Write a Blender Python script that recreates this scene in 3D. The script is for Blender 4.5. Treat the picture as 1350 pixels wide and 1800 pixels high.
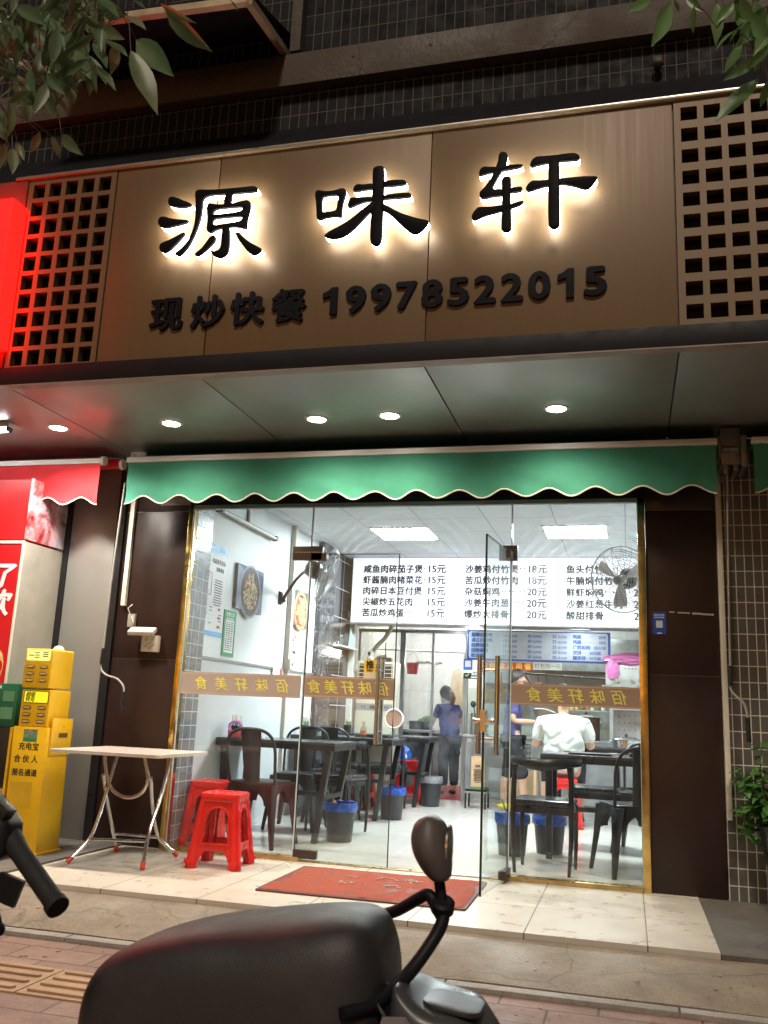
import bpy, bmesh, math, random
from mathutils import Vector, Matrix, Euler
from mathutils import noise as mnoise
random.seed(7)
PI = math.pi
R_ = math.radians
for o in list(bpy.data.objects): bpy.data.objects.remove(o)
SC = bpy.context.scene
COL = SC.collection

# ------------------------------------------------------------------ camera
cam = bpy.data.cameras.new('camera'); cam.sensor_fit = 'VERTICAL'; cam.sensor_height = 36.0; cam.sensor_width = 27.0
cam.lens = 36.0*1596.6/1800.0; cam.clip_start = 0.05; cam.clip_end = 500
camo = bpy.data.objects.new('camera', cam); COL.objects.link(camo)
_yaw, _pit, _rol = -0.26568858, 0.21630936, -0.04423547
_f = Vector((math.sin(_yaw)*math.cos(_pit), math.cos(_yaw)*math.cos(_pit), math.sin(_pit)))
_r = Vector((math.cos(_yaw), -math.sin(_yaw), 0)); _d = _f.cross(_r)
_c, _s = math.cos(_rol), math.sin(_rol)
right = _c*_r + _s*_d; down = -_s*_r + _c*_d
M4 = Matrix(((right.x, -down.x, -_f.x, 0.0), (right.y, -down.y, -_f.y, -6.16), (right.z, -down.z, -_f.z, 1.0111), (0, 0, 0, 1)))
camo.matrix_world = M4
cam.dof.use_dof = True; cam.dof.focus_distance = 6.3; cam.dof.aperture_fstop = 9.0
SC.camera = camo

# ------------------------------------------------------------------ night sky, street light, exposure
w = bpy.data.worlds.new('World'); SC.world = w; w.use_nodes = True
wn = w.node_tree.nodes; wl = w.node_tree.links
for n in list(wn): wn.remove(n)
sky = wn.new('ShaderNodeTexSky'); sky.sky_type = 'NISHITA'; sky.sun_disc = False
sky.sun_elevation = R_(3.0); sky.sun_rotation = R_(195)
bg = wn.new('ShaderNodeBackground'); bg.inputs['Strength'].default_value = 0.03
wo = wn.new('ShaderNodeOutputWorld')
wl.new(sky.outputs[0], bg.inputs[0]); wl.new(bg.outputs[0], wo.inputs[0])
sun = bpy.data.lights.new('sun', 'SUN'); sun.energy = 1.4; sun.angle = R_(9.0); sun.color = (1.0, 0.85, 0.69)
suno = bpy.data.objects.new('sun', sun); COL.objects.link(suno)
_sd = Vector((0.10, -0.69, 0.72)).normalized()          # where the street light shines from
suno.rotation_euler = _sd.to_track_quat('Z', 'Y').to_euler()
suno.location = (-3, -14, 12)
SC.view_settings.view_transform = 'Standard'; SC.view_settings.look = 'None'
SC.view_settings.exposure = 0.28; SC.view_settings.gamma = 1.0
try: SC.view_settings.use_curve_mapping = False
except Exception: pass
SC.cycles.max_bounces = 10; SC.cycles.transparent_max_bounces = 24; SC.cycles.diffuse_bounces = 4
SC.cycles.glossy_bounces = 4; SC.cycles.transmission_bounces = 6
SC.cycles.sample_clamp_indirect = 6.0; SC.cycles.caustics_reflective = False; SC.cycles.caustics_refractive = False

# ------------------------------------------------------------------ helpers: objects
def thing(name, label, cat, loc=(0, 0, 0), rz=0.0, group=None):
    o = bpy.data.objects.new(name, None); COL.objects.link(o)
    o.empty_display_size = 0.1
    o.location = loc; o.rotation_euler = (0, 0, rz); o['label'] = label; o['category'] = cat
    if group: o['group'] = group
    return o
def tag(o, label, cat, group=None):
    o['label'] = label; o['category'] = cat
    if group: o['group'] = group
    return o
def struct(o):
    o['kind'] = 'structure'; return o
KIDS = {}
def copy_tree(o, parent=None):
    c = o.copy(); COL.objects.link(c)
    if parent is not None:
        c.parent = parent; KIDS.setdefault(parent.name, []).append(c)
    for ch in list(KIDS.get(o.name, [])): copy_tree(ch, c)
    return c
def dup(o, loc, rz, label, group=None):
    c = copy_tree(o); c.location = loc; c.rotation_euler = (0, 0, rz); c['label'] = label
    if group: c['group'] = group
    return c
def FR(x, y, z): return Matrix.Translation((x, y, z)) @ Matrix.Rotation(PI/2, 4, 'X')                      # plate facing the street
def LW(x, y, z): return Matrix.Translation((x, y, z)) @ Matrix.Rotation(PI/2, 4, 'Z') @ Matrix.Rotation(PI/2, 4, 'X')  # on the left wall
def TF(loc=(0, 0, 0), rot=(0, 0, 0), sc=(1, 1, 1)):
    return Matrix.Translation(loc) @ Euler(rot).to_matrix().to_4x4() @ Matrix.Diagonal((*sc, 1))

class MB:
    def __init__(s): s.v = []; s.f = []
    def add(s, vs, fs, m=None):
        b = len(s.v)
        s.v += [(m @ Vector(p))[:] for p in vs] if m is not None else [tuple(p) for p in vs]
        s.f += [tuple(i+b for i in f) for f in fs]
        return s
    def box(s, a, b, m=None):
        x0, y0, z0 = a; x1, y1, z1 = b
        return s.add([(x0,y0,z0),(x1,y0,z0),(x1,y1,z0),(x0,y1,z0),(x0,y0,z1),(x1,y0,z1),(x1,y1,z1),(x0,y1,z1)],
                     [(0,3,2,1),(4,5,6,7),(0,1,5,4),(1,2,6,5),(2,3,7,6),(3,0,4,7)], m)
    def cbox(s, c, size, rot=(0, 0, 0), m=None):
        h = [k/2 for k in size]; t = TF(c, rot)
        return s.box((-h[0],-h[1],-h[2]), (h[0],h[1],h[2]), (m @ t) if m is not None else t)
    def taper(s, a, b, wa, wb, side=None):
        # square bar from a to b, half widths wa -> wb  (wa, wb may be pairs)
        a = Vector(a); b = Vector(b); d = (b-a).normalized()
        u = Vector(side) if side else (Vector((1,0,0)) if abs(d.x) < .9 else Vector((0,1,0)))
        u = (u-d*u.dot(d)).normalized(); q = d.cross(u)
        wa = wa if isinstance(wa, tuple) else (wa, wa); wb = wb if isinstance(wb, tuple) else (wb, wb)
        vs = []
        for p, ww in ((a, wa), (b, wb)):
            for i, j in ((-1,-1),(1,-1),(1,1),(-1,1)): vs.append(p+u*ww[0]*i+q*ww[1]*j)
        return s.add(vs, [(0,3,2,1),(4,5,6,7),(0,1,5,4),(1,2,6,5),(2,3,7,6),(3,0,4,7)])
    def tube(s, pts, r, n=8, cap=True, closed=False, m=None):
        pts = [Vector(p) for p in pts]; k = len(pts); vs = []; fs = []
        rs = r if isinstance(r, (list, tuple)) else [r]*k
        up = None
        for i, p in enumerate(pts):
            if closed: t = pts[(i+1) % k]-pts[i-1]
            else: t = pts[min(i+1, k-1)]-pts[max(i-1, 0)]
            t = t.normalized() if t.length > 1e-9 else Vector((0,0,1))
            if up is None:
                up = Vector((0,0,1)) if abs(t.z) < .9 else Vector((1,0,0))
            u = up-t*up.dot(t)
            if u.length < 1e-6: u = Vector((1,0,0))-t*t.x
            u.normalize(); up = u; q = t.cross(u)
            for j in range(n):
                a = 2*PI*j/n; vs.append(p+(u*math.cos(a)+q*math.sin(a))*rs[i])
        for i in range(k if closed else k-1):
            for j in range(n):
                a = i*n+j; b = i*n+(j+1) % n; c = ((i+1) % k)*n
                fs.append((a, b, c+(j+1) % n, c+j))
        if cap and not closed: fs += [tuple(reversed(range(n))), tuple((k-1)*n+j for j in range(n))]
        return s.add(vs, fs, m)
    def cyl(s, a, b, r, n=16, r2=None):
        return s.tube([a, b], [r, r if r2 is None else r2], n)
    def lathe(s, prof, n=24, m=None, wob=None):
        vs = []; fs = []; k = len(prof)
        for i, (r, z) in enumerate(prof):
            for j in range(n):
                a = 2*PI*j/n; rr, zz = r, z
                if wob: rr, zz = wob(i, j, r, z)
                vs.append((rr*math.cos(a), rr*math.sin(a), zz))
        for i in range(k-1):
            for j in range(n):
                fs.append((i*n+j, i*n+(j+1) % n, (i+1)*n+(j+1) % n, (i+1)*n+j))
        if prof[0][0] > 1e-4: fs.append(tuple(reversed(range(n))))
        if prof[-1][0] > 1e-4: fs.append(tuple((k-1)*n+j for j in range(n)))
        return s.add(vs, fs, m)
    def ball(s, c, r, m=None, nu=16, nv=10, rot=(0, 0, 0)):
        r = r if isinstance(r, tuple) else (r, r, r)
        prof = [(max(math.sin(PI*i/nv), 1e-5), -math.cos(PI*i/nv)) for i in range(nv+1)]
        t = TF(c, rot, r)
        return s.lathe(prof, nu, (m @ t) if m is not None else t)
    def loft(s, rings, cap=True):
        n = len(rings[0]); vs = [p for r in rings for p in r]; fs = []
        for i in range(len(rings)-1):
            for j in range(n):
                fs.append((i*n+j, i*n+(j+1) % n, (i+1)*n+(j+1) % n, (i+1)*n+j))
        if cap: fs += [tuple(reversed(range(n))), tuple((len(rings)-1)*n+j for j in range(n))]
        return s.add(vs, fs)
    def build(s, name, mat, parent=None, world=False, smooth=35, bevel=0.0, seg=2):
        me = bpy.data.meshes.new(name)
        off = Vector(parent.location) if (world and parent is not None) else Vector((0, 0, 0))
        me.from_pydata([tuple(Vector(p)-off) for p in s.v], [], s.f); me.update()
        bm = bmesh.new(); bm.from_mesh(me)
        bmesh.ops.remove_doubles(bm, verts=bm.verts, dist=1e-6)
        bmesh.ops.recalc_face_normals(bm, faces=bm.faces)
        if bevel > 0:
            es = [e for e in bm.edges if len(e.link_faces) == 2 and e.calc_face_angle(0) > R_(30)]
            bmesh.ops.bevel(bm, geom=es, offset=bevel, segments=seg, affect='EDGES', profile=0.6, clamp_overlap=True)
        bm.to_mesh(me); bm.free()
        if smooth:
            me.shade_smooth(); me.set_sharp_from_angle(angle=R_(smooth))
        me.materials.append(mat)
        o = bpy.data.objects.new(name, me); COL.objects.link(o)
        if parent is not None:
            o.parent = parent; KIDS.setdefault(parent.name, []).append(o)
        return o

def chaikin(pts, it=2):
    for _ in range(it):
        q = []
        for i, p in enumerate(pts):
            n = pts[(i+1) % len(pts)]
            q.append((p[0]*.78+n[0]*.22, p[1]*.78+n[1]*.22)); q.append((p[0]*.22+n[0]*.78, p[1]*.22+n[1]*.78))
        pts = q
    return pts
TMP = bpy.data.scenes.new('workbench')                # empty side scene where outlines are filled; removed at the end
def _dg():
    vl = TMP.view_layers[0]; vl.update(); return vl.depsgraph
def _curve_mesh(cu):
    o = bpy.data.objects.new('shape', cu); TMP.collection.objects.link(o)
    dg = _dg()
    me = bpy.data.meshes.new_from_object(o.evaluated_get(dg))
    vs = [v.co[:] for v in me.vertices]; fs = [tuple(p.vertices) for p in me.polygons]
    bpy.data.objects.remove(o); bpy.data.meshes.remove(me); bpy.data.curves.remove(cu)
    return vs, fs
def plate(outs, depth, bevel=0.0):
    """flat plate from outlines (holes are further outlines) in its own XY plane, centred on z = 0"""
    cu = bpy.data.curves.new('shape', 'CURVE'); cu.dimensions = '2D'; cu.fill_mode = 'BOTH'
    cu.extrude = max(depth/2-bevel, 0); cu.bevel_depth = bevel; cu.bevel_resolution = 1
    if bevel: cu.offset = -bevel
    for pts in outs:
        sp = cu.splines.new('POLY'); sp.points.add(len(pts)-1)
        for i, p in enumerate(pts): sp.points[i].co = (p[0], p[1], 0, 1)
        sp.use_cyclic_u = True
    return _curve_mesh(cu)
_tc = {}
def text(body, size, depth=0.0, bold=0.0, align='LEFT', shear=0.0):
    k = (body, size, depth, bold, align, shear)
    if k not in _tc:
        cu = bpy.data.curves.new('text', 'FONT'); cu.body = body; cu.size = size; cu.extrude = depth/2
        cu.align_x = align; cu.resolution_u = 3; cu.shear = shear
        vs, fs = _curve_mesh(cu)
        if bold:                                        # heavier strokes: the outline repeated a hair apart
            V, F = [], []
            for i, (dx, dy) in enumerate(((0, 0), (bold, 0), (-bold, 0), (0, bold*.8), (0, -bold*.8))):
                b = len(V); V += [(p[0]+dx, p[1]+dy, p[2]-.0003*size*i) for p in vs]; F += [tuple(q+b for q in f) for f in fs]
            vs, fs = V, F
        _tc[k] = (vs, fs)
    return _tc[k]
def rect(x0, y0, x1, y1): return [(x0,y0),(x1,y0),(x1,y1),(x0,y1)]
def rrect(x0, y0, x1, y1, r, n=5):
    p = []
    for cx, cy, a in ((x1-r,y0+r,-90),(x1-r,y1-r,0),(x0+r,y1-r,90),(x0+r,y0+r,180)):
        for i in range(n+1):
            t = R_(a+90*i/n); p.append((cx+r*math.cos(t), cy+r*math.sin(t)))
    return p
def ell(cx, cy, rx, ry, n=28): return [(cx+rx*math.cos(2*PI*i/n), cy+ry*math.sin(2*PI*i/n)) for i in range(n)]
def spline(pts, n=6):
    P = [Vector(p) for p in pts]; P = [2*P[0]-P[1]]+P+[2*P[-1]-P[-2]]; out = []
    for i in range(1, len(P)-2):
        a, b, c, d = P[i-1], P[i], P[i+1], P[i+2]
        for k in range(n):
            t = k/n
            out.append(.5*((2*b)+(c-a)*t+(2*a-5*b+4*c-d)*t*t+(3*b-a-3*c+d)*t**3))
    out.append(P[-2]); return out
def skin(nodes, edges, sub=2):
    """one continuous surface grown over a skeleton; nodes = {name: (pos, radius)}"""
    names = list(nodes); me = bpy.data.meshes.new('skin')
    me.from_pydata([nodes[n][0] for n in names], [(names.index(a), names.index(b)) for a, b in edges], [])
    o = bpy.data.objects.new('skin', me); TMP.collection.objects.link(o)
    md = o.modifiers.new('skin', 'SKIN'); md.use_smooth_shade = True
    sd = o.modifiers.new('sub', 'SUBSURF'); sd.levels = sub; sd.render_levels = sub
    for i, n in enumerate(names):
        r = nodes[n][1]; r = r if isinstance(r, tuple) else (r, r)
        me.skin_vertices[0].data[i].radius = r
        me.skin_vertices[0].data[i].use_root = (i == 0)
    dg = _dg(); em = bpy.data.meshes.new_from_object(o.evaluated_get(dg))
    vs = [v.co[:] for v in em.vertices]; fs = [tuple(p.vertices) for p in em.polygons]
    bpy.data.objects.remove(o); bpy.data.meshes.remove(em); bpy.data.meshes.remove(me)
    return vs, fs
def chain(*n): return [(n[i], n[i+1]) for i in range(len(n)-1)]

# ------------------------------------------------------------------ helpers: materials
class NT:
    def __init__(s, name):
        s.m = bpy.data.materials.new(name); s.m.use_nodes = True
        s.t = s.m.node_tree; s.t.nodes.clear(); s.out = s.n('ShaderNodeOutputMaterial')
    def n(s, typ, **kw):
        x = s.t.nodes.new(typ)
        for k, v in kw.items():
            if k.startswith('i_'): x.inputs[k[2:].replace('_', ' ')].default_value = v
            else: setattr(x, k, v)
        return x
    def l(s, a, b): s.t.links.new(a, b)
    def math(s, op, a, b=None, c=None, clamp=False):
        x = s.n('ShaderNodeMath', operation=op, use_clamp=clamp)
        for i, v in enumerate((a, b, c)):
            if v is None: continue
            if isinstance(v, (int, float)): x.inputs[i].default_value = v
            else: s.l(v, x.inputs[i])
        return x.outputs[0]
    def mix(s, fac, a, b):
        x = s.n('ShaderNodeMix', data_type='RGBA')
        for i, v in ((0, fac), (6, a), (7, b)):
            if isinstance(v, (int, float)): x.inputs[i].default_value = v
            elif isinstance(v, (tuple, list)): x.inputs[i].default_value = (*v[:3], 1)
            else: s.l(v, x.inputs[i])
        return x.outputs[2]
    def noise(s, scale, detail=4, rough=.55, vec=None, dist=0.0):
        x = s.n('ShaderNodeTexNoise'); x.inputs['Scale'].default_value = scale; x.inputs['Detail'].default_value = detail
        x.inputs['Roughness'].default_value = rough; x.inputs['Distortion'].default_value = dist
        s.l(vec if vec is not None else s.pos(), x.inputs['Vector']); return x.outputs['Fac']
    def pos(s):
        if not hasattr(s, '_p'): s._p = s.n('ShaderNodeTexCoord').outputs['Object']
        return s._p
    def wpos(s):
        if not hasattr(s, '_w'): s._w = s.n('ShaderNodeNewGeometry').outputs['Position']
        return s._w
    def xyz(s, v):
        x = s.n('ShaderNodeSeparateXYZ'); s.l(v, x.inputs[0]); return x.outputs
    def ramp(s, v, a, b, lo=0., hi=1.):
        x = s.n('ShaderNodeMapRange'); s.l(v, x.inputs[0])
        for i, k in enumerate((a, b, lo, hi)): x.inputs[i+1].default_value = k
        return x.outputs[0]
    def scalev(s, v, sc):
        x = s.n('ShaderNodeVectorMath', operation='MULTIPLY'); s.l(v, x.inputs[0]); x.inputs[1].default_value = sc; return x.outputs[0]
    def bump(s, h, strength=.3, dist=.01):
        x = s.n('ShaderNodeBump'); x.inputs['Strength'].default_value = strength; x.inputs['Distance'].default_value = dist
        s.l(h, x.inputs['Height']); return x.outputs[0]
    def principled(s, col, rough=.5, metal=0., normal=None, **kw):
        b = s.n('ShaderNodeBsdfPrincipled')
        for k, v in (('Base Color', col), ('Roughness', rough), ('Metallic', metal)):
            if isinstance(v, (int, float)): b.inputs[k].default_value = v
            elif isinstance(v, (tuple, list)): b.inputs[k].default_value = (*v[:3], 1)
            else: s.l(v, b.inputs[k])
        if normal is not None: s.l(normal, b.inputs['Normal'])
        for k, v in kw.items():
            kk = k.replace('_', ' ')
            if isinstance(v, (int, float)): b.inputs[kk].default_value = v
            elif isinstance(v, (tuple, list)): b.inputs[kk].default_value = (*v[:3], 1)
            else: s.l(v, b.inputs[kk])
        return b.outputs[0]
    def done(s, sh): s.l(sh, s.out.inputs[0]); return s.m
def pm(name, col, rough=.5, metal=0., var=.12, vscale=6., bump=0., bscale=60., dirt=None, **kw):
    """plain surface with slight mottling, uneven gloss and fine relief"""
    t = NT(name); nz = t.noise(vscale, 5)
    c = t.mix(t.ramp(nz, .3, .7), tuple(k*(1-var) for k in col), tuple(min(k*(1+var), 1) for k in col))
    if dirt: c = t.mix(t.ramp(t.noise(dirt[1], 6, .65), .52, .75, 0, dirt[2]), c, dirt[0])
    r = t.ramp(t.noise(vscale*2.3, 4), .3, .7, max(rough-.08, .02), min(rough+.08, 1))
    nm = t.bump(t.noise(bscale, 3), bump, .004) if bump else None
    return t.done(t.principled(c, r, metal, nm, **kw))
def em(name, col, strength, base=(.8, .8, .8)):
    t = NT(name)
    return t.done(t.principled(base, .4, Emission_Color=col, Emission_Strength=strength))
def cells(t, v, a, b, wa, wb, oa=0., ob=0., line=.004):
    """line mask (1 on the joint) and a random value per cell of a rectangular tiling along axes a, b of vector v"""
    x = t.xyz(v); ids = []; ds = []
    for ax, ww, off in ((a, wa, oa), (b, wb, ob)):
        u = t.math('DIVIDE', t.math('SUBTRACT', x[ax], off), ww)
        fr = t.math('FRACT', u); ids.append(t.math('FLOOR', u))
        ds.append(t.math('MULTIPLY', t.math('MINIMUM', fr, t.math('SUBTRACT', 1., fr)), ww))
    d = t.math('MINIMUM', ds[0], ds[1])
    mask = t.ramp(d, line*.5-.0006, line*.5+.0006, 1, 0)
    cv = t.n('ShaderNodeCombineXYZ'); t.l(ids[0], cv.inputs[0]); t.l(ids[1], cv.inputs[1])
    wn_ = t.n('ShaderNodeTexWhiteNoise', noise_dimensions='2D'); t.l(cv.outputs[0], wn_.inputs['Vector'])
    return mask, wn_.outputs['Value']
def tiles(name, col, joint, a, b, wa, wb, oa=0., ob=0., line=.004, rough=.3, var=.12, metal=0., nvar=.1, depth=.003, mott=4., dirt=None, spec=.5):
    t = NT(name); mk, rv = cells(t, t.wpos(), a, b, wa, wb, oa, ob, line)
    c = t.mix(rv, tuple(k*(1-var) for k in col), tuple(k*(1+var) for k in col))
    c = t.mix(t.ramp(t.noise(mott, 6, .6, t.wpos()), .35, .65, 0, nvar*2), c, tuple(k*.6 for k in col))
    if dirt: c = t.mix(t.ramp(t.noise(dirt[1], 6, .65, t.wpos()), .5, .75, 0, dirt[2]), c, dirt[0])
    c = t.mix(mk, c, joint)
    rr = t.math('ADD', t.math('MULTIPLY', mk, .4), t.ramp(t.noise(9, 4, .6, t.wpos()), .3, .7, rough*.7, rough*1.3), clamp=True)
    nm = t.bump(t.math('SUBTRACT', 1., mk), .5, depth)
    return t.done(t.principled(c, rr, metal, nm, Specular_IOR_Level=spec))

# ------------------------------------------------------------------ materials
BRONZE = None
def bronze():
    t = NT('brushed bronze panel'); p = t.wpos()
    st = t.noise(1.0, 5, .6, t.scalev(p, (70, 70, 1.5)))
    bl = t.noise(1.3, 4, .6, p)
    c = t.mix(t.ramp(st, .3, .7), (.142, .090, .041), (.155, .098, .046))
    c = t.mix(t.ramp(bl, .45, .7, 0, .35), c, (.106, .063, .030))
    return t.done(t.principled(c, t.ramp(st, .3, .7, .46, .52), .12, t.bump(st, .03, .002)))
BRONZE = bronze()
BLACK_METAL = pm('black painted metal', (.009, .009, .012), .5, 0, .2, 4, .05, 90, Specular_IOR_Level=.2)
SOFFIT = pm('satin dark aluminium panel', (.30, .315, .295), .40, .55, .03, 1.2)
WHITE_PAINT = pm('white painted metal', (.72, .71, .67), .4, 0, .06, 5)
OFFWHITE = pm('aged white plastic', (.62, .58, .50), .45, 0, .08, 8)
CHROME = pm('steel tube', (.62, .60, .57), .24, 1.0, .03, 3)
STEEL = pm('brushed steel', (.52, .53, .52), .34, 1.0, .05, 4)
GOLD = pm('polished gold trim', (.62, .42, .14), .18, 1.0, .25, 9, .25, 14)
BROWN = pm('dark brown cladding', (.022, .010, .008), .36, 0, .10, 2.2, .03, 40, dirt=((.06, .045, .04), 3.0, .06), Specular_IOR_Level=.35)
GREYCLAD = pm('grey aluminium cladding', (.26, .25, .235), .38, .35, .08, 1.6)
BLACKTRIM = pm('black trim', (.010, .010, .011), .35)
LINE_GREY = pm('joint strip', (.26, .22, .19), .5)
GREEN = pm('green awning canvas', (.052, .245, .165), .78, 0, .10, 3, .2, 300, dirt=((.04, .15, .10), 2.5, .45), Specular_IOR_Level=.25)
RED_CANVAS = pm('red awning canvas', (.62, .020, .028), .75, 0, .08, 7, .15, 300)
PIPING = pm('cream piping', (.78, .72, .60), .6)
RED_PLASTIC = pm('red plastic', (.66, .016, .014), .30, 0, .08, 5, .04, 60, dirt=((.40, .05, .04), 7, .4))
BLACK_PLASTIC = pm('black plastic', (.014, .014, .016), .34, 0, .2, 20)
RUBBER = pm('black rubber', (.012, .012, .012), .7, 0, .2, 30, .2, 200)
YELLOW = pm('yellow painted metal', (.80, .475, .012), .34, 0, .06, 5, .03, 40, dirt=((.42, .24, .03), 4, .45))
WHITE_WALL = pm('white wall paint', (.76, .79, .80), .62, 0, .03, 1.5, .05, 30, dirt=((.45, .47, .48), 1.3, .28))
WHITE = pm('white paper', (.80, .80, .80), .55, 0, .02)
INK = pm('black ink', (.015, .015, .018), .6)
BLUE_INK = pm('blue ink', (.03, .13, .42), .55)
LED_WARM = em('warm white light rim', (1.0, .95, .86), 14.0)
LED_WHITE = em('white light face', (1.0, .95, .86), 40.0)
TUBE_LIT = em('lit tube', (.95, 1.0, 1.0), 26.0)
PANEL_LIT = em('lit ceiling panel', (.88, .97, 1.0), 104.0)
RED_LIT = em('red lit acrylic', (1.0, .0016, .0013), 7.0, (.5, .01, .01))
WOODBLACK = pm('black lacquered wood', (.009, .009, .009), .32, 0, .1, 3)
BLACKSTEEL = pm('black steel furniture', (.011, .011, .012), .36, 0, .1, 3)
BROWNSTEEL = pm('dark brown steel chair', (.026, .013, .011), .34, 0, .1, 3)
TABLETOP = pm('dark grey table top', (.06, .062, .066), .22, 0, .08, 3)
SKIN = pm('skin', (.56, .33, .23), .5, 0, .08, 12, .05, 120, Subsurface_Weight=.06)
HAIR = pm('black hair', (.014, .012, .012), .45, 0, .3, 40, .4, 160)

UPPER = tiles('dark glazed wall tiles', (.012, .014, .018), (.125, .105, .078), 0, 2, .0625, .147, .01, .03, .006, .65, .35, 0, .04, .004, spec=.12)
RIGHT_TILES = tiles('dark grey wall tiles', (.090, .086, .083), (.56, .51, .43), 0, 2, .0535, .1005, .576, .082, .0065, .35, .16, 0, .12, .004)
JAMB_TILES = tiles('grey jamb tiles', (.23, .24, .25), (.62, .65, .66), 1, 2, .12, .1, .0, .05, .006, .25, .12, 0, .12, .003)
PORCH = tiles('beige porch tiles', (.55, .50, .43), (.12, .10, .085), 0, 1, .575, .70, -.50, -.78, .006, .33, .04, 0, .10, .003, 6., dirt=((.34, .28, .22), 1.6, .25))
FLOOR_IN = tiles('polished beige floor tiles', (.66, .64, .585), (.30, .28, .25), 0, 1, .80, .80, -.86, .25, .004, .14, .03, 0, .06, .001, 3.)
WAINSCOT = tiles('pale grey marble tiles', (.66, .70, .72), (.50, .53, .55), 1, 2, .60, .66, .0, .04, .003, .2, .03, 0, .08, .001, 2.)
KITCHEN_TILES = tiles('white kitchen tiles', (.74, .75, .74), (.42, .42, .40), 0, 2, .30, .45, 0, 0, .005, .25, .04, 0, .10, .002)
BLACK_TILES = tiles('black marble tiles', (.020, .024, .032), (.50, .53, .56), 1, 2, .345, .33, 3.585, .07, .010, .14, .2, 0, .2, .003)
def ceiling_mat():
    t = NT('white ceiling tiles'); mk, rv = cells(t, t.wpos(), 0, 1, .62, .62, -.62, .10, .010)
    c = t.mix(rv, (.72, .76, .77), (.78, .81, .82)); c = t.mix(mk, c, (.34, .36, .38))
    return t.done(t.principled(c, .6, 0., t.bump(t.noise(120, 2, .5, t.wpos()), .08, .003)))
CEIL = ceiling_mat()
def marble_black():
    t = NT('black marble'); v = t.noise(3.2, 7, .6, t.scalev(t.wpos(), (1, 1, .6)), 2.2)
    k = t.ramp(t.math('ABSOLUTE', t.math('SUBTRACT', v, .5)), 0, .007, 1, 0)
    return t.done(t.principled(t.mix(k, (.030, .035, .045), (.45, .48, .52)), .13))
MARBLE = marble_black()
def paving_mat():
    t = NT('red pavers'); p = t.wpos(); x = t.xyz(p)
    row = t.math('FLOOR', t.math('DIVIDE', t.math('SUBTRACT', x[1], -1.90), .20))
    sh = t.math('MULTIPLY', t.math('MODULO', t.math('ABSOLUTE', row), 2.), .20)
    cv = t.n('ShaderNodeCombineXYZ'); t.l(t.math('ADD', x[0], sh), cv.inputs[0]); t.l(x[1], cv.inputs[1])
    mk, rv = cells(t, cv.outputs[0], 0, 1, .40, .20, .07, -1.90, .010)
    c = t.mix(rv, (.205, .118, .092), (.265, .160, .128))
    c = t.mix(t.ramp(t.noise(3.5, 7, .7, p), .40, .66, 0, .75), c, (.125, .085, .068))
    c = t.mix(t.ramp(t.noise(60, 3, .6, p), .35, .7, 0, .35), c, (.36, .23, .17))
    c = t.mix(mk, c, (.085, .065, .05))
    h = t.math('ADD', t.math('MULTIPLY', t.math('SUBTRACT', 1., mk), 1.), t.math('MULTIPLY', t.noise(45, 4, .6, p), .35))
    return t.done(t.principled(c, t.ramp(t.noise(7, 4, .6, p), .3, .7, .45, .75), 0., t.bump(h, .6, .006)))
PAVING = paving_mat()
def concrete_mat(name, a, b, sc=4., rough=.75, wet=False):
    t = NT(name); p = t.wpos()
    c = t.mix(t.ramp(t.noise(sc, 7, .65, p), .35, .68), a, b)
    c = t.mix(t.ramp(t.noise(70, 3, .7, p), .45, .75, 0, .5), c, tuple(k*.55 for k in a))
    cr = t.n('ShaderNodeTexVoronoi', feature='DISTANCE_TO_EDGE'); cr.inputs['Scale'].default_value = 1.1
    wv = t.n('ShaderNodeMix', data_type='RGBA'); wv.inputs[0].default_value = .22
    t.l(p, wv.inputs[6]); nn = t.n('ShaderNodeTexNoise'); nn.inputs['Scale'].default_value = 3.; t.l(p, nn.inputs['Vector']); t.l(nn.outputs['Color'], wv.inputs[7])
    t.l(wv.outputs[2], cr.inputs['Vector'])
    k = t.ramp(cr.outputs['Distance'], .0, .006, .40, 0)
    c = t.mix(k, c, tuple(q*.3 for q in a))
    h = t.math('ADD', t.noise(26, 6, .65, p), t.math('MULTIPLY', k, -.6))
    return t.done(t.principled(c, t.ramp(t.noise(2.5, 4, .6, p), .35, .65, rough-.25, rough+.1), 0., t.bump(h, .55, .012)))
CONCRETE = concrete_mat('worn cement apron', (.17, .135, .10), (.27, .22, .165))
DARKCEMENT = concrete_mat('dark cement', (.095, .085, .075), (.14, .125, .11))
BEAM = concrete_mat('stained concrete beam', (.058, .045, .035), (.085, .066, .051), 2.5)
KERB = concrete_mat('granite kerb', (.24, .22, .20), (.34, .31, .28), 8.)

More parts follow.
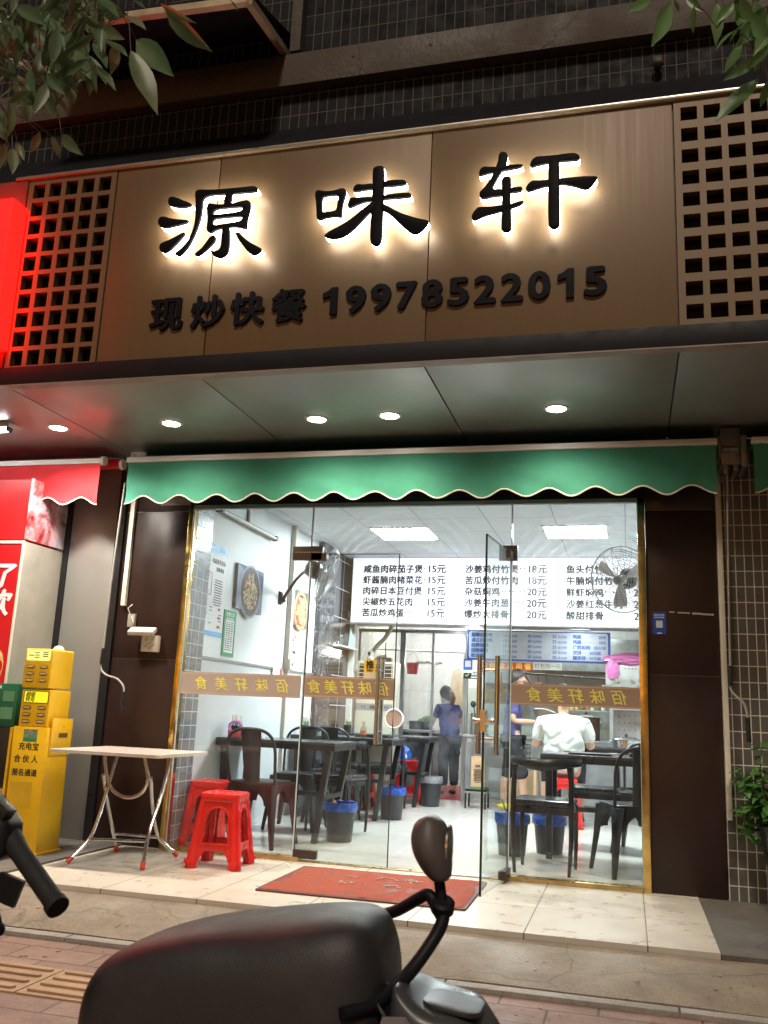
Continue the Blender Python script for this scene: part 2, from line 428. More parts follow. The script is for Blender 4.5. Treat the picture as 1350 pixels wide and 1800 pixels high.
def glass_mat(name, tint, dirt=.05, smear=None, spec=.05, streak=0.0):
    """window glass: lets light straight through, reflects more at grazing angles, carries a film of grime"""
    t = NT(name); p = t.wpos()
    tr = t.n('ShaderNodeBsdfTransparent'); tr.inputs[0].default_value = (*tint, 1)
    gl = t.n('ShaderNodeBsdfGlossy'); gl.inputs['Roughness'].default_value = .01
    lw_ = t.n('ShaderNodeLayerWeight'); lw_.inputs['Blend'].default_value = .5
    f5 = t.math('POWER', lw_.outputs['Facing'], 5.)
    fac = t.math('ADD', spec, t.math('MULTIPLY', f5, .6))
    m1 = t.n('ShaderNodeMixShader'); t.l(fac, m1.inputs[0]); t.l(tr.outputs[0], m1.inputs[1]); t.l(gl.outputs[0], m1.inputs[2])
    df = t.n('ShaderNodeBsdfDiffuse'); df.inputs[0].default_value = (.78, .84, .90, 1)
    tl = t.n('ShaderNodeBsdfTranslucent'); tl.inputs[0].default_value = (.78, .84, .90, 1)
    md = t.n('ShaderNodeAddShader'); t.l(df.outputs[0], md.inputs[0]); t.l(tl.outputs[0], md.inputs[1])
    d = t.ramp(t.noise(3.5, 6, .7, p, .6), .42, .75, 0, dirt)
    if streak:
        s_ = t.noise(1.0, 5, .7, t.scalev(p, (9, 9, 1.2)), .5)
        d = t.math('ADD', d, t.ramp(s_, .5, .8, 0, streak))
    if smear:
        for cx, cz, r0, r1, amt in smear:
            x = t.xyz(p)
            dx = t.math('SUBTRACT', x[0], cx); dz = t.math('SUBTRACT', x[2], cz)
            rr = t.math('SQRT', t.math('ADD', t.math('MULTIPLY', dx, dx), t.math('MULTIPLY', dz, dz)))
            ring = t.math('SINE', t.math('ADD', t.math('MULTIPLY', rr, 95.), t.math('MULTIPLY', t.noise(5, 3, .6, p), 9.)))
            band = t.math('MULTIPLY', t.ramp(rr, r0, r0+.12, 0, 1), t.ramp(rr, r1-.25, r1, 1, 0))
            top = t.ramp(dz, -.05, .2, 0, 1)
            k = t.math('MULTIPLY', t.math('MULTIPLY', band, top), t.ramp(ring, -.4, 1., .25, 1))
            k = t.math('MULTIPLY', k, t.ramp(t.noise(2.2, 5, .65, p), .35, .65, .2, 1))
            d = t.math('ADD', d, t.math('MULTIPLY', k, amt))
    m2 = t.n('ShaderNodeMixShader'); t.l(d, m2.inputs[0]); t.l(m1.outputs[0], m2.inputs[1]); t.l(md.outputs[0], m2.inputs[2])
    return t.done(m2.outputs[0])
GLASS = glass_mat('shopfront glass', (.96, .985, .975), .009, [(-1.55, 1.85, .25, .75, .13), (-.15, 1.75, .25, .80, .17)], .03, .005)
GLASS_DOOR = glass_mat('door glass', (.955, .985, .97), .008, None, .035, .007)
GLASS_EDGE = pm('green glass edge', (.012, .030, .026), .12)
GLASS_STEAM = glass_mat('steamed kitchen glass', (.96, .97, .96), .07, None, .03, .03)
def film_mat(name, col, alpha):
    t = NT(name); tr = t.n('ShaderNodeBsdfTransparent'); tr.inputs[0].default_value = (.75, .66, .60, 1)
    b = t.principled(col, .45); m = t.n('ShaderNodeMixShader'); m.inputs[0].default_value = alpha
    t.l(tr.outputs[0], m.inputs[1]); t.l(b, m.inputs[2])
    return t.done(m.outputs[0])
FILM = film_mat('brown vinyl band', (.30, .20, .145), .90)
FILM_PALE = film_mat('faded brown vinyl band', (.36, .29, .25), .80)
BANDEDGE = pm('pale brown band edge', (.40, .28, .20), .45)
FILM_GOLD = pm('gold vinyl letters', (.62, .55, .12), .4)

# ------------------------------------------------------------------ ground
def sheet(name, x0, y0, x1, y1, z0, z1, mat, n=1):
    m = MB()
    for i in range(n):
        ya = y0+(y1-y0)*i/n; yb = y0+(y1-y0)*(i+1)/n; za = z0+(z1-z0)*i/n; zb = z0+(z1-z0)*(i+1)/n
        m.add([(x0, ya, za), (x1, ya, za), (x1, yb, zb), (x0, yb, zb)], [(0, 1, 2, 3)])
    o = m.build(name, mat); o.data.update(); return struct(o)
sheet('pavement', -60, -60, 60, 12, -.135, -.135, PAVING)
def slab(name, x0, y0, x1, y1, z0, z1, mat):
    return struct(MB().box((x0, y0, z0), (x1, y1, z1)).build(name, mat))
slab('porch_floor', -3.50, -1.42, .395, .02, -.125, 0.0, PORCH)
slab('side_step', -12, -1.46, -3.503, .02, -.13, .012, DARKCEMENT)
slab('side_paving', .398, -1.42, 12, .02, -.125, -.004, DARKCEMENT)
def apron():
    m = MB(); n = 90; rows = 7; x0, x1 = -12.0, 12.0
    for i in range(n*2+1):
        x = x0+(x1-x0)*i/(n*2)
        for j in range(rows+1):
            y = -1.905+.02*mnoise.noise((x*3.1, 4, 0))+( -1.423+1.905)*j/rows if j < rows else -1.423
            z = -.112+.085*(j/rows)**.8+.006*mnoise.noise((x*2.3, y*5, 1))
            m.v.append((x, y, z))
    for i in range(n*2):
        for j in range(rows):
            a = i*(rows+1)+j; m.f.append((a, a+rows+1, a+rows+2, a+1))
    # front lip down to the pavers
    b = len(m.v)
    for i in range(n*2+1): p = m.v[i*(rows+1)]; m.v.append((p[0], p[1], -.14))
    for i in range(n*2): m.f.append((i*(rows+1), b+i, b+i+1, (i+1)*(rows+1)))
    return struct(m.build('cement_apron', CONCRETE))
apron()
def kerb():
    m = MB(); x = -9.0
    while x < 8:
        l = random.uniform(.85, 1.05)
        m.cbox((x+l/2, -1.955, -.13), (l-.008, .07, .034), (0, 0, random.uniform(-.002, .002))); x += l
    return struct(m.build('kerb_strip', KERB, bevel=.004))
kerb()
TACT = pm('yellowish tactile pavers', (.36, .23, .13), .6, 0, .2, 5, .35, 90, dirt=((.20, .13, .09), 3, .5))
def tactile():
    m = MB(); x = -7.95
    while x < 6:
        m.box((x+.004, -2.745, -.14), (x+.346, -2.405, -.128))
        for k in range(4):
            y = -2.70+k*.085
            m.add(*plate([rrect(x+.03, y-.016, x+.32, y+.016, .015, 3)], .012, .003), TF((0, 0, -.124)))
        x += .35
    return struct(m.build('tactile_paving', TACT))
tactile()
# litter specks and leaves on the pavers
LITTER = pm('dry litter', (.38, .25, .14), .8)
m = MB()
for i in range(190):
    x = random.uniform(-3.2, 1.2); y = random.uniform(-2.5, -1.6); a = random.uniform(0, 6.3); s_ = random.uniform(.006, .018)
    zz = -.131 if y < -1.95 else -.09+.07*((y+1.9)/.48)
    m.cbox((x, y, zz), (s_, s_*.5, .003), (random.uniform(-.2, .2), random.uniform(-.2, .2), a))
o = m.build('litter', LITTER); o['kind'] = 'stuff'

# ------------------------------------------------------------------ upper building
ub = thing('apartment_building', 'upper storey wall of dark glazed tiles above the shop signs', 'building', (-1, -1.35, 4.3))
MB().box((-12, -1.35, 4.30), (8, -1.0, 9.5)).build('wall', UPPER, ub, world=True)
m = MB(); m.box((-12, -1.43, 4.90), (8, -1.353, 5.13))
for x in (-1.62, -1.12): m.cyl((x, -1.434, 5.05), (x, -1.431, 5.05), .012, 8)
m.build('beam', BEAM, ub, world=True, bevel=.006)
m = MB(); m.add([(-12,-1.60,4.325),(8,-1.60,4.325),(8,-1.36,4.63),(-12,-1.36,4.63),(-12,-1.60,4.31),(8,-1.60,4.31),(8,-1.353,4.61),(-12,-1.353,4.61)],
      [(0,1,2,3),(7,6,5,4),(0,4,5,1),(1,5,6,2),(2,6,7,3),(3,7,4,0)])
m.build('flashing', BLACK_METAL, ub, world=True)
FRAME = pm('old aluminium window frame', (.58, .47, .32), .4, .6, .15, 9)
wf = thing('window_canopy', 'metal framed window canopy jutting out from the dark tiled wall', 'canopy', (-2.5, -1.35, 5.2))
m = MB()
P = [(-2.10, -1.98, 5.06), (-2.10, -1.353, 5.18), (-3.6, -1.98, 5.12), (-3.6, -1.353, 5.22)]
m.taper(P[0], P[1], .022, .022); m.taper(P[0], P[2], .022, .022); m.taper(P[2], P[3], .022, .022)
m.build('frame', FRAME, wf, world=True)
m = MB(); m.add([(-2.08,-2.0,5.09),(-3.62,-2.0,5.15),(-3.62,-1.355,5.33),(-2.08,-1.355,5.33),(-2.08,-2.0,5.10),(-3.62,-2.0,5.16),(-3.62,-1.355,5.34),(-2.08,-1.355,5.34)],
      [(3,2,1,0),(4,5,6,7),(0,1,5,4),(1,2,6,5),(2,3,7,6),(3,0,4,7)])
m.build('roof_sheet', BLACK_METAL, wf, world=True)
m = MB(); m.taper((-2.02, -1.40, 5.15), (-2.02, -1.40, 7.0), .035, .035); m.build('downpipe', BEAM, wf, world=True)
bulb = thing('wall_lamp', 'small unlit grey lamp on the dark tiles above the right lattice', 'lamp', (.22, -1.40, 4.72))
MB().ball((0, 0, 0), (.030, .034, .026)).build('lamp_shade', pm('dusty lamp shade', (.10, .09, .08), .6), bulb); MB().box((-.02, .01, .03), (.02, .06, .06)).build('base', BLACK_METAL, bulb)

# ------------------------------------------------------------------ canopy box: soffit, fascia, downlights
cp = thing('canopy', 'dark metal canopy soffit with black fascia strip over the shop entrances', 'canopy', (-1.5, -.8, 2.88))
xs = [-9, -5.2, -3.70, -2.40, -1.06, .28, 1.62, 5]
for a, b in zip(xs[:-1], xs[1:]):
    MB().box((a+.004, -1.60, 2.88), (b-.004, .0, 2.90)).build('soffit_panel', SOFFIT, cp, world=True, bevel=.003)
MB().box((-9, -1.60, 2.905), (5, .0, 2.93)).build('backing', BLACK_METAL, cp, world=True)
MB().box((-9, -1.668, 2.866), (5, -1.603, 2.982)).build('fascia_strip', BLACK_METAL, cp, world=True, bevel=.004)
MB().box((-9, -1.672, 2.858), (5, -1.604, 2.8655)).build('edge_trim', LINE_GREY, cp, world=True)
MB().box((1.526, -1.65, 2.985), (8, -1.56, 4.30)).build('fascia_panel', BRONZE, cp, world=True, bevel=.004)
def downlight(x, y, label, energy, col=(1.0, .86, .66)):
    t = thing('downlight', label, 'ceiling light', (x, y, 2.88), group='downlights in the canopy soffit')
    m = MB(); m.lathe([(.058, -.0005), (.060, -.006), (.074, -.007), (.080, -.002), (.080, .0)], 28); m.build('trim_ring', WHITE_PAINT, t)
    MB().lathe([(.0001, -.0045), (.057, -.0058), (.057, -.0005), (.0001, -.0005)], 24).build('lens', LED_WHITE, t)
    l = bpy.data.lights.new('spot', 'SPOT'); l.energy = energy; l.spot_size = R_(156); l.spot_blend = 1.0; l.color = col; l.shadow_soft_size = .11
    lo = bpy.data.objects.new('spot', l); COL.objects.link(lo); lo.parent = t; lo.location = (0, 0, -.02)
downlight(-3.00, -.79, 'lit round downlight above the left end of the green awning', 95)
downlight(-1.96, -.75, 'lit round downlight, left one of the close middle pair', 95)
downlight(-1.46, -.76, 'lit round downlight, right one of the close middle pair', 95)
downlight(-.40, -.76, 'lit round downlight at the right, alone above the door side', 95)
downlight(-3.88, -.80, 'lit round downlight above the red awning', 330, (1, .92, .8))
tl = thing('tube_light', 'lit white tube lamp under the canopy above the red awning', 'tube light', (-4.75, -.95, 2.86))
MB().cbox((0, 0, .0), (1.2, .06, .035)).build('housing', WHITE_PAINT, tl, bevel=.004)
MB().cyl((-.57, 0, -.035), (.57, 0, -.035), .016, 12).build('tube', TUBE_LIT, tl)
for sx in (-.585, .585): MB().cbox((sx, 0, -.025), (.02, .045, .045)).build('end_cap', BLACK_PLASTIC, tl)

# ------------------------------------------------------------------ shop sign
sg = thing('shop_sign', 'bronze shop sign with three glowing black characters above a phone number', 'sign', (-1.4, -1.65, 3.0))
sx_ = [-3.063, -2.355, -1.038, .275]
for a, b in zip(sx_[:-1], sx_[1:]):
    MB().box((a+.003, -1.65, 2.985), (b-.003, -1.60, 4.278)).build('panel', BRONZE, sg, world=True, bevel=.004)
SEAM = pm('seam shadow strip', (.09, .055, .03), .5)
MB().box((-3.06, -1.630, 2.985), (.28, -1.605, 4.27)).build('backing', SEAM, sg, world=True)
MB().box((-3.80, -1.672, 4.280), (1.5, -1.602, 4.293)).build('edge_trim', pm('dull bronze edge', (.26, .19, .11), .55, .3), sg, world=True, bevel=.002)
MB().box((-3.80, -1.662, 4.2945), (1.5, -1.60, 4.306)).build('drip_edge', STEEL, sg, world=True)
LETBLACK = pm('black sign letter', (.0035, .0035, .006), .6, 0, .2, 3, Specular_IOR_Level=.12)
LET = {
 'A': [
  [[(-2638,3962),(-2633,3982),(-2613,3988),(-2586,3979),(-2543,3957),(-2494,3934),(-2474,3921),(-2480,3911),(-2502,3905),(-2543,3904),(-2591,3915),(-2622,3927),(-2636,3944)]],
  [[(-2692,3820),(-2687,3849),(-2668,3861),(-2644,3857),(-2613,3842),(-2553,3829),(-2497,3820),(-2486,3810),(-2498,3799),(-2549,3790),(-2607,3782),(-2642,3779),(-2676,3795)]],
  [[(-2664,3653),(-2660,3676),(-2638,3689),(-2598,3699),(-2554,3721),(-2518,3738),(-2503,3736),(-2501,3727),(-2523,3698),(-2559,3661),(-2591,3629),(-2619,3616),(-2643,3623),(-2659,3639)]],
  [[(-2461,3983),(-2457,4006),(-2437,4014),(-2367,4003),(-2263,3998),(-2166,3996),(-2082,3995),(-2064,3987),(-2057,3969),(-2064,3955),(-2107,3955),(-2214,3958),(-2335,3966),(-2380,3963),(-2402,3947),(-2404,3918),(-2403,3865),(-2407,3819),(-2420,3768),(-2437,3712),(-2466,3646),(-2496,3609),(-2523,3585),(-2541,3590),(-2560,3608),(-2516,3634),(-2480,3676),(-2457,3731),(-2445,3794),(-2447,3870),(-2452,3929)]],
  [[(-2261,3972),(-2212,3969),(-2222,3889),(-2270,3885)]],
  [[(-2377,3880),(-2372,3903),(-2359,3913),(-2335,3907),(-2294,3897),(-2237,3896),(-2181,3899),(-2131,3906),(-2111,3905),(-2096,3892),(-2091,3866),(-2096,3826),(-2106,3776),(-2102,3730),(-2113,3718),(-2133,3724),(-2167,3736),(-2212,3741),(-2263,3738),(-2302,3733),(-2324,3718),(-2337,3714),(-2359,3730),(-2365,3751),(-2362,3791),(-2365,3832)],[(-2325,3860),(-2303,3869),(-2150,3866),(-2140,3854),(-2150,3837),(-2311,3832),(-2329,3840)],[(-2325,3799),(-2309,3807),(-2150,3804),(-2137,3793),(-2153,3772),(-2305,3763),(-2323,3773)]],
  [[(-2264,3746),(-2213,3747),(-2205,3643),(-2206,3598),(-2215,3571),(-2241,3551),(-2269,3549),(-2298,3562),(-2323,3589),(-2331,3607),(-2301,3596),(-2273,3599),(-2261,3620),(-2261,3677)]],
  [[(-2311,3702),(-2297,3687),(-2298,3658),(-2321,3632),(-2358,3601),(-2390,3579),(-2410,3572),(-2425,3585),(-2415,3598),(-2383,3621),(-2353,3664),(-2330,3696)]],
  [[(-2175,3694),(-2167,3703),(-2150,3700),(-2116,3663),(-2069,3624),(-2023,3597),(-1999,3581),(-2006,3565),(-2030,3548),(-2054,3546),(-2081,3564),(-2111,3600),(-2149,3649)]],
 ],
 'B': [
  [[(-1699,3894),(-1696,3915),(-1679,3923),(-1656,3916),(-1622,3909),(-1583,3908),(-1550,3916),(-1531,3918),(-1516,3909),(-1508,3885),(-1518,3845),(-1526,3799),(-1525,3746),(-1531,3732),(-1551,3738),(-1590,3742),(-1623,3740),(-1645,3733),(-1662,3728),(-1680,3745),(-1682,3780),(-1689,3846)],[(-1648,3871),(-1632,3878),(-1565,3878),(-1554,3863),(-1559,3832),(-1562,3785),(-1581,3777),(-1637,3778),(-1647,3788),(-1650,3836)]],
  [[(-1359,4008),(-1354,4025),(-1330,4034),(-1302,4031),(-1292,4018),(-1286,3888),(-1285,3715),(-1284,3572),(-1294,3545),(-1315,3532),(-1337,3543),(-1351,3561),(-1356,3608),(-1357,3751),(-1355,3867)]],
  [[(-1471,3898),(-1462,3923),(-1443,3933),(-1412,3925),(-1347,3927),(-1345,3889),(-1399,3888),(-1449,3884),(-1465,3885)]],
  [[(-1298,3930),(-1238,3934),(-1173,3927),(-1160,3917),(-1159,3899),(-1177,3893),(-1237,3893),(-1296,3894)]],
  [[(-1497,3801),(-1490,3836),(-1475,3852),(-1441,3845),(-1343,3842),(-1341,3813),(-1396,3813),(-1439,3801),(-1477,3787),(-1487,3786)]],
  [[(-1294,3842),(-1224,3847),(-1143,3844),(-1128,3835),(-1127,3817),(-1142,3813),(-1222,3814),(-1292,3815)]],
  [[(-1336,3818),(-1334,3766),(-1370,3735),(-1411,3688),(-1453,3646),(-1495,3616),(-1532,3603),(-1576,3602),(-1610,3613),(-1628,3628),(-1596,3652),(-1537,3678),(-1483,3707),(-1431,3747),(-1384,3789)]],
  [[(-1297,3799),(-1253,3769),(-1203,3734),(-1143,3702),(-1079,3676),(-1018,3658),(-1030,3631),(-1055,3600),(-1086,3583),(-1112,3586),(-1140,3608),(-1184,3653),(-1234,3709),(-1278,3743),(-1301,3757)]],
 ],
 'C': [
  [[(-644,4008),(-636,4029),(-616,4033),(-597,4022),(-592,3996),(-599,3959),(-607,3936),(-631,3901),(-652,3861),(-671,3820),(-668,3811),(-613,3804),(-612,3764),(-673,3765),(-712,3757),(-734,3760),(-745,3780),(-743,3804),(-718,3826),(-691,3866),(-670,3906),(-654,3954),(-644,3984)]],
  [[(-751,3916),(-743,3943),(-724,3955),(-693,3949),(-648,3944),(-598,3947),(-543,3946),(-513,3942),(-509,3933),(-521,3924),(-576,3919),(-626,3913),(-681,3911),(-726,3904),(-745,3897)]],
  [[(-625,3861),(-614,3878),(-592,3880),(-575,3869),(-571,3848),(-572,3802),(-574,3754),(-570,3693),(-567,3584),(-567,3557),(-582,3547),(-604,3546),(-620,3560),(-622,3584),(-621,3668),(-620,3759),(-623,3821)]],
  [[(-580,3806),(-525,3809),(-512,3805),(-509,3786),(-520,3777),(-580,3775)]],
  [[(-785,3662),(-771,3688),(-749,3710),(-727,3709),(-677,3705),(-622,3708),(-573,3708),(-530,3719),(-505,3722),(-503,3713),(-516,3699),(-551,3688),(-595,3677),(-649,3665),(-704,3656),(-742,3642),(-767,3632),(-781,3640)]],
  [[(-472,3937),(-461,3961),(-440,3978),(-413,3976),(-342,3973),(-273,3976),(-235,3974),(-214,3961),(-206,3944),(-214,3929),(-241,3928),(-310,3932),(-380,3929),(-434,3923),(-461,3915),(-471,3922)]],
  [[(-495,3794),(-482,3816),(-460,3837),(-428,3831),(-379,3830),(-304,3830),(-220,3829),(-146,3825),(-114,3818),(-123,3798),(-146,3768),(-165,3752),(-188,3752),(-230,3772),(-273,3787),(-304,3794),(-379,3793),(-433,3783),(-471,3772),(-490,3776)]],
  [[(-373,3956),(-313,3954),(-314,3815),(-312,3665),(-310,3564),(-320,3544),(-341,3537),(-362,3545),(-372,3564),(-374,3671),(-374,3822)]],
 ],
}
for key in 'ABC':
    face = MB(); rim = MB()
    for i, grp in enumerate(LET[key]):
        outs = [chaikin([(x/1000, z/1000) for x, z in g], 2) for g in grp]
        face.add(*plate(outs, .024, .006), FR(0, -1.732-.0006*i, 0))
        rim.add(*plate(outs, .034, 0), FR(0, -1.702-.0003*i, 0))
    f = face.build('sign_character', LETBLACK, sg, world=True)
    rm = MB(); rm.v = [(x, y, z) for x, y, z in rim.v]; rm.f = rim.f
    r = rm.build('light_rim', LED_WARM, None, smooth=0)
    for v in r.data.vertices: v.co -= Vector(sg.location)
    r.parent = f; KIDS.setdefault(f.name, []).append(r)
def sign_glyph(ch, x0, x1, z0, z1, bold):
    vs, fs = text(ch, 1.0, 0, bold)
    xa = min(v[0] for v in vs); xb = max(v[0] for v in vs); ya = min(v[1] for v in vs); yb = max(v[1] for v in vs)
    vs, fs = text(ch, 1.0, .18, bold)
    m = MB(); s1 = (x1-x0)/(xb-xa); s2 = (z1-z0)/(yb-ya)
    m.add([((v[0]-xa)*s1+x0, (v[1]-ya)*s2+z0, v[2]*.10) for v in vs], fs, FR(0, -1.661, 0))
    return m.build('sign_character', LETBLACK, sg, world=True, smooth=0)
for ch, a, b in (('现', -2.722, -2.505), ('炒', -2.455, -2.238), ('快', -2.205, -1.990), ('餐', -1.950, -1.735)):
    sign_glyph(ch, a, b, 3.150, 3.358, .030)
dg_ = '19978522015'; x = -1.660
wd = {'1': .085}
pitch = (-.061+1.660)/11.0
for i, ch in enumerate(dg_):
    cx = -1.660+pitch*(i+.5); h = .060
    if ch == '1':
        o_ = [(cx-.005, 3.176), (cx+.036, 3.176), (cx+.036, 3.342), (cx+.004, 3.342), (cx-.018, 3.322), (cx-.050, 3.308), (cx-.050, 3.276), (cx-.005, 3.290)]
        MB().add(*plate([o_], .018), FR(0, -1.661, 0)).build('sign_character', LETBLACK, sg, world=True, smooth=0)
    else: sign_glyph(ch, cx-h, cx+h, 3.176, 3.342, .034)

def lattice(name, label, x0, x1, cols, xh, pitch, hw, zt, pz, hh, rows):
    t = thing(name, label, 'lattice', ((x0+x1)/2, -1.65, 2.985))
    outs = [rect(x0, 2.985, x1, 4.278)]
    for c in range(cols):
        for r in range(rows):
            a = xh+c*pitch; z = zt-r*pz; outs.append(rect(a, z-hh, a+hw, z)[::-1])
    MB().add(*plate(outs, .05), FR(0, -1.628, 0)).build('grid', BRONZE, t, world=True, smooth=0)
    MB().box((x0+.01, -1.585, 2.99), (x1-.01, -1.56, 4.27)).build('backing', BLACK_METAL, t, world=True)
lattice('lattice_panel', 'bronze square lattice panel left of the sign, lit red', -3.705, -3.067, 5, -3.667, .1195, .086, 4.240, .1275, .098, 10)
lattice('lattice_panel', 'bronze square lattice panel right of the sign, dark behind', .280, 1.52, 10, .315, .1165, .084, 4.232, .1262, .080, 10)
ns = thing('neighbour_sign', 'red glowing lightbox sign of the shop next door', 'sign', (-5.0, -1.7, 3.0))
MB().box((-7.5, -1.66, 2.985), (-3.71, -1.60, 4.278)).build('backing', pm('dark red panel', (.20, .03, .02), .5), ns, world=True)
MB().box((-6.6, -1.80, 3.085), (-3.690, -1.664, 4.065)).build('lightbox', RED_LIT, ns, world=True, bevel=.008)
MB().box((-3.6895, -1.795, 3.09), (-3.684, -1.666, 4.06)).build('added_glow_strip', em('added red glow', (1.0, .0015, .001), 13.0, (.5, .01, .01)), ns, world=True, smooth=0)  # glowing strip added on the sign's dark side to throw red onto the lattice

# ------------------------------------------------------------------ facade: pillars, header, walls
def pillar(label, x0, x1, ztop, mat, seams):
    t = thing('clad_pillar', label, 'pillar', ((x0+x1)/2, .0, 0))
    zs = [0.002]+seams+[ztop]
    for a, b in zip(zs[:-1], zs[1:]):
        MB().box((x0, 0, a+.0015), (x1, .14, b-.0015)).build('panel', mat, t, world=True, bevel=.002)
    for z in seams: MB().box((x0+.002, .0022, z-.004), (x1-.002, .10, z+.004)).build('joint', LINE_GREY, t, world=True)
    return t
pl = pillar('dark brown clad pillar with the white socket box, left of the glass', -3.745, -3.205, 2.878, BROWN, [1.318, 2.44])
prt = pillar('dark brown clad pillar with the blue sticker, right of the glass', .128, .568, 2.878, BROWN, [1.318, 2.40])
MB().cyl((.235, -.004, .16), (.235, .002, .16), .016, 14).build('hole_plug', BLACK_PLASTIC, prt, world=True)
pg = thing('clad_pillar', 'plain grey clad pillar with black edges next to the yellow machine', 'pillar', (-4.03, 0, 0))
MB().box((-4.215, -.01, .0), (-3.815, .14, 2.878)).build('panel', GREYCLAD, pg, world=True, bevel=.003)
MB().box((-4.262, -.022, .0), (-4.218, .14, 2.878)).build('edge_trim', BLACKTRIM, pg, world=True)
MB().box((-3.812, -.026, .0), (-3.748, .14, 2.878)).build('edge_trim', BLACKTRIM, pg, world=True)
hd = thing('door_header', 'black header beam above the glass front behind the green awning', 'beam', (-1.5, 0, 2.48))
MB().box((-3.203, -.02, 2.482), (.126, .14, 2.878)).build('beam', BLACK_METAL, hd, world=True, bevel=.004)
m = MB()
for i in range(14): m.box((-3.45, -.012, 2.50+i*.012), (-3.0, -.004, 2.505+i*.012))
m.box((-3.46, -.003, 2.49), (-2.99, -.001, 2.68)); m.build('vent_grille', LINE_GREY, hd, world=True)
tw = thing('tiled_wall', 'dark grey tiled wall with pale joints at the far right', 'wall', (1.5, 0, 0))
MB().box((.571, .004, -.1), (6, .14, 2.878)).build('tiles', RIGHT_TILES, tw, world=True)
def gold(name, pts, parent): MB().box(*pts).build(name, GOLD, parent, world=True, bevel=.004)
sf = thing('glass_shopfront', 'frameless glass shopfront with gold edge trim and brown lettered band', 'shopfront', (-1.54, 0, 0))
gold('edge_trim', ((-3.203, -.028, .0), (-3.166, .06, 2.48)), sf)
gold('edge_trim', ((.078, -.028, .0), (.126, .06, 2.48)), sf)
SILLG = pm('worn gold sill', (.50, .36, .16), .3, .9, .35, 7, .2, 30)
MB().box((-3.166, -.035, .0), (-2.16, .045, .030)).build('sill', SILLG, sf, world=True, bevel=.004)
MB().box((-.80, -.035, .0), (.078, .045, .030)).build('sill', SILLG, sf, world=True, bevel=.004)
MB().box((-3.166, -.02, 2.455), (.078, .03, 2.482)).build('head_rail', STEEL, sf, world=True)
def pane(x0, x1, z0, z1, name='pane', mat=GLASS, par=None):
    o = MB().box((x0, -.006, z0), (x1, .006, z1)).build(name, mat, par or sf, world=True, smooth=0)
    e = MB()
    for xx in (x0, x1): e.box((xx-.0025, -.0062, z0), (xx+.0025, .0062, z1))
    e.box((x0, -.0062, z1-.004), (x1, .0062, z1))
    ob = e.build('glass_edge', pm('pale glass edge', (.55, .62, .60), .2), None, smooth=0)
    for v in ob.data.vertices: v.co -= Vector((par or sf).location)
    ob.parent = o; KIDS.setdefault(o.name, []).append(ob)
    return o
pane(-3.164, -2.213, .03, 2.456); pane(-2.207, -.757, 2.118, 2.456); pane(-.751, .077, .03, 2.456)
BAND = '食美轩味佰'
def band(parent, x0, x1, z0, z1, mat, y=-.009, chars=BAND, m4=None, n0=0):
    # the lettering is meant to be read from inside: mirrored from the street
    b = MB().box((x0, y-.0012, z0), (x1, y+.0012, z1))
    e = MB().box((x0, y-.0016, z0+.004), (x1, y-.0013, z0+.012)).box((x0, y-.0016, z1-.012), (x1, y-.0013, z1-.004))
    L = MB(); n = len(chars); wv = (x1-x0-.14)/n
    for i, ch in enumerate(chars):
        vs, fs = text(ch, .10, .001, .001, 'CENTER', .25)
        cx = x0+.09+wv*(i+.5); L.add([(-v[0]+cx, v[1]+(z0+z1)/2-.036, v[2]) for v in vs], fs, FR(0, y-.003, 0))
    for mb, nm, mt in ((b, 'vinyl_band', mat), (e, 'band_edge', BANDEDGE), (L, 'band_letters', FILM_GOLD)):
        o = mb.build(nm, mt, parent, world=True, smooth=0) if m4 is None else None
        if m4 is not None:
            mb.v = [(m4 @ Vector(p))[:] for p in mb.v]; mb.build(nm, mt, parent, smooth=0)
band(sf, -3.150, -2.225, 1.078, 1.236, FILM_PALE); band(sf, -.745, .072, 1.096, 1.232, FILM)
PATCH = pm('dark bronze patch fitting', (.055, .040, .032), .38, .5)
for x0, x1 in ((-2.345, -2.120), (-.840, -.715)):
    MB().box((x0, -.022, 2.060), (x1, .022, 2.162)).build('patch_fitting', PATCH, sf, world=True, bevel=.003)
MB().box((-2.343, -.024, 2.116), (-2.122, -.0225, 2.119)).build('fitting_slot', CHROME, sf, world=True)
# left leaf (shut) and right leaf (swung out towards the street)
HANDLE = pm('brushed steel handle', (.62, .60, .58), .24, 1.0, .04, 3)
def leaf(label, loc, ang, w_, side):
    t = thing('glass_door', label, 'door', loc, 0)
    rot = Matrix.Rotation(ang, 4, 'Z')
    def B(mb, name, mat, par=t, **k):
        mb.v = [(rot @ Vector(p))[:] for p in mb.v]; return mb.build(name, mat, par, **k)
    s = side
    xx = lambda a, b: (min(a*s, b*s), max(a*s, b*s))
    x0, x1 = xx(.0, w_)
    g = B(MB().box((x0, -.006, .012), (x1, .006, 2.108)), 'pane', GLASS_DOOR, smooth=0)
    e = MB().box((x0-.001, -.0063, .012), (x0+.005, .0063, 2.108)).box((x1-.005, -.0063, .012), (x1+.001, .0063, 2.108)).box((x0, -.0063, 2.104), (x1, .0063, 2.109))
    B(e, 'glass_edge', GLASS_EDGE, g, smooth=0)
    for zz in (.020, 2.058):
        a, b = xx(.0, .165 if zz < 1 else .12)
        B(MB().box((a, -.022, zz), (b, .022, zz+.055)), 'patch_fitting', PATCH, bevel=.003)
    m = MB(); hx = s*(w_-.105)
    for sy in (-.055, .055):
        m.tube([(hx, sy, .79), (hx, sy, 1.372)], .016, 14)
    for zz in (.88, 1.285): m.tube([(hx, -.05, zz), (hx, .05, zz)], .009, 10)
    B(m, 'handle', HANDLE)
    return t, B, g
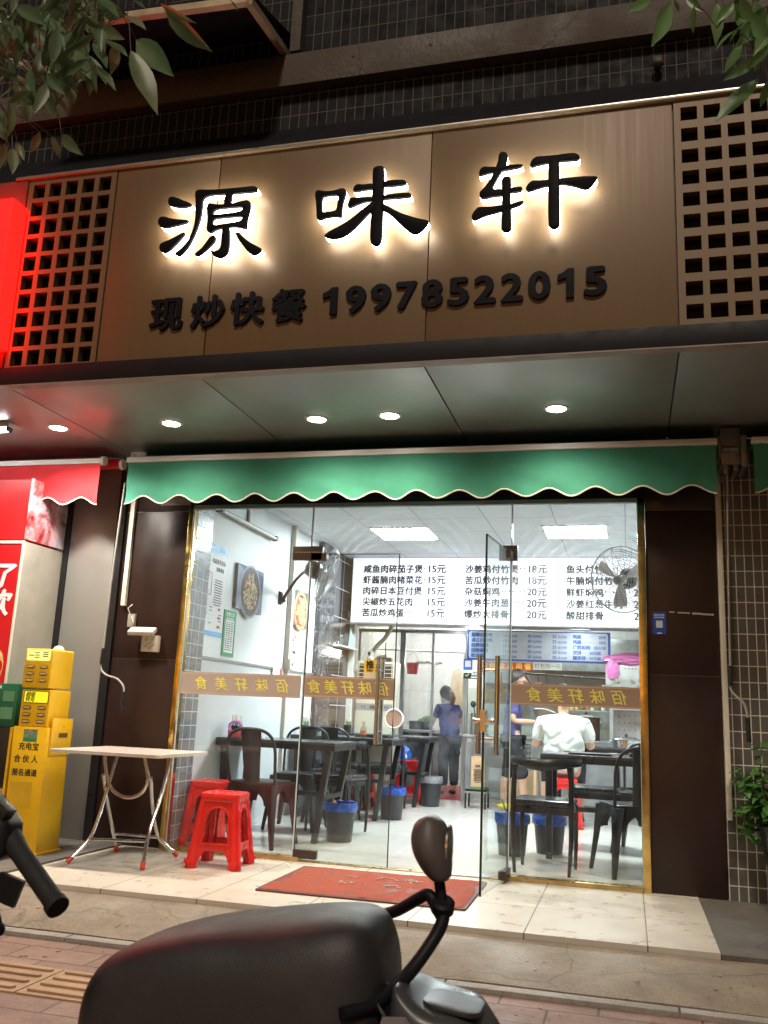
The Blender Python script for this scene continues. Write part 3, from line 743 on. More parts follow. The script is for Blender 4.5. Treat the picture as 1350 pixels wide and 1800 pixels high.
t1, B1, g1 = leaf('closed left glass door leaf with the yellow push sticker', (-2.205, 0, 0), 0, .660, 1)
band(t1, 0, 0, 0, 0, FILM) if False else None
def band_on(t, B, x0, x1, z0, z1, mat, chars, y=-.0085):
    b = MB().box((x0, y-.0012, z0), (x1, y+.0012, z1))
    e = MB().box((x0, y-.0016, z0+.004), (x1, y-.0013, z0+.012)).box((x0, y-.0016, z1-.012), (x1, y-.0013, z1-.004))
    L = MB(); n = len(chars); wv = (x1-x0-.03)/n
    for i, ch in enumerate(chars):
        vs, fs = text(ch, .10, .001, .001, 'CENTER', .25)
        cx = x0+.02+wv*(i+.5); L.add([(-v[0]+cx, v[1]+(z0+z1)/2-.036, v[2]) for v in vs], fs, FR(0, y-.003, 0))
    B(b, 'vinyl_band', mat, smooth=0); B(e, 'band_edge', BANDEDGE, smooth=0); B(L, 'band_letters', FILM_GOLD, smooth=0)
band_on(t1, B1, .006, .655, 1.090, 1.236, FILM, '食美轩味佰')
STK = pm('yellow sticker', (.72, .46, .03), .4)
m = MB(); B1(MB().box((.438, -.011, 1.272), (.520, -.0075, 1.362)), 'sticker', STK, smooth=0)
B1(MB().box((.436, -.011, 1.232), (.522, -.0075, 1.272)), 'sticker', pm('pale sticker', (.55, .52, .40), .4), smooth=0)
m = MB(); m.add(*text('推', .058, .001, .0025, 'CENTER'), FR(.479, -.0125, 1.305)); m.add(*text('PUSH', .018, .001, .001, 'CENTER'), FR(.479, -.0125, 1.281))
B1(m, 'sticker_text', INK, smooth=0)
t2, B2, g2 = leaf('right glass door leaf standing open towards the street', (-.757, 0, 0), R_(84.5), .700, -1)
m = MB().cbox((-.690, 0, .985), (.05, .034, .125)); m.tube([(-.69, -.05, .985), (-.69, .05, .985)], .014, 10); m.ball((-.69, -.055, .985), .017); m.ball((-.69, .055, .985), .017)
B2(m, 'lock', HANDLE)
m = MB().box((-.30, -.010, 1.16), (-.265, -.0075, 1.29)); B2(m, 'sticker', pm('orange sticker', (.60, .22, .03), .45), smooth=0)
m = MB().box((-2.09, -.33, .0025), (-1.78, -.30, .004)); 
# threshold strip between the fixed panes
tr = MB().box((-2.16, -.03, .0), (-.80, .04, .006)).build('threshold', SILLG, sf, world=True)

# ------------------------------------------------------------------ awnings
def cloth(parent, name, mat, x0, x1, y, ztop, zbot, amp, n, thick=.003, seed=0, flare=.0, endslope=0.0):
    nx = n*14; nz = 9; vs = []; fs = []; edge = []
    L = x1-x0
    for i in range(nx+1):
        u = i/nx; x = x0+L*u
        zb = zbot+amp*.5*(1-math.cos(2*PI*n*u))
        for j in range(nz+1):
            v = j/nz; z = ztop+(zb-ztop)*v
            dy = .026*v*mnoise.noise((x*1.7+seed, 0, 3))+.016*v*v*mnoise.noise((x*5.5+seed, z*2, 1))+.022*v*max(0, mnoise.noise((x*3+z*9+seed, z*3, 5))-.10)-.012*v*max(0, mnoise.noise((x*4-z*11+seed, z*2, 8))-.2)-.004*v*math.sin(2*PI*n*u*.5+seed)+.006*mnoise.noise((x*9+seed, z*14, 7))*v
            vs.append((x+endslope*v*(2*u-1), y+dy-flare*v, z))
        edge.append(vs[-1])
    k = len(vs)
    vs += [(p[0], p[1]+thick, p[2]) for p in vs]
    w_ = nz+1
    for i in range(nx):
        for j in range(nz):
            a = i*w_+j
            fs += [(a, a+1, a+w_+1, a+w_), (k+a, k+a+w_, k+a+w_+1, k+a+1)]
    for i in range(nx):
        a = i*w_+nz; fs.append((a, k+a, k+a+w_, a+w_)); a = i*w_; fs.append((a, a+w_, k+a+w_, k+a))
    for j in range(nz):
        a = j; fs.append((a, k+a, k+a+1, a+1)); a = nx*w_+j; fs.append((a, a+1, k+a+1, k+a))
    MB().add(vs, fs).build(name, mat, parent, world=True, smooth=60)
    MB().tube([(p[0], p[1]-.001, p[2]-.002) for p in edge], .0055, 6).build('piping', PIPING, parent, world=True)
def awning(label, x0, x1, mat, n, seed, caps):
    t = thing('awning', label, 'awning', ((x0+x1)/2, -.2, 2.75))
    cloth(t, 'valance', mat, x0, x1, -.352, 2.735, 2.425, .058, n, seed=seed)
    m = MB(); k = 24
    for i in range(k):
        a = x0+(x1-x0)*i/k; b = x0+(x1-x0)*(i+1)/k
        m.add([(a,-.34,2.778),(b,-.34,2.778),(b,-.09,2.868),(a,-.09,2.868),(a,-.34,2.774),(b,-.34,2.774),(b,-.09,2.862),(a,-.09,2.862)], [(0,1,2,3),(7,6,5,4),(0,4,5,1),(2,6,7,3)])
    m.build('canvas', mat, t, world=True)
    m = MB(); m.box((x0-.01, -.366, 2.738), (x1+.01, -.330, 2.776)); m.box((x0-.01, -.369, 2.752), (x1+.01, -.366, 2.757)); m.build('front_bar', WHITE_PAINT, t, world=True, bevel=.003)
    m = MB(); m.cyl((x0, -.08, 2.81), (x1, -.08, 2.81), .04, 16); m.build('roller', mat, t, world=True)
    if caps: MB().cyl((x1+.008, -.348, 2.757), (x1+.035, -.348, 2.757), .036, 20).build('end_cap', OFFWHITE, t, world=True)
    m = MB(); m.box((x0+.25, -.33, 2.60), (x1-.25, -.30, 2.63)); m.taper((x0+.3, -.31, 2.62), (x0+.3, -.02, 2.60), .014, .014); m.taper((x1-.3, -.31, 2.62), (x1-.3, -.02, 2.60), .014, .014)
    m.build('folding_arm', BLACK_METAL, t, world=True)
    return t
ag = awning('green awning with scalloped cream edged valance over the glass front', -3.565, .555, GREEN, 14, 2, False)
ar = awning('red awning with scalloped valance over the shop next door', -6.30, -3.80, RED_CANVAS, 9, 9, True)
a2 = awning('end of a second green awning at the far right over the tiled wall', .775, 3.2, GREEN, 8, 5, False)
m = MB()
for sgn in (0, 1):
    x = -3.655+sgn*.115
    m.taper((x, -.16, 2.72), (x, -.16, 2.872), .008, .008)
m.taper((-3.655, -.16, 2.868), (-3.54, -.16, 2.868), .008, .008); m.box((-3.65, -.15, 2.70), (-3.545, -.0, 2.86)); m.cyl((-3.68, -.26, 2.75), (-3.655, -.26, 2.75), .04, 16)
m.build('bracket', OFFWHITE, ag, world=True)
m = MB(); m.box((.590, -.30, 2.62), (.705, -.02, 2.862)); m.box((.575, -.33, 2.66), (.589, -.05, 2.80)); m.box((.706, -.33, 2.60), (.740, -.05, 2.80)); m.cyl((.60, -.305, 2.72), (.69, -.305, 2.72), .02, 12)
for z in (2.66, 2.74, 2.82): m.cyl((.61, -.302, z), (.61, -.306, z), .008, 8); m.cyl((.69, -.302, z), (.69, -.306, z), .008, 8)
m.box((.60, -.305, 2.56), (.63, -.06, 2.62)); m.box((.66, -.305, 2.58), (.69, -.06, 2.62))
m.build('gearbox', pm('grimy steel bracket', (.16, .15, .14), .45, .6, .3, 20), ag, world=True, bevel=.003)
def crank(label, pts, g1_, g2_):
    t = thing('awning_crank', label, 'crank handle', pts[0], 0, 'awning crank handles')
    MB().tube(spline(pts, 5), .0075, 8).build('rod', pm('grey crank rod', (.34, .33, .31), .35, .3), t, world=True)
    for a, b in (g1_, g2_): MB().cyl(a, b, .014, 10).build('grip', BLACK_PLASTIC, t, world=True)
crank('awning crank hanging in front of the grey pillar', [(-3.62,-.28,2.60),(-3.63,-.30,2.0),(-3.64,-.30,1.36),(-3.645,-.30,1.24),(-3.60,-.30,1.185),(-3.50,-.30,1.155),(-3.445,-.30,1.10),(-3.44,-.30,1.02)],
      ((-3.638,-.30,1.37),(-3.642,-.30,1.26)), ((-3.44,-.30,1.07),(-3.441,-.30,.94)))
crank('awning crank hanging in front of the right tiled wall', [(.625,-.28,2.58),(.61,-.30,2.0),(.597,-.30,1.36),(.592,-.30,1.25),(.615,-.30,1.20),(.665,-.30,1.15),(.682,-.30,1.08),(.684,-.30,1.0)],
      ((.598,-.30,1.37),(.594,-.30,1.25)), ((.682,-.30,1.07),(.685,-.30,.93)))
tag(MB().box((-3.70, -.036, 1.71), (-3.664, -.002, 2.70)).build('cable_trunking', OFFWHITE, bevel=.003), 'beige cable trunking running down the left brown pillar', 'trunking')
tag(MB().box((.575, -.040, .46), (.606, .002, 2.66)).build('cable_trunking', OFFWHITE, bevel=.003), 'cream cable trunking between right brown pillar and tiled wall', 'trunking')

# small things fixed to the pillars
so = thing('socket_box', 'cream outdoor socket box with its lid flipped up on the left pillar', 'socket', (-3.42, 0, 1.43))
MB().box((-.068, -.045, -.06), (.068, -.001, .06)).build('box', OFFWHITE, so, bevel=.006)
MB().cbox((-.045, -.085, .085), (.20, .085, .035), (.5, 0, .1)).build('lid', OFFWHITE, so, bevel=.008)
m = MB()
for x, z in ((-.03, .025), (.02, .028), (-.03, -.02), (.0, .0), (.03, -.015), (.0, -.035)):
    m.cbox((x, -.0455, z), (.012, .002, .006)); m.cbox((x+.01, -.0455, z+.012), (.005, .002, .010))
m.build('socket_face', INK, so)
sw = thing('switch_box', 'small old grey switch with loose wires on the left pillar', 'switch', (-3.60, 0, 1.60))
MB().box((-.03, -.03, -.05), (.03, -.001, .05)).build('box', LINE_GREY, sw, bevel=.005)
m = MB(); m.tube([(-.02, -.02, .05), (-.03, -.04, .09), (0, -.03, .12)], .004, 6); m.tube([(.02, -.03, -.04), (.035, -.05, -.02), (.01, -.04, .03)], .004, 6); m.build('wire', OFFWHITE, sw)
st = thing('sticker', 'small blue notice sticker on the right brown pillar', 'sticker', (.205, -.002, 1.65))
MB().box((-.043, -.0014, -.072), (.043, 0, .072)).build('backing', pm('blue sticker', (.012, .045, .26), .4), st)
m = MB()
for k in range(5): m.cbox((-.026+k*.013, -.0018, .052), (.009, .0006, .009)); m.cbox((-.026+k*.013, -.0018, .036), (.009, .0006, .009))
m.cbox((0, -.0018, -.008), (.042, .0006, .046)); m.cbox((0, -.0018, -.066), (.03, .0006, .008)); m.build('sticker_text', pm('pale blue print', (.42, .46, .52), .5), st)
m = MB()
for k, (x, l) in enumerate(((.27, .03), (.32, .075), (.41, .06), (.47, .07))): m.cbox((x+l/2, -.0012, 1.722-.004*k), (l, .002, .008+.004*(k > 1)), (0, .03, 0))
m.build('scratch', pm('scratched paint', (.35, .31, .28), .6), prt, world=True)

# ------------------------------------------------------------------ interior shell
slab('interior_floor', -3.9, .022, .9, 9.2, -.12, -.001, FLOOR_IN)
RED_FLOOR = pm('red kitchen floor mat', (.30, .035, .03), .6, 0, .15, 12, .3, 150)
tag(MB().box((-2.75, 5.25, .0), (-1.98, 7.4, .008)).build('floor_mat', RED_FLOOR), 'red floor mat under the cook in the kitchen', 'mat')
def wallbox(name, a, b, mat): return struct(MB().box(a, b).build(name, mat))
wallbox('wall_side', (-3.40, .145, 0), (-3.222, 4.30, 2.80), WHITE_WALL)
wallbox('wall_jamb', (-3.222, .065, 0), (-3.168, .33, 2.80), JAMB_TILES)
wallbox('wall_opposite', (.50, .145, 0), (.64, 9.0, 2.80), WHITE_WALL)
wallbox('wall_rear', (-4.2, 8.0, 0), (.7, 8.15, 2.8), KITCHEN_TILES)
wallbox('wall_kitchen', (-3.55, 4.30, 0), (-3.41, 8.0, 2.8), KITCHEN_TILES)
wallbox('ceiling', (-3.22, .145, 2.79), (.50, 4.16, 2.86), CEIL)
KCEIL = tiles('grey kitchen ceiling panels', (.44, .45, .44), (.12, .12, .12), 0, 1, .60, .60, -2.35, 4.0, .008, .35, .08, .2, .15, .002, 3)
wallbox('ceiling_kitchen', (-3.41, 4.17, 2.10), (.50, 5.42, 2.16), KCEIL)
wallbox('ceiling_back', (-3.41, 5.43, 2.42), (.50, 8.0, 2.48), KCEIL)
wallbox('wall_bulkhead', (-3.41, 5.36, 2.165), (.50, 5.42, 2.42), WHITE_WALL)
# wainscot, trim, pilaster, black tiled recess on the long wall
tag(MB().box((-3.221, .332, .0), (-3.205, 3.05, 1.352)).build('wainscot', WAINSCOT), 'pale grey marble tile wainscot on the long white wall', 'wainscot')
tag(MB().box((-3.221, .332, 1.353), (-3.196, 3.05, 1.375)).build('wall_trim', pm('grey metal trim', (.30, .30, .29), .4, .5)), 'thin grey metal trim above the marble wainscot', 'trim')
tag(MB().box((-3.221, 3.052, .0), (-3.165, 3.55, 2.788)).build('pilaster', MARBLE), 'black veined marble pilaster at the end of the white wall', 'pilaster')
bt = thing('tiled_recess', 'black tiled wall with pale joints and a narrow white shelf', 'tiled wall', (-3.2, 3.9, 0))
MB().box((-3.221, 3.552, .0), (-3.200, 4.27, 2.788)).build('tiles', BLACK_TILES, bt, world=True)
MB().box((-3.199, 3.60, 1.705), (-3.08, 4.26, 1.722)).build('shelf', WHITE_PAINT, bt, world=True)
MB().box((-3.221, 4.272, .0), (-3.135, 4.33, 2.02)).build('frame', WHITE_PAINT, bt, world=True, bevel=.004)
t = thing('glass_jar', 'clear glass jar standing on the narrow white shelf', 'jar', (-3.14, 3.72, 1.723))
MB().lathe([(.03, 0), (.045, .03), (.045, .08), (.03, .10)], 16).build('jar', glass_mat('jar glass', (.85, .9, .9), .25), t); MB().cyl((0, 0, .1), (0, 0, .115), .032, 14).build('lid', STEEL, t)
CLOTHT = pm('pale green cloth', (.42, .60, .56), .8)
m = MB(); m.add([(-3.14, 4.05, 1.725), (-3.10, 4.19, 1.725), (-3.17, 4.20, 1.725), (-3.13, 4.09, 1.96), (-3.15, 4.11, 1.95)], [(0, 1, 3), (1, 2, 4, 3), (2, 0, 3, 4), (0, 2, 1)])
tag(m.build('folded_cloth', CLOTHT), 'folded pale green cloth standing on the narrow white shelf', 'cloth')
tag(MB().box((-3.221, 2.205, .0), (-3.17, 2.27, 2.788)).build('pipe_cover', OFFWHITE, bevel=.004), 'cream vertical pipe cover beside the fan bracket', 'pipe cover')
t = thing('wall_socket', 'white wall socket at the foot of the cream pipe cover', 'socket', (-3.168, 2.235, 1.42))
MB().box((-.003, -.055, -.05), (.03, .055, .05)).build('box', OFFWHITE, t, bevel=.005); MB().box((.031, -.02, -.012), (.032, .02, .012)).build('slots', INK, t)

# lamps
def light_panel(label, x, y):
    t = thing('ceiling_panel_light', label, 'ceiling light', (x, y, 2.79), group='square panel lights in the white ceiling')
    m = MB(); m.add(*plate([rect(-.31, -.31, .31, .31), rect(-.285, -.285, .285, .285)], .012), TF((0, 0, -.008))); m.build('frame', WHITE_PAINT, t, smooth=0)
    MB().box((-.285, -.285, -.009), (.285, .285, -.004)).build('diffuser', PANEL_LIT, t)
light_panel('left square panel light, half hidden by the smeared glass above the doors', -2.16, 2.62)
light_panel('right square panel light in front of the menu board', -.46, 2.60)
t = thing('tube_light', 'unlit grey tube lamp high on the long white wall', 'tube light', (-3.2, 1.07, 2.56))
MB().box((-.018, -.62, -.02), (.02, .62, .02)).build('housing', LINE_GREY, t, bevel=.003); MB().cyl((.035, -.58, -.01), (.035, .58, -.01), .014, 10).build('tube', WHITE_PAINT, t)
m = MB()
for s_ in (-.6, .6): m.box((.0, s_-.02, -.03), (.05, s_+.02, .015))
m.build('end_cap', LINE_GREY, t)
m = MB(); m.box((-.018, .02, .03), (.0, .05, .225)); m.build('cable_duct', LINE_GREY, t)

def recessed(label, x, y):
    t = thing('downlight', label, 'ceiling light', (x, y, 2.10), group='downlights in the low kitchen ceiling')
    MB().lathe([(.085, -.0005), (.088, -.006), (.105, -.007), (.11, .0)], 24).build('trim_ring', WHITE_PAINT, t); MB().lathe([(.0001, -.006), (.084, -.0065), (.084, -.0005), (.0001, -.0005)], 24).build('lens', em('lit kitchen downlight', (.95, .99, 1.0), 70.0), t)
recessed('lit downlight in the low kitchen ceiling above the partition end', -2.12, 4.72)
recessed('lit downlight in the low kitchen ceiling above the serving counter', -.55, 4.55)
# posters on the long wall
def poster(name, label, cat, y0, y1, z0, z1, mat, x=-3.2215, d=.006):
    t = thing(name, label, cat, (x, (y0+y1)/2, (z0+z1)/2))
    MB().box((0, (y0-y1)/2, (z0-z1)/2), (d, (y1-y0)/2, (z1-z0)/2)).build('sheet', mat, t)
    return t, d
def lw(m, t, u, v, w_, h_, d, rot=0): m.cbox((d+.0008, u, v), (.0012, w_, h_), (rot, 0, 0))
random.seed(11)
t, d = poster('notice_board', 'tall white notice with a blue header near the front of the white wall', 'notice', .30, .75, 1.545, 2.285, WHITE)
SKY = pm('light blue print', (.14, .42, .74), .5); RED_INK = pm('red print', (.55, .05, .05), .5); GREEN_INK = pm('green print', (.03, .30, .13), .5)
m = MB(); lw(m, t, 0, .33, .448, .075, d); lw(m, t, 0, -.35, .448, .035, d); lw(m, t, -.14, -.02, .11, .02, d); lw(m, t, -.14, -.20, .11, .02, d); m.build('header', SKY, t)
m = MB(); m.add(*text('通知', .05, .001, .001, 'CENTER'), LW(d+.0022, .13, .315)); lw(m, t, -.10, .333, .18, .025, d+.0012); m.build('header_text', WHITE, t)
m = MB(); m.add(*text('食品安全公示', .042, .001, .001, 'CENTER'), LW(d+.001, .07, .215)); m.add(*text('监督电话', .036, .001, .001, 'CENTER'), LW(d+.001, .10, .155))
for k in range(11): lw(m, t, .09, .08-k*.020, .16+random.uniform(-.05, .01), .008, d)
for k in range(3): lw(m, t, -.14, .25-k*.03, .10, .010, d)
for k in range(8): lw(m, t, random.choice((-.02, .10, .16)), -.12-k*.025, .05, .007, d)
for k in range(5): lw(m, t, -.15, -.06-k*.02, .07, .006, d)
m.build('print', INK, t)
m = MB(); m.add(*plate([rect(-.215, -.05, -.035, .13), rect(-.210, -.045, -.04, .125)], .001), LW(d+.0012, 0, 0)); lw(m, t, -.125, .10, .06, .01, d)
for k in range(3): lw(m, t, .14, -.15-k*.07, .04, .02, d)
m.build('red_print', RED_INK, t)
t, d = poster('notice', 'green and white price list poster below the bowl picture', 'poster', .775, 1.015, 1.405, 1.785, GREEN_INK)
m = MB(); lw(m, t, 0, -.025, .17, .27, d); m.build('list_area', WHITE, t)
m = MB(); m.add(*text('收费公示', .042, .001, .001, 'CENTER'), LW(d+.001, 0, .14)); lw(m, t, 0, .122, .15, .008, d); m.build('header_text', WHITE, t)
m = MB()
for k in range(14):
    for c in range(3): lw(m, t, -.055+c*.05, .09-k*.0175, .036 if random.random() < .85 else .02, .007, d+.0012)
m.build('print', INK, t)
def picture(label, y0, y1, z0, z1, bowl, foods, bgc, accent):
    t, d = poster('food_picture', label, 'picture', y0, y1, z0, z1, pm('picture edge', (.25, .24, .24), .5), d=.028)
    w_, h_ = y1-y0, z1-z0
    m = MB(); lw(m, t, 0, 0, w_-.004, h_-.004, d); m.build('print', pm('print ground', bgc, .4, 0, .35, 9), t)
    m = MB(); m.add(*plate([[( -w_/2, h_/2-.002), (-.02, h_/2-.002), (w_*.05, h_*.30), (-w_*.2, h_*.36)], [(w_*.30, h_*.42), (w_/2-.003, h_*.40), (w_/2-.003, h_*.05), (w_*.38, h_*.12)]], .0008), LW(d+.002, 0, 0)); m.build('print_cloth', accent, t)
    r = w_*.40
    for nm, rr, col, dz in (('print_rim', r, (.30, .33, .36) if bowl else (.50, .20, .08), 0), ('print_bowl', r*.92, (.04, .045, .05) if bowl else (.62, .44, .22), .0006), ('print_base', r*.80, (.035, .03, .028), .0012)):
        m = MB(); m.add(*plate([ell(.0, -.02, rr, rr*1.02)], .0006), LW(d+.0028+dz, 0, 0)); m.build(nm, pm(nm, col, .4), t)
    for i, (nm, col, cnt, ln) in enumerate(foods):
        m = MB()
        for k in range(cnt):
            a = random.uniform(0, 2*PI); q = r*.66*math.sqrt(random.random())
            m.cbox((d+.0052+.0007*i+.00001*k, q*math.cos(a), -.02+q*math.sin(a)*1.0), (.0006, ln, ln*.42), (random.uniform(-1.4, 1.4), 0, 0))
        m.build(nm, pm(nm, col, .45, 0, .3, 60), t)
picture('picture of a grey bowl of noodles on the white wall', .93, 1.50, 1.815, 2.20, True,
        [('print_meat', (.22, .07, .045), 60, .05), ('print_noodle', (.55, .40, .26), 60, .045), ('print_onion', (.50, .26, .20), 30, .03), ('print_herb', (.06, .28, .06), 16, .04)], (.16, .19, .27), pm('blue cloth print', (.05, .08, .17), .5))
picture('picture of red sausages in a wok beside the cream pipe cover', 2.28, 2.77, 1.815, 2.175, False,
        [('print_sauce', (.12, .04, .025), 40, .07), ('print_sausage', (.55, .06, .035), 34, .11), ('print_pasta', (.66, .42, .17), 22, .08), ('print_herb', (.10, .36, .10), 8, .05)], (.05, .08, .07), pm('green leaf print', (.03, .14, .08), .5))
t, d = poster('no_smoking_sign', 'white no smoking sign below the sausage picture', 'sign', 2.33, 2.53, 1.475, 1.775, WHITE)
m = MB(); m.add(*plate([ell(0, .05, .075, .075), ell(0, .05, .060, .060)], .001), LW(d+.001, 0, 0)); lw(m, t, 0, .05, .13, .014, d, R_(45)); m.build('symbol', RED_INK, t)
m = MB(); lw(m, t, 0, .045, .085, .014, d-.0006); m.tube([(d+.001, .03, .06), (d+.001, .04, .08), (d+.001, .025, .095)], .004, 6)
m.add(*text('禁止吸烟', .04, .001, .001, 'CENTER'), LW(d+.001, 0, -.09)); lw(m, t, 0, -.115, .13, .008, d); m.build('print', INK, t)
t, d = poster('notice', 'small white paper with a red corner just above the trim', 'paper', 2.0-.14, 2.0+.10, 1.30, 1.372, WHITE, x=-3.19)
m = MB(); lw(m, t, .08, 0, .06, .066, d); m.build('red_print', RED_INK, t)

# menu boards
mb = thing('menu_board', 'wide glowing white menu lightbox with black dish names and prices', 'menu', (-1.3, 4.05, 2.02))
MB().box((-3.132, 4.062, 2.012), (.498, 4.16, 2.788)).build('frame', pm('menu frame', (.55, .55, .56), .4, .3), mb, world=True)
MB().box((-3.125, 4.050, 2.024), (.496, 4.0605, 2.780)).build('lit_face', em('lit menu face', (.80, .81, .97), .88, (.5, .5, .5)), mb, world=True, smooth=0)
rows = [[('咸鱼肉碎茄子煲', '··', '15元'), ('虾酱腩肉啫菜花', '··', '15元'), ('肉碎日本豆付煲', '··', '15元'), ('尖椒炒五花肉', '····', '15元'), ('苦瓜炒鸡蛋', '·······', '15元')],
        [('沙姜鸡付竹煲', '······', '18元'), ('苦瓜炒付竹肉', '······', '18元'), ('杂菇焖鸡', '········', '20元'), ('沙姜牛肉葱', '·······', '20元'), ('爆炒大排骨', '········', '20元')],
        [('鱼头付竹', '······', '28元'), ('牛腩焖付竹', '·····', '28元'), ('鲜虾焖鸡', '·······', '28元'), ('沙姜红葱牛肉', '···', '28元'), ('酸甜排骨', '·······', '28元')]]
m = MB()
for c, (xa, xb) in enumerate(((-2.995, -2.005), (-1.785, -.855), (-.645, .30))):
    for r, (nm, dots, price) in enumerate(rows[c]):
        z = 2.612-.1285*r; S = .100; P_ = .1025
        L = len(nm)*P_
        for k, ch in enumerate(nm): m.add(*text(ch, S, .001, .0042), FR(xa+k*P_, 4.0485, z))
        vs, fs = text(price, .112, .001, .0040); wd_ = max(v[0] for v in vs); m.add(vs, fs, FR(xb-wd_, 4.0485, z))
        x = xa+L+.02
        while x < xb-wd_-.015:
            m.add(*plate([ell(0, 0, .009, .009, 8)], .001), FR(x, 4.0485, z+.045)); x += .042
m.build('menu_text', INK, mb, world=True, smooth=0)
m = MB()
m.add(*text('28元', .085, .001, 0, 'LEFT', .35), FR(-1.02, 4.0485, 2.045)); m.build('handwriting', pm('faint pen', (.38, .37, .44), .6), mb, world=True, smooth=0)
m = MB(); m.add(*text('三鸡', .06, .001, 0), FR(-1.76, 4.0485, 2.05)); m.add(*text('鸡蛋', .06, .001, 0), FR(-1.40, 4.0485, 2.05)); m.build('handwriting', pm('faint red pen', (.62, .45, .52), .6), mb, world=True, smooth=0)

bm_ = thing('menu_board', 'blue framed roast meat menu board hanging below the lit one', 'menu', (-1.0, 4.9, 1.7))
MB().box((-1.885, 4.905, 1.672), (-.185, 4.935, 2.035)).build('frame', pm('blue board frame', (.02, .10, .42), .4), bm_, world=True, bevel=.004)
MB().add(*plate([rrect(-1.862, 1.695, -.215, 2.020, .025)], .004), FR(0, 4.902, 0)).build('face', pm('pale blue board', (.55, .62, .70), .35), bm_, world=True, smooth=0)
m = MB()
names = ['招牌白切鸡', '湛江白切鸡', '招牌烧鸭', '招牌烧肉', '豉油鸡']; right_ = [('鸭腿', '20元'), ('鸡腿', '18元'), ('广西扣肉', '18元/份'), ('双拼', '20元起'), ('腿类拼', '25元起')]
for r in range(5):
    z = 1.958-.062*r
    m.add(*text(names[r], .052, .001, .0022), FR(-1.835, 4.8985, z))
    for x, a, b in ((-1.45, '15', '元/小份'), (-1.155, '20', '元/中份'), (-.86, '25', '元/大份')):
        m.add(*text(a, .050, .001, .0016), FR(x, 4.8985, z)); m.add(*text(b, .033, .001, .001), FR(x+.062, 4.8985, z))
    m.add(*text(right_[r][0], .050, .001, .0022), FR(-.62, 4.8985, z))
    p_ = right_[r][1]; vs, fs = text(p_, .044, .001, .0014); wd_ = max(v[0] for v in vs); m.add(vs, fs, FR(-.235-wd_-(.06 if r > 2 else 0), 4.8985, z))
    m.cbox((-.44, 4.8995, z+.018), (.14-.02*(r > 1), .001, .002))
m.build('menu_text', BLUE_INK, bm_, world=True, smooth=0)
tag(MB().cyl((-1.3, 4.9, 2.065), (-.40, 4.9, 2.065), .016, 10).build('hanging_rod', STEEL), 'steel rod above the blue framed menu board', 'rod')
t = thing('shop_notice', 'red strip sign with yellow characters under the blue menu', 'sign', (-1.40, 4.88, 1.61))
MB().box((-.33, -.004, -.045), (.31, .004, .045)).build('board', pm('red sign', (.50, .03, .02), .4), t)
m = MB()
for k, ch in enumerate('先付款后用餐'): m.add(*text(ch, .085, .001, .003, 'CENTER'), FR(-.27+k*.105, -.006, -.032))
m.build('sign_text', pm('yellow print', (.75, .48, .04), .5), t, smooth=0)
t = thing('shop_notice', 'white paper strip reading takeaway one yuan extra, right of the red strip', 'notice', (-.91, 4.88, 1.625))
MB().box((-.165, -.003, -.045), (.165, .003, .04)).build('paper', pm('thin paper', (.60, .62, .55), .6), t); m = MB(); m.add(*text('打包加一元', .062, .001, .0006, 'CENTER'), FR(0, -.005, -.026)); m.build('sign_text', pm('grey print', (.16, .17, .15), .6), t, smooth=0)
t = thing('payment_sign', 'small blue payment sign left of the red strip', 'sign', (-1.865, 4.88, 1.615))
MB().box((-.055, -.004, -.065), (.055, .004, .065)).build('board', pm('blue sign', (.03, .12, .45), .4), t); MB().box((-.035, -.0062, -.03), (.035, -.0045, .045)).build('paper', WHITE, t); MB().box((-.06, -.005, -.10), (.06, .004, -.068)).build('caption', WHITE, t)
t = thing('payment_sign', 'small black sign with a green tick below the blue one', 'sign', (-1.81, 4.88, 1.487))
MB().box((-.105, -.004, -.042), (.115, .004, .042)).build('board', BLACK_PLASTIC, t)
m = MB(); m.tube([(-.085, -.006, .004), (-.068, -.006, -.014), (-.040, -.006, .018)], .007, 6); m.build('tick', pm('green tick', (.30, .55, .12), .5), t)
m = MB(); m.add(*text('自助', .040, .001, .001), FR(-.012, -.006, .002)); m.cbox((.035, -.0055, -.022), (.10, .001, .012)); m.build('sign_text', WHITE, t, smooth=0)

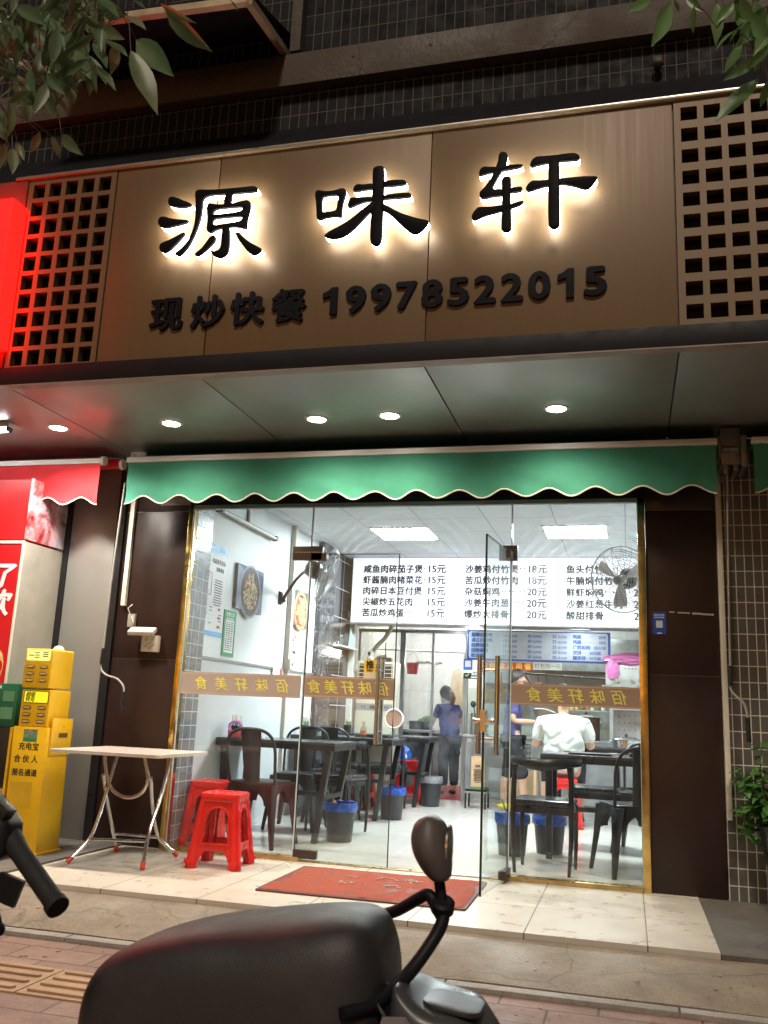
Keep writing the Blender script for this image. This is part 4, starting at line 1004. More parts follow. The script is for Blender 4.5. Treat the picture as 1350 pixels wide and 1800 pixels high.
# ------------------------------------------------------------------ wall fans
def fan(label, mount, elbow, centre, axis, r=.25, ydir=None):
    t = thing('wall_fan', label, 'fan', mount, group='black wall fans')
    C = Vector(centre)-Vector(mount); A = Vector(axis).normalized(); E_ = Vector(elbow)-Vector(mount)
    q = A.to_track_quat('Z', 'Y').to_matrix().to_4x4(); T = Matrix.Translation(C) @ q
    m = MB(); nrm = Vector(ydir)
    u = nrm.cross(Vector((0, 0, 1))).normalized()
    m.taper(nrm*.0, nrm*.03, (.035, .065), (.030, .055), side=u); m.taper(nrm*.03+Vector((0, 0, -.02)), nrm*.06+Vector((0, 0, -.01)), (.02, .03), (.016, .02), side=u)
    m.build('bracket', BLACK_PLASTIC, t, bevel=.004)
    back = C-A*.17
    MB().tube(spline([nrm*.05, nrm*.08+Vector((0, 0, .06)), E_, back], 6), .017, 10).build('arm', BLACK_PLASTIC, t)
    m = MB(); m.lathe([(.02, -.21), (.065, -.20), (.082, -.15), (.085, -.09), (.06, -.055), (.02, -.05)], 20, T); m.build('motor', BLACK_PLASTIC, t)
    m = MB()
    for k in range(13):
        rr = .045+(r-.045)*k/12
        zf = .075*math.sqrt(max(1-(rr/r)**2, 0))*1.0+.0
        m.tube([T @ Vector((rr*math.cos(2*PI*i/36), rr*math.sin(2*PI*i/36), zf+.005)) for i in range(36)], .0021, 4, closed=True)
        if k % 2 == 0: m.tube([T @ Vector((rr*math.cos(2*PI*i/36), rr*math.sin(2*PI*i/36), -zf*.8-.01)) for i in range(36)], .0021, 4, closed=True)
    for i in range(18):
        a = 2*PI*i/18
        m.tube([T @ Vector((rr*math.cos(a), rr*math.sin(a), .075*math.sqrt(max(1-(rr/r)**2, 0))+.005)) for rr in (.03, .08, .14, .19, .23, r)], .0022, 4)
        m.tube([T @ Vector((rr*math.cos(a+.1), rr*math.sin(a+.1), -.06*math.sqrt(max(1-(rr/r)**2, 0))-.01)) for rr in (.06, .12, .18, .22, r)], .0022, 4)
    m.tube([T @ Vector((r*math.cos(2*PI*i/40), r*math.sin(2*PI*i/40), 0)) for i in range(40)], .006, 6, closed=True)
    m.lathe([(.001, .088), (.034, .084), (.036, .078), (.001, .078)], 16, T)
    m.build('cage', pm('grey wire', (.34, .345, .35), .35, .4), t)
    m = MB()
    for k in range(3):
        a0 = 2*PI*k/3+.4; rows_ = []
        for rr, wdt in ((.03, .22), (.10, .30), (.17, .30), (.215, .22)):
            rows_.append([T @ Vector((rr*math.cos(a0+wdt*s_), rr*math.sin(a0+wdt*s_), .012-.022*s_)) for s_ in (-1, -.3, .3, 1)])
        vs = [p for r__ in rows_ for p in r__]; fs = []
        for i in range(3):
            for j in range(3): fs.append((i*4+j, i*4+j+1, i*4+j+5, i*4+j+4))
        vs2 = [p+A*.003 for p in vs]; n = len(vs)
        m.add(vs+vs2, fs+[tuple(reversed([q_+n for q_ in f])) for f in fs]+[(0, 12, n+12, n), (3, n+3, n+15, 15), (12, 15, n+15, n+12), (0, n, n+3, 3)])
    m.lathe([(.001, .03), (.035, .025), (.038, -.03), (.001, -.035)], 16, T)
    m.build('blades', pm('pale fan blade', (.80, .82, .84), .4), t)
    return t
fan('black wall fan on the long white wall seen from behind', (-3.22, 1.99, 2.035), (-3.02, 1.92, 2.22), (-2.72, 1.86, 2.24), (.80, .42, -.30), .26, (1, 0, 0))
fan('black wall fan at the right in front of the lit menu', (.50, 1.55, 2.16), (.36, 1.52, 2.27), (-.035, 1.22, 2.115), (-.42, -.86, -.20), .262, (-1, 0, 0))

# ------------------------------------------------------------------ furniture
def dining_table(label, x0, x1, y0, y1, zt=.757):
    t = thing('dining_table', label, 'table', ((x0+x1)/2, (y0+y1)/2, 0), group='black metal dining tables')
    hx, hy = (x1-x0)/2, (y1-y0)/2
    MB().box((-hx, -hy, zt-.018), (hx, hy, zt)).build('tabletop', TABLETOP, t, bevel=.003)
    m = MB(); m.box((-hx+.0, -hy, zt-.062), (hx, -hy+.025, zt-.0185)); m.box((-hx, hy-.025, zt-.062), (hx, hy, zt-.0185)); m.box((hx-.025, -hy+.0255, zt-.062), (hx, hy-.0255, zt-.0185)); m.box((-hx, -hy+.0255, zt-.062), (-hx+.025, hy-.0255, zt-.0185))
    for x in (-hx+.05, hx-.05): m.cyl((x, -hy-.003, zt-.04), (x, -hy, zt-.04), .008, 10)
    m.build('apron', BLACKSTEEL, t)
    for sx in (-1, 1):
        for sy in (-1, 1):
            MB().taper((sx*(hx-.06), sy*(hy-.05), zt-.062), (sx*(hx-.16 if sx > 0 else hx-.06), sy*(hy-.05-.05), .0), (.026, .026), (.022, .022), side=(1, 0, 0)).build('leg', BLACKSTEEL, t, bevel=.003)
    MB().box((-hx+.1, -.018, .33), (hx-.13, .018, .365)).build('stretcher', BLACKSTEEL, t)
    m = MB()
    for sx in (-1, 1): m.box((sx*(hx-.095)-.015, -hy+.06, .325), (sx*(hx-.095)+.015, hy-.06, .36))
    m.build('stretcher', BLACKSTEEL, t)
    return t
dining_table('black table nearest the glass on the left, against the white wall', -3.19, -2.19, .75, 1.35)
dining_table('second black table along the white wall with the water bottle', -3.19, -2.17, 2.45, 3.05)
dining_table('third black table along the white wall near the kitchen', -3.19, -2.13, 3.95, 4.52)
dining_table('black table at the right behind the black chairs', -.64, .47, .97, 1.57)
dining_table('black table in front of the seated man at the right', -.78, .47, 3.55, 4.15)

def metal_chair():
    t = thing('metal_chair', 'x', 'chair', (0, 0, 0))
    M_ = BLACKSTEEL
    m = MB(); m.add(*plate([rrect(-.185, -.18, .185, .18, .05)], .022, .006), TF((0, 0, .452))); m.add(*plate([rrect(-.13, -.125, .13, .125, .05)], .003), TF((0, 0, .4645)))
    m.build('seat', M_, t)
    for sx in (-1, 1):
        for sy in (-1, 1):
            MB().loft([[Vector((sx*.168, sy*.163, .445))+Vector(p) for p in ((-.042, -.016, 0), (.016, -.042, 0), (.042, .016, 0), (-.016, .042, 0))] if sx*sy < 0 else [Vector((sx*.168, sy*.163, .445))+Vector(p) for p in ((-.016, -.042, 0), (.042, -.016, 0), (.016, .042, 0), (-.042, .016, 0))],
                       [Vector((sx*.192, sy*.188, .22))+Vector(p) for p in ((-.026, -.012, 0), (.012, -.026, 0), (.026, .012, 0), (-.012, .026, 0))] if sx*sy < 0 else [Vector((sx*.192, sy*.188, .22))+Vector(p) for p in ((-.012, -.026, 0), (.026, -.012, 0), (.012, .026, 0), (-.026, .012, 0))],
                       [Vector((sx*.220, sy*.218, 0))+Vector(p) for p in ((-.016, -.010, 0), (.010, -.016, 0), (.016, .010, 0), (-.010, .016, 0))] if sx*sy < 0 else [Vector((sx*.220, sy*.218, 0))+Vector(p) for p in ((-.010, -.016, 0), (.016, -.010, 0), (.010, .016, 0), (-.016, .010, 0))]]
                      ).build('leg', M_, t, bevel=.003)
    def arch():
        p = [(-.165, 0), (-.165, -.15)]
        p += [(-.115*math.cos(PI*i/10), -.15+.105*math.sin(PI*i/10)) for i in range(11)]
        p += [(.165, -.15), (.165, 0)]
        return p
    ap = plate([arch()[::-1]], .006)
    for k in range(4):
        m = MB(); T = Matrix.Rotation(k*PI/2, 4, 'Z') @ Matrix.Translation((0, -.178 if k % 2 == 0 else -.183, .445)) @ Matrix.Rotation(PI/2+.07, 4, 'X')
        m.add(*ap, T); m.build('apron', M_, t)
    hoop = spline([(-.185, -.15, .44), (-.195, -.19, .58), (-.197, -.215, .70), (-.17, -.235, .79), (-.10, -.245, .835), (0, -.248, .845), (.10, -.245, .835), (.17, -.235, .79), (.197, -.215, .70), (.195, -.19, .58), (.185, -.15, .44)], 6)
    MB().tube(hoop, .012, 10).build('back_frame', M_, t)
    rings = []
    for z, hw, y in ((.455, .062, -.172), (.60, .070, -.200), (.74, .078, -.226), (.838, .084, -.246)):
        rings.append([(-hw, y+.012, z), (-hw*.4, y-.006, z), (hw*.4, y-.006, z), (hw, y+.012, z), (hw, y+.016, z), (hw*.4, y-.001, z), (-hw*.4, y-.001, z), (-hw, y+.016, z)])
    MB().loft(rings).build('splat', M_, t)
    return t
chair = metal_chair()
# front of the chair is +y: its back (at -y) faces the street
def recolor(root, mat):
    for o in KIDS.get(root.name, []):
        o.data = o.data.copy(); o.data.materials[0] = mat
chair.location = (-2.70, .56, 0); chair.rotation_euler = (0, 0, R_(-4)); chair['label'] = 'dark brown metal chair behind the left glass, its back to the street'; chair['group'] = 'metal bistro chairs'
dup(chair, (-2.78, 1.60, 0), PI+.05, 'black metal chair on the far side of the first left table', 'metal bistro chairs')
dup(chair, (-2.68, 2.30, 0), .06, 'black metal chair with a low round back at the near side of the second table', 'metal bistro chairs')
dup(chair, (.02, .66, 0), R_(22), 'black metal chair at the far right of the glass, turned a little', 'metal bistro chairs')
dup(chair, (.12, 1.83, 0), PI-.2, 'black metal chair behind the right table, partly hidden', 'metal bistro chairs')
recolor(chair, BROWNSTEEL)

def horn_chair():
    t = thing('wooden_chair', 'x', 'chair', (0, 0, 0))
    m = MB(); m.add(*plate([rrect(-.205, -.19, .205, .20, .05)], .045, .016), TF((0, 0, .452)))
    m.build('seat', pm('black seat leather', (.018, .02, .024), .22, 0, .15, 10, .06, 40), t)
    m = MB(); m.box((-.19, -.18, .385), (.19, -.155, .425)); m.box((-.19, .155, .385), (.19, .18, .425)); m.box((-.19, -.155, .385), (-.168, .155, .425)); m.box((.168, -.155, .385), (.19, .155, .425)); m.build('seat_frame', WOODBLACK, t)
    for sx in (-1, 1):
        m = MB(); m.tube([(sx*.180, -.185, 0), (sx*.195, -.180, .22), (sx*.195, -.175, .44), (sx*.193, -.165, .60), (sx*.180, -.172, .70)], [.011, .016, .019, .017, .016], 10); m.build('leg', WOODBLACK, t)
        m = MB(); m.tube([(sx*.185, .180, 0), (sx*.190, .170, .25), (sx*.188, .165, .43)], [.011, .016, .018], 10); m.build('leg', WOODBLACK, t)
    rings = []
    for i in range(17):
        u = -1+2*i/16; x = .255*u; y = -.205+.17*abs(u)**2.2; hz = .036*(1-.45*abs(u)**1.5)+.004; th = .016*(1-.3*abs(u)); z = .715+.012*abs(u)-.012*(1-abs(u))
        ring = []
        for k in range(8):
            a = 2*PI*k/8; ring.append((x, y+th*math.cos(a), z+hz*math.sin(a)))
        rings.append(ring)
    MB().loft(rings).build('backrest', WOODBLACK, t, smooth=60)
    return t
hc = horn_chair()
hc.location = (-.56, .50, 0); hc.rotation_euler = (0, 0, R_(-3)); hc['label'] = 'black wooden chair with a curved horn back behind the right pane'; hc['group'] = 'black wooden chairs'
dup(hc, (-.28, 1.98, 0), PI, 'black wooden chair behind the right table, facing the street', 'black wooden chairs')
dup(hc, (-2.42, 1.62, 0), PI-.3, 'black wooden chair at the right end of the first left table', 'black wooden chairs')
dup(hc, (-2.50, 3.36, 0), PI, 'black wooden chair behind the second left table', 'black wooden chairs')
dup(hc, (-2.92, 3.34, 0), PI+.1, 'black wooden chair behind the second left table, close to the wall', 'black wooden chairs')
dup(hc, (-2.52, 3.66, 0), .1, 'black wooden chair before the third left table', 'black wooden chairs')

def stool():
    t = thing('plastic_stool', 'x', 'stool', (0, 0, 0)); H = .455
    m = MB(); m.add(*plate([rrect(-.132, -.132, .132, .132, .035)], .055, .012), TF((0, 0, H-.028)))
    for i, j in ((-1, -1), (1, -1), (0, 0), (-1, 1), (1, 1)): m.add(*plate([ell(i*.055, j*.055, .016, .016, 14)], .006, .002), TF((0, 0, H+.001)))
    m.build('seat', RED_PLASTIC, t)
    bot, top, h = .160, .118, H-.05
    def side():
        o = [(-bot+.02, 0), (-bot+.055, 0)]
        o += [(-(bot-.055)*math.cos(PI*i/10)*1.0, .0+.105*min(1, 1.25*math.sin(PI*i/10))) for i in range(1, 10)]
        o += [(bot-.055, 0), (bot-.02, 0), (top-.01, h), (-top+.01, h)]
        hole = [(-.084, .155), (.084, .155), (.072, .30)]+[(.070*math.cos(PI*i/12), .30+.066*math.sin(PI*i/12)) for i in range(1, 12)]+[(-.072, .30)]
        return [o, hole[::-1]]
    pl_ = plate(side(), .010, .002); ang = math.atan2(bot-top, h)
    rim_o = [(-.095, .143), (.095, .143), (.082, .30)]+[(.081*math.cos(PI*i/12), .30+.078*math.sin(PI*i/12)) for i in range(1, 12)]+[(-.082, .30)]
    rm_ = plate([rim_o, side()[1]], .020, .003)
    for k in range(4):
        m = MB(); T = Matrix.Rotation(k*PI/2, 4, 'Z') @ Matrix.Translation((0, -bot, 0)) @ Matrix.Rotation(PI/2-ang, 4, 'X')
        m.add(*pl_, T); m.add(*rm_, T); m.build('side_panel', RED_PLASTIC, t)
    for sx in (-1, 1):
        for sy in (-1, 1):
            m = MB(); d = .030
            m.tube([(sx*bot*.93, sy*bot*.93, 0), (sx*(bot*.93-.013), sy*(bot*.93-.013), .10), (sx*top*.88, sy*top*.88, h)], [d*1.25, d*1.2, d*.95], 10)
            m.tube([(sx*bot*.935, sy*bot*.935, .028), (sx*bot*.930, sy*bot*.930, .052)], [d*1.42, d*1.36], 10)
            m.build('leg', RED_PLASTIC, t)
    return t
sl = stool()
sl.location = (-2.55, -.42, 0); sl.rotation_euler = (0, 0, R_(6)); sl['label'] = 'red plastic stool standing on the porch tiles'; sl['group'] = 'red plastic stools'
dup(sl, (-3.02, .38, 0), .1, 'red plastic stool just inside the left pane', 'red plastic stools')
dup(sl, (-2.56, 4.85, 0), .2, 'red plastic stool behind the third left table near the kitchen', 'red plastic stools')
dup(sl, (-2.84, 3.72, 0), .0, 'red plastic stool under the third left table by the wall', 'red plastic stools')
dup(sl, (-.62, 3.25, 0), .1, 'red plastic stool under the seated man', 'red plastic stools')

BIN = pm('black bin plastic', (.030, .031, .033), .45, 0, .15, 14, .1, 80)
BAGB = pm('blue bin bag', (.018, .075, .36), .3, 0, .15, 20); BAGK = pm('grey bin bag', (.22, .22, .23), .3, 0, .15, 20)
def bin_(label, x, y, bag, h=.285, rt=.125, rb=.098):
    t = thing('waste_bin', label, 'bin', (x, y, 0), group='black waste bins')
    MB().lathe([(.0001, 0), (rb, 0), (rb+.002, .01), (rt, h), (rt-.006, h), (rb-.006, .012), (.0001, .012)], 28).build('bin', BIN, t)
    def wob(i, j, r, z):
        a = 2*PI*j/40; k = mnoise.noise((math.cos(a)*4+x, math.sin(a)*4, i*.7))
        return r+.007*k*(1 if i < 6 else .3), z+.010*k
    MB().lathe([(rt+.006, h-.055), (rt+.010, h-.03), (rt+.008, h-.005), (rt+.004, h+.012), (rt-.004, h+.010), (rt-.012, h-.03), (rt-.02, h-.10), (.0001, h-.12)], 40, None, wob).build('bag', bag, t, smooth=25)
    return t
bin_('black bin with a blue bag and a green bottle by the first left table', -2.22, 1.08, BAGB)
bin_('black bin with a blue bag beside the second left table', -2.23, 2.80, BAGB)
bin_('black bin with a grey bag at the kitchen entrance', -2.16, 4.30, BAGK, .31)
bin_('black bin with a blue bag behind the horn back chair', -.86, 1.10, BAGB)
bin_('black bin with a blue bag under the right table', -.60, 1.35, BAGB, .27)
GREENGLASS = pm('green bottle glass', (.02, .20, .05), .1)
def bottle(name, label, loc, rot, mat, h=.24, r=.03, capmat=None, par=None):
    t = thing(name, label, 'bottle', loc); t.rotation_euler = rot
    MB().lathe([(.0001, 0), (r, .0), (r, h*.55), (r*.45, h*.72), (r*.42, h*.95), (.0001, h*.95)], 16).build('bottle', mat, t)
    MB().cyl((0, 0, h*.952), (0, 0, h), r*.48, 12).build('cap', capmat or RED_PLASTIC, t)
    MB().lathe([(r*1.01, h*.18), (r*1.01, h*.45)], 16).build('label', pm('bottle label', (.55, .12, .04), .5), t)
bottle('beer_bottle', 'green beer bottle sticking out of the first blue bin bag', (-2.24, 1.08, .20), (.15, -.5, 0), GREENGLASS)
t = thing('chopsticks', 'used chopsticks lying in the bin bag by the horn back chair', 'chopsticks', (-.86, 1.1, .2))
m = MB(); m.tube([(0, 0, 0), (-.08, -.02, .20)], .006, 6); m.build('chopstick', pm('green plastic', (.05, .35, .12), .4), t); m = MB(); m.tube([(.03, 0, 0), (.0, -.03, .19)], .005, 6); m.build('chopstick', OFFWHITE, t)
bottle('water_bottle', 'clear plastic water bottle with a green cap on the second table', (-2.50, 2.62, .758), (0, 0, 0), glass_mat('bottle plastic', (.80, .82, .70), .25, None, .08), .15, .032, pm('green cap', (.10, .25, .22), .5))
# table things
HOLD = BLACK_PLASTIC; STICK = pm('white chopstick ends', (.75, .76, .68), .5); STICKG = pm('green chopsticks', (.06, .30, .14), .5)
def holder(label, x, y):
    t = thing('chopstick_holder', label, 'holder', (x, y, .758), group='chopstick holders on the tables')
    MB().lathe([(.0001, 0), (.042, 0), (.044, .09), (.040, .09), (.038, .01), (.0001, .01)], 16).build('cup', HOLD, t)
    a = MB(); b = MB()
    for k in range(16):
        an = random.uniform(0, 6.3); q = random.uniform(0, .028); p0 = Vector((q*math.cos(an), q*math.sin(an), .02)); p1 = Vector((p0.x*1.8, p0.y*1.8, random.uniform(.15, .185)))
        mid = p0.lerp(p1, .72); b.tube([p0, mid], .0035, 5); a.tube([mid, p1], .0035, 5)
    b.build('chopsticks', STICKG, t); a.build('chopstick_tips', STICK, t)
holder('black chopstick holder on the first left table by the wall', -3.10, .92)
holder('black chopstick holder on the second left table by the wall', -3.10, 2.60)
holder('black chopstick holder on the third left table by the wall', -3.12, 4.12)
t = thing('tissue_box', 'pink and purple napkin box on the first left table', 'box', (-3.06, .82, .758))
MB().box((-.045, -.045, 0), (.045, .045, .055)).build('box', pm('red translucent box', (.45, .08, .10), .3), t, bevel=.006); MB().tube(spline([(-.045, 0, .05), (-.05, 0, .10), (0, 0, .125), (.05, 0, .10), (.045, 0, .05)], 5), .012, 8).build('handle', pm('lilac plastic', (.55, .22, .60), .4), t)
def paperpile(label, x, y, z=.758):
    m = MB()
    for k in range(7): m.cbox((x+random.uniform(-.01, .01), y+random.uniform(-.01, .01), z+.004+.0075*k), (.15-.006*k, .12-.005*k, .0065), (0, random.uniform(-.03, .03), random.uniform(-.3, .3)))
    tag(m.build('napkin_pile', WHITE), label, 'napkins', 'napkin piles on the tables')
paperpile('pile of white napkins on the first left table', -2.92, .86); paperpile('pile of white napkins on the second left table', -2.86, 2.58)
t = thing('menu_folder', 'black menu folder lying on the right table', 'folder', (-.28, 1.2, .758)); MB().box((-.16, -.11, 0), (.16, .11, .014)).build('cover', BLACK_PLASTIC, t, bevel=.003); MB().box((-.15, -.105, .003), (.155, .105, .011)).build('pages', WHITE, t)
t = thing('tray', 'black tray lying on the second left table', 'tray', (-2.45, 2.85, .758)); MB().add(*plate([rrect(-.17, -.12, .17, .12, .03)], .01), TF((0, 0, .005))).build('base', BLACK_PLASTIC, t); MB().add(*plate([rrect(-.175, -.125, .175, .125, .03), rrect(-.165, -.115, .165, .115, .028)[::-1]], .022), TF((0, 0, .012))).build('rim', BLACK_PLASTIC, t)
t = thing('tray', 'black tray lying on the right table near its end', 'tray', (.18, 1.28, .758)); MB().add(*plate([rrect(-.17, -.12, .17, .12, .03)], .01), TF((0, 0, .005))).build('base', BLACK_PLASTIC, t); MB().add(*plate([rrect(-.175, -.125, .175, .125, .03), rrect(-.165, -.115, .165, .115, .028)[::-1]], .022), TF((0, 0, .012))).build('rim', BLACK_PLASTIC, t)

# ------------------------------------------------------------------ kitchen end of the room
CREAM = pm('cream appliance plastic', (.66, .64, .52), .4, 0, .04, 4)
ac = thing('air_conditioner', 'tall cream floor standing air conditioner beside the black tiled wall', 'air conditioner', (-2.93, 4.70, 0))
MB().box((-.235, -.16, 0), (.235, .16, 1.60)).build('body', CREAM, ac, bevel=.012)
MB().box((-.215, -.166, 1.30), (.215, -.161, 1.57)).build('vent', INK, ac)
m = MB()
for k in range(6): m.cbox((0, -.170, 1.322+k*.046), (.43, .010, .008))
for x in (-.205, .0, .205): m.cbox((x, -.168, 1.435), (.006, .008, .27))
m.build('louvre', CREAM, ac)
MB().box((-.228, -.164, 1.02), (.228, -.1605, 1.10)).build('control_strip', pm('grey strip', (.32, .34, .35), .4), ac)
m = MB(); m.cbox((.02, -.166, 1.06), (.14, .004, .04))
for x in (-.15, -.12, .14, .17): m.cbox((x, -.166, 1.06), (.012, .003, .03))
m.build('display', pm('display', (.10, .11, .11), .3), ac)
cm = thing('security_camera', 'small white dome camera on top of the air conditioner', 'camera', (-3.02, 4.62, 1.60))
MB().lathe([(.0001, 0), (.04, 0), (.04, .05), (.025, .06), (.0001, .06)], 16).build('base', WHITE, cm); m = MB(); m.ball((0, 0, .095), (.04, .04, .045)); m.build('head', WHITE, cm)
MB().ball((-.01, -.032, .095), (.022, .012, .024)).build('lens', INK, cm); MB().cbox((0, -.041, .028), (.02, .003, .02), (0, .78, 0)).build('badge', INK, cm)
rt = thing('router', 'black router box with an aerial on the air conditioner', 'router', (-2.82, 4.62, 1.60)); MB().box((-.07, -.05, 0), (.07, .05, .05)).build('box', BLACK_PLASTIC, rt, bevel=.004); MB().tube([(-.02, .03, .05), (-.025, .03, .24)], .005, 6).build('aerial', BLACK_PLASTIC, rt)
MIRF = thing('shaving_mirror', 'round white framed mirror standing on the second left table', 'mirror', (-2.28, 2.95, .758))
MB().tube([(.092*math.cos(2*PI*i/32), 0, .19+.092*math.sin(2*PI*i/32)) for i in range(32)], .009, 8, closed=True).build('frame', WHITE, MIRF)
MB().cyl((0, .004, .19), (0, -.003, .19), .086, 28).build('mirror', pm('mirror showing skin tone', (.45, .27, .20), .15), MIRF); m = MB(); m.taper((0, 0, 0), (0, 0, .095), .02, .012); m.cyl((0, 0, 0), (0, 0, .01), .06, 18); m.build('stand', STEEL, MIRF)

kp = thing('kitchen_partition', 'steamy sliding glass partition with grey posts in front of the kitchen', 'partition', (-2.4, 5.3, 0))
ALU = pm('grey aluminium post', (.34, .35, .35), .35, .7, .1, 9)
for x in (-3.36, -2.80, -2.765, -2.385, -1.975): MB().box((x-.016, 5.28, .0), (x+.016, 5.32, 2.02)).build('post', ALU, kp, world=True, bevel=.003)
MB().box((-3.38, 5.27, 2.02), (-1.95, 5.33, 2.06)).build('top_rail', ALU, kp, world=True)
for a, b in ((-3.344, -2.816), (-2.749, -2.401), (-2.369, -1.991)): MB().box((a, 5.296, .02), (b, 5.302, 2.02)).build('pane', GLASS_STEAM, kp, world=True, smooth=0)
# hot plate counter and cook's bench behind the steamy glass
bench = thing('kitchen_bench', 'dark kitchen bench behind the steamy glass', 'bench', (-2.9, 6.3, 0))
MB().box((-3.40, 6.0, .76), (-2.48, 6.7, .80)).build('top', STEEL, bench, world=True, bevel=.004)
DARKM = pm('dark stained steel', (.035, .036, .04), .4, .4, .3, 7)
MB().box((-3.38, 6.03, .0), (-2.50, 6.68, .758)).build('cabinet', DARKM, bench, world=True)
random.seed(23)
def pot(name, label, x, y, z, r, h, mat, lid=True):
    t = thing(name, label, 'pot', (x, y, z))
    MB().lathe([(.0001, 0), (r, 0), (r, h), (r+.008, h), (r+.008, h+.006), (r-.008, h+.006), (r-.008, .01), (.0001, .01)], 26).build('pot', mat, t)
    m = MB()
    for s_ in (-1, 1): m.tube([(s_*r, -.04, h*.8), (s_*(r+.03), -.03, h*.8), (s_*(r+.03), .03, h*.8), (s_*r, .04, h*.8)], .006, 6)
    m.build('handle', STEEL, t)
    if lid:
        l = MB().lathe([(r+.004, h+.008), (r*.8, h+.02), (r*.3, h+.035), (.0001, h+.036)], 26).build('lid', STEEL, t); MB().ball((0, 0, h+.05), .018).build('knob', BLACK_PLASTIC, l)
    return t
pot('cooking_pot', 'wok pot on the bench in front of the cook', -2.72, 6.15, .80, .14, .10, DARKM, False)
tag(MB().ball((-2.60, 6.12, .93), (.09, .07, .06)).ball((-2.68, 6.1, .90), (.06, .06, .05)).build('greens_heap', pm('leafy greens', (.14, .26, .08), .7, 0, .4, 30, .4, 60)), 'heap of greens on the bench by the wok pot', 'vegetables')
t = thing('red_bucket', 'red plastic bucket hanging high in the kitchen', 'bucket', (-2.79, 5.9, 1.52)); MB().lathe([(.0001, 0), (.065, 0), (.085, .15), (.080, .15), (.06, .01), (.0001, .01)], 20).build('bucket', RED_PLASTIC, t); MB().tube(spline([(-.083, 0, .145), (-.05, 0, .25), (0, 0, .29), (.05, 0, .25), (.083, 0, .145)], 5), .004, 6).build('handle', STEEL, t)
tag(MB().tube([(-3.3, 5.9, 1.84), (-1.9, 5.9, 1.82)], .010, 8).build('hanging_rod', STEEL), 'steel rod across the kitchen carrying the red bucket', 'rod')
t = thing('cleaver_rack', 'kitchen knives hanging in a row behind the glass', 'knife rack', (-2.66, 5.95, 1.70)); m = MB()
for k in range(2): m.cbox((-.02+.17*k, 0, -.02-.01*k), (.15, .004, .03), (0, .05, 0))
m.build('blade', STEEL, t); m = MB()
for k in range(2): m.cbox((.07+.17*k, 0, -.01-.01*k), (.05, .014, .018), (0, .05, 0))
m.build('handle', BLACK_PLASTIC, t)
t = thing('apron', 'beige apron hanging on the kitchen wall behind the cook', 'apron', (-2.52, 7.9, 1.35)); m = MB(); n = 14; vs = []
for j in range(9):
    for i in range(n+1):
        u = i/n-.5; v = j/8; vs.append((u*(.10+.16*v), -.03-.02*math.sin(u*22+v*2)*v, .35-.8*v))
k = len(vs); vs += [(p[0], p[1]+.012, p[2]) for p in vs]; fs = []
for j in range(8):
    for i in range(n):
        a = j*(n+1)+i; fs += [(a, a+1, a+n+2, a+n+1), (k+a, k+a+n+1, k+a+n+2, k+a+1)]
m.add(vs, fs); m.build('cloth', pm('beige cloth', (.52, .44, .32), .8), t); MB().cyl((0, -.04, .36), (0, .09, .36), .008, 8).build('hook', STEEL, t)
# left clutter: shelf, bags
sh = thing('kitchen_shelf', 'grey steel rack of bags and bowls behind the air conditioner', 'shelf', (-3.05, 5.0, 0)); 
m = MB()
for x in (-3.36, -2.84):
    for y in (5.02, 5.22): m.taper((x, y, 0), (x, y, 1.5), .010, .010)
m.build('frame', STEEL, sh, world=True)
for z in (.35, .75, 1.15, 1.48): MB().box((-3.37, 5.01, z), (-2.83, 5.23, z+.015)).build('board', STEEL, sh, world=True)
BAGW = pm('white plastic bag', (.62, .66, .70), .4, 0, .1, 20)
def bag(name, label, c, r, mat, seed):
    m = MB(); nu, nv = 26, 14; prof = []
    for i in range(nv+1):
        for j in range(nu):
            th = PI*i/nv; ph = 2*PI*j/nu; d = Vector((math.sin(th)*math.cos(ph), math.sin(th)*math.sin(ph), -math.cos(th)))
            k = 1+.22*mnoise.noise(d*2.2+Vector((seed, 0, 0)))+.10*mnoise.noise(d*6+Vector((0, seed, 0)))
            m.v.append((c[0]+d.x*r[0]*k, c[1]+d.y*r[1]*k, max(c[2]+d.z*r[2]*k, c[2]-r[2]*.92)))
    for i in range(nv):
        for j in range(nu): m.f.append((i*nu+j, i*nu+(j+1) % nu, (i+1)*nu+(j+1) % nu, (i+1)*nu+j))
    return tag(m.build(name, mat, smooth=20), label, 'bag')
bag('plastic_bag', 'white plastic bag on the top board of the kitchen rack', (-3.0, 5.1, 1.60), (.12, .09, .11), BAGW, 1)
bag('plastic_bag', 'blue bag hanging low beside the red stool by the kitchen', (-2.70, 5.05, .50), (.12, .10, .13), pm('shiny blue plastic', (.03, .14, .50), .25), 4)
bag('plastic_bag', 'white and blue bag on the middle board of the kitchen rack', (-2.93, 5.12, 1.26), (.10, .08, .10), pm('pale blue plastic', (.40, .52, .62), .35), 7)
m = MB(); pts = [(-3.08, 4.75, 1.64), (-3.03, 4.9, 1.80), (-2.95, 5.0, 1.92), (-2.88, 5.05, 2.07)]
tag(m.tube(spline(pts, 4), .028, 10).build('flexible_hose', pm('grey foil hose', (.42, .44, .36), .5, .4, .2, 60, .4, 120)), 'grey flexible hose rising from the air conditioner to the ceiling', 'hose')
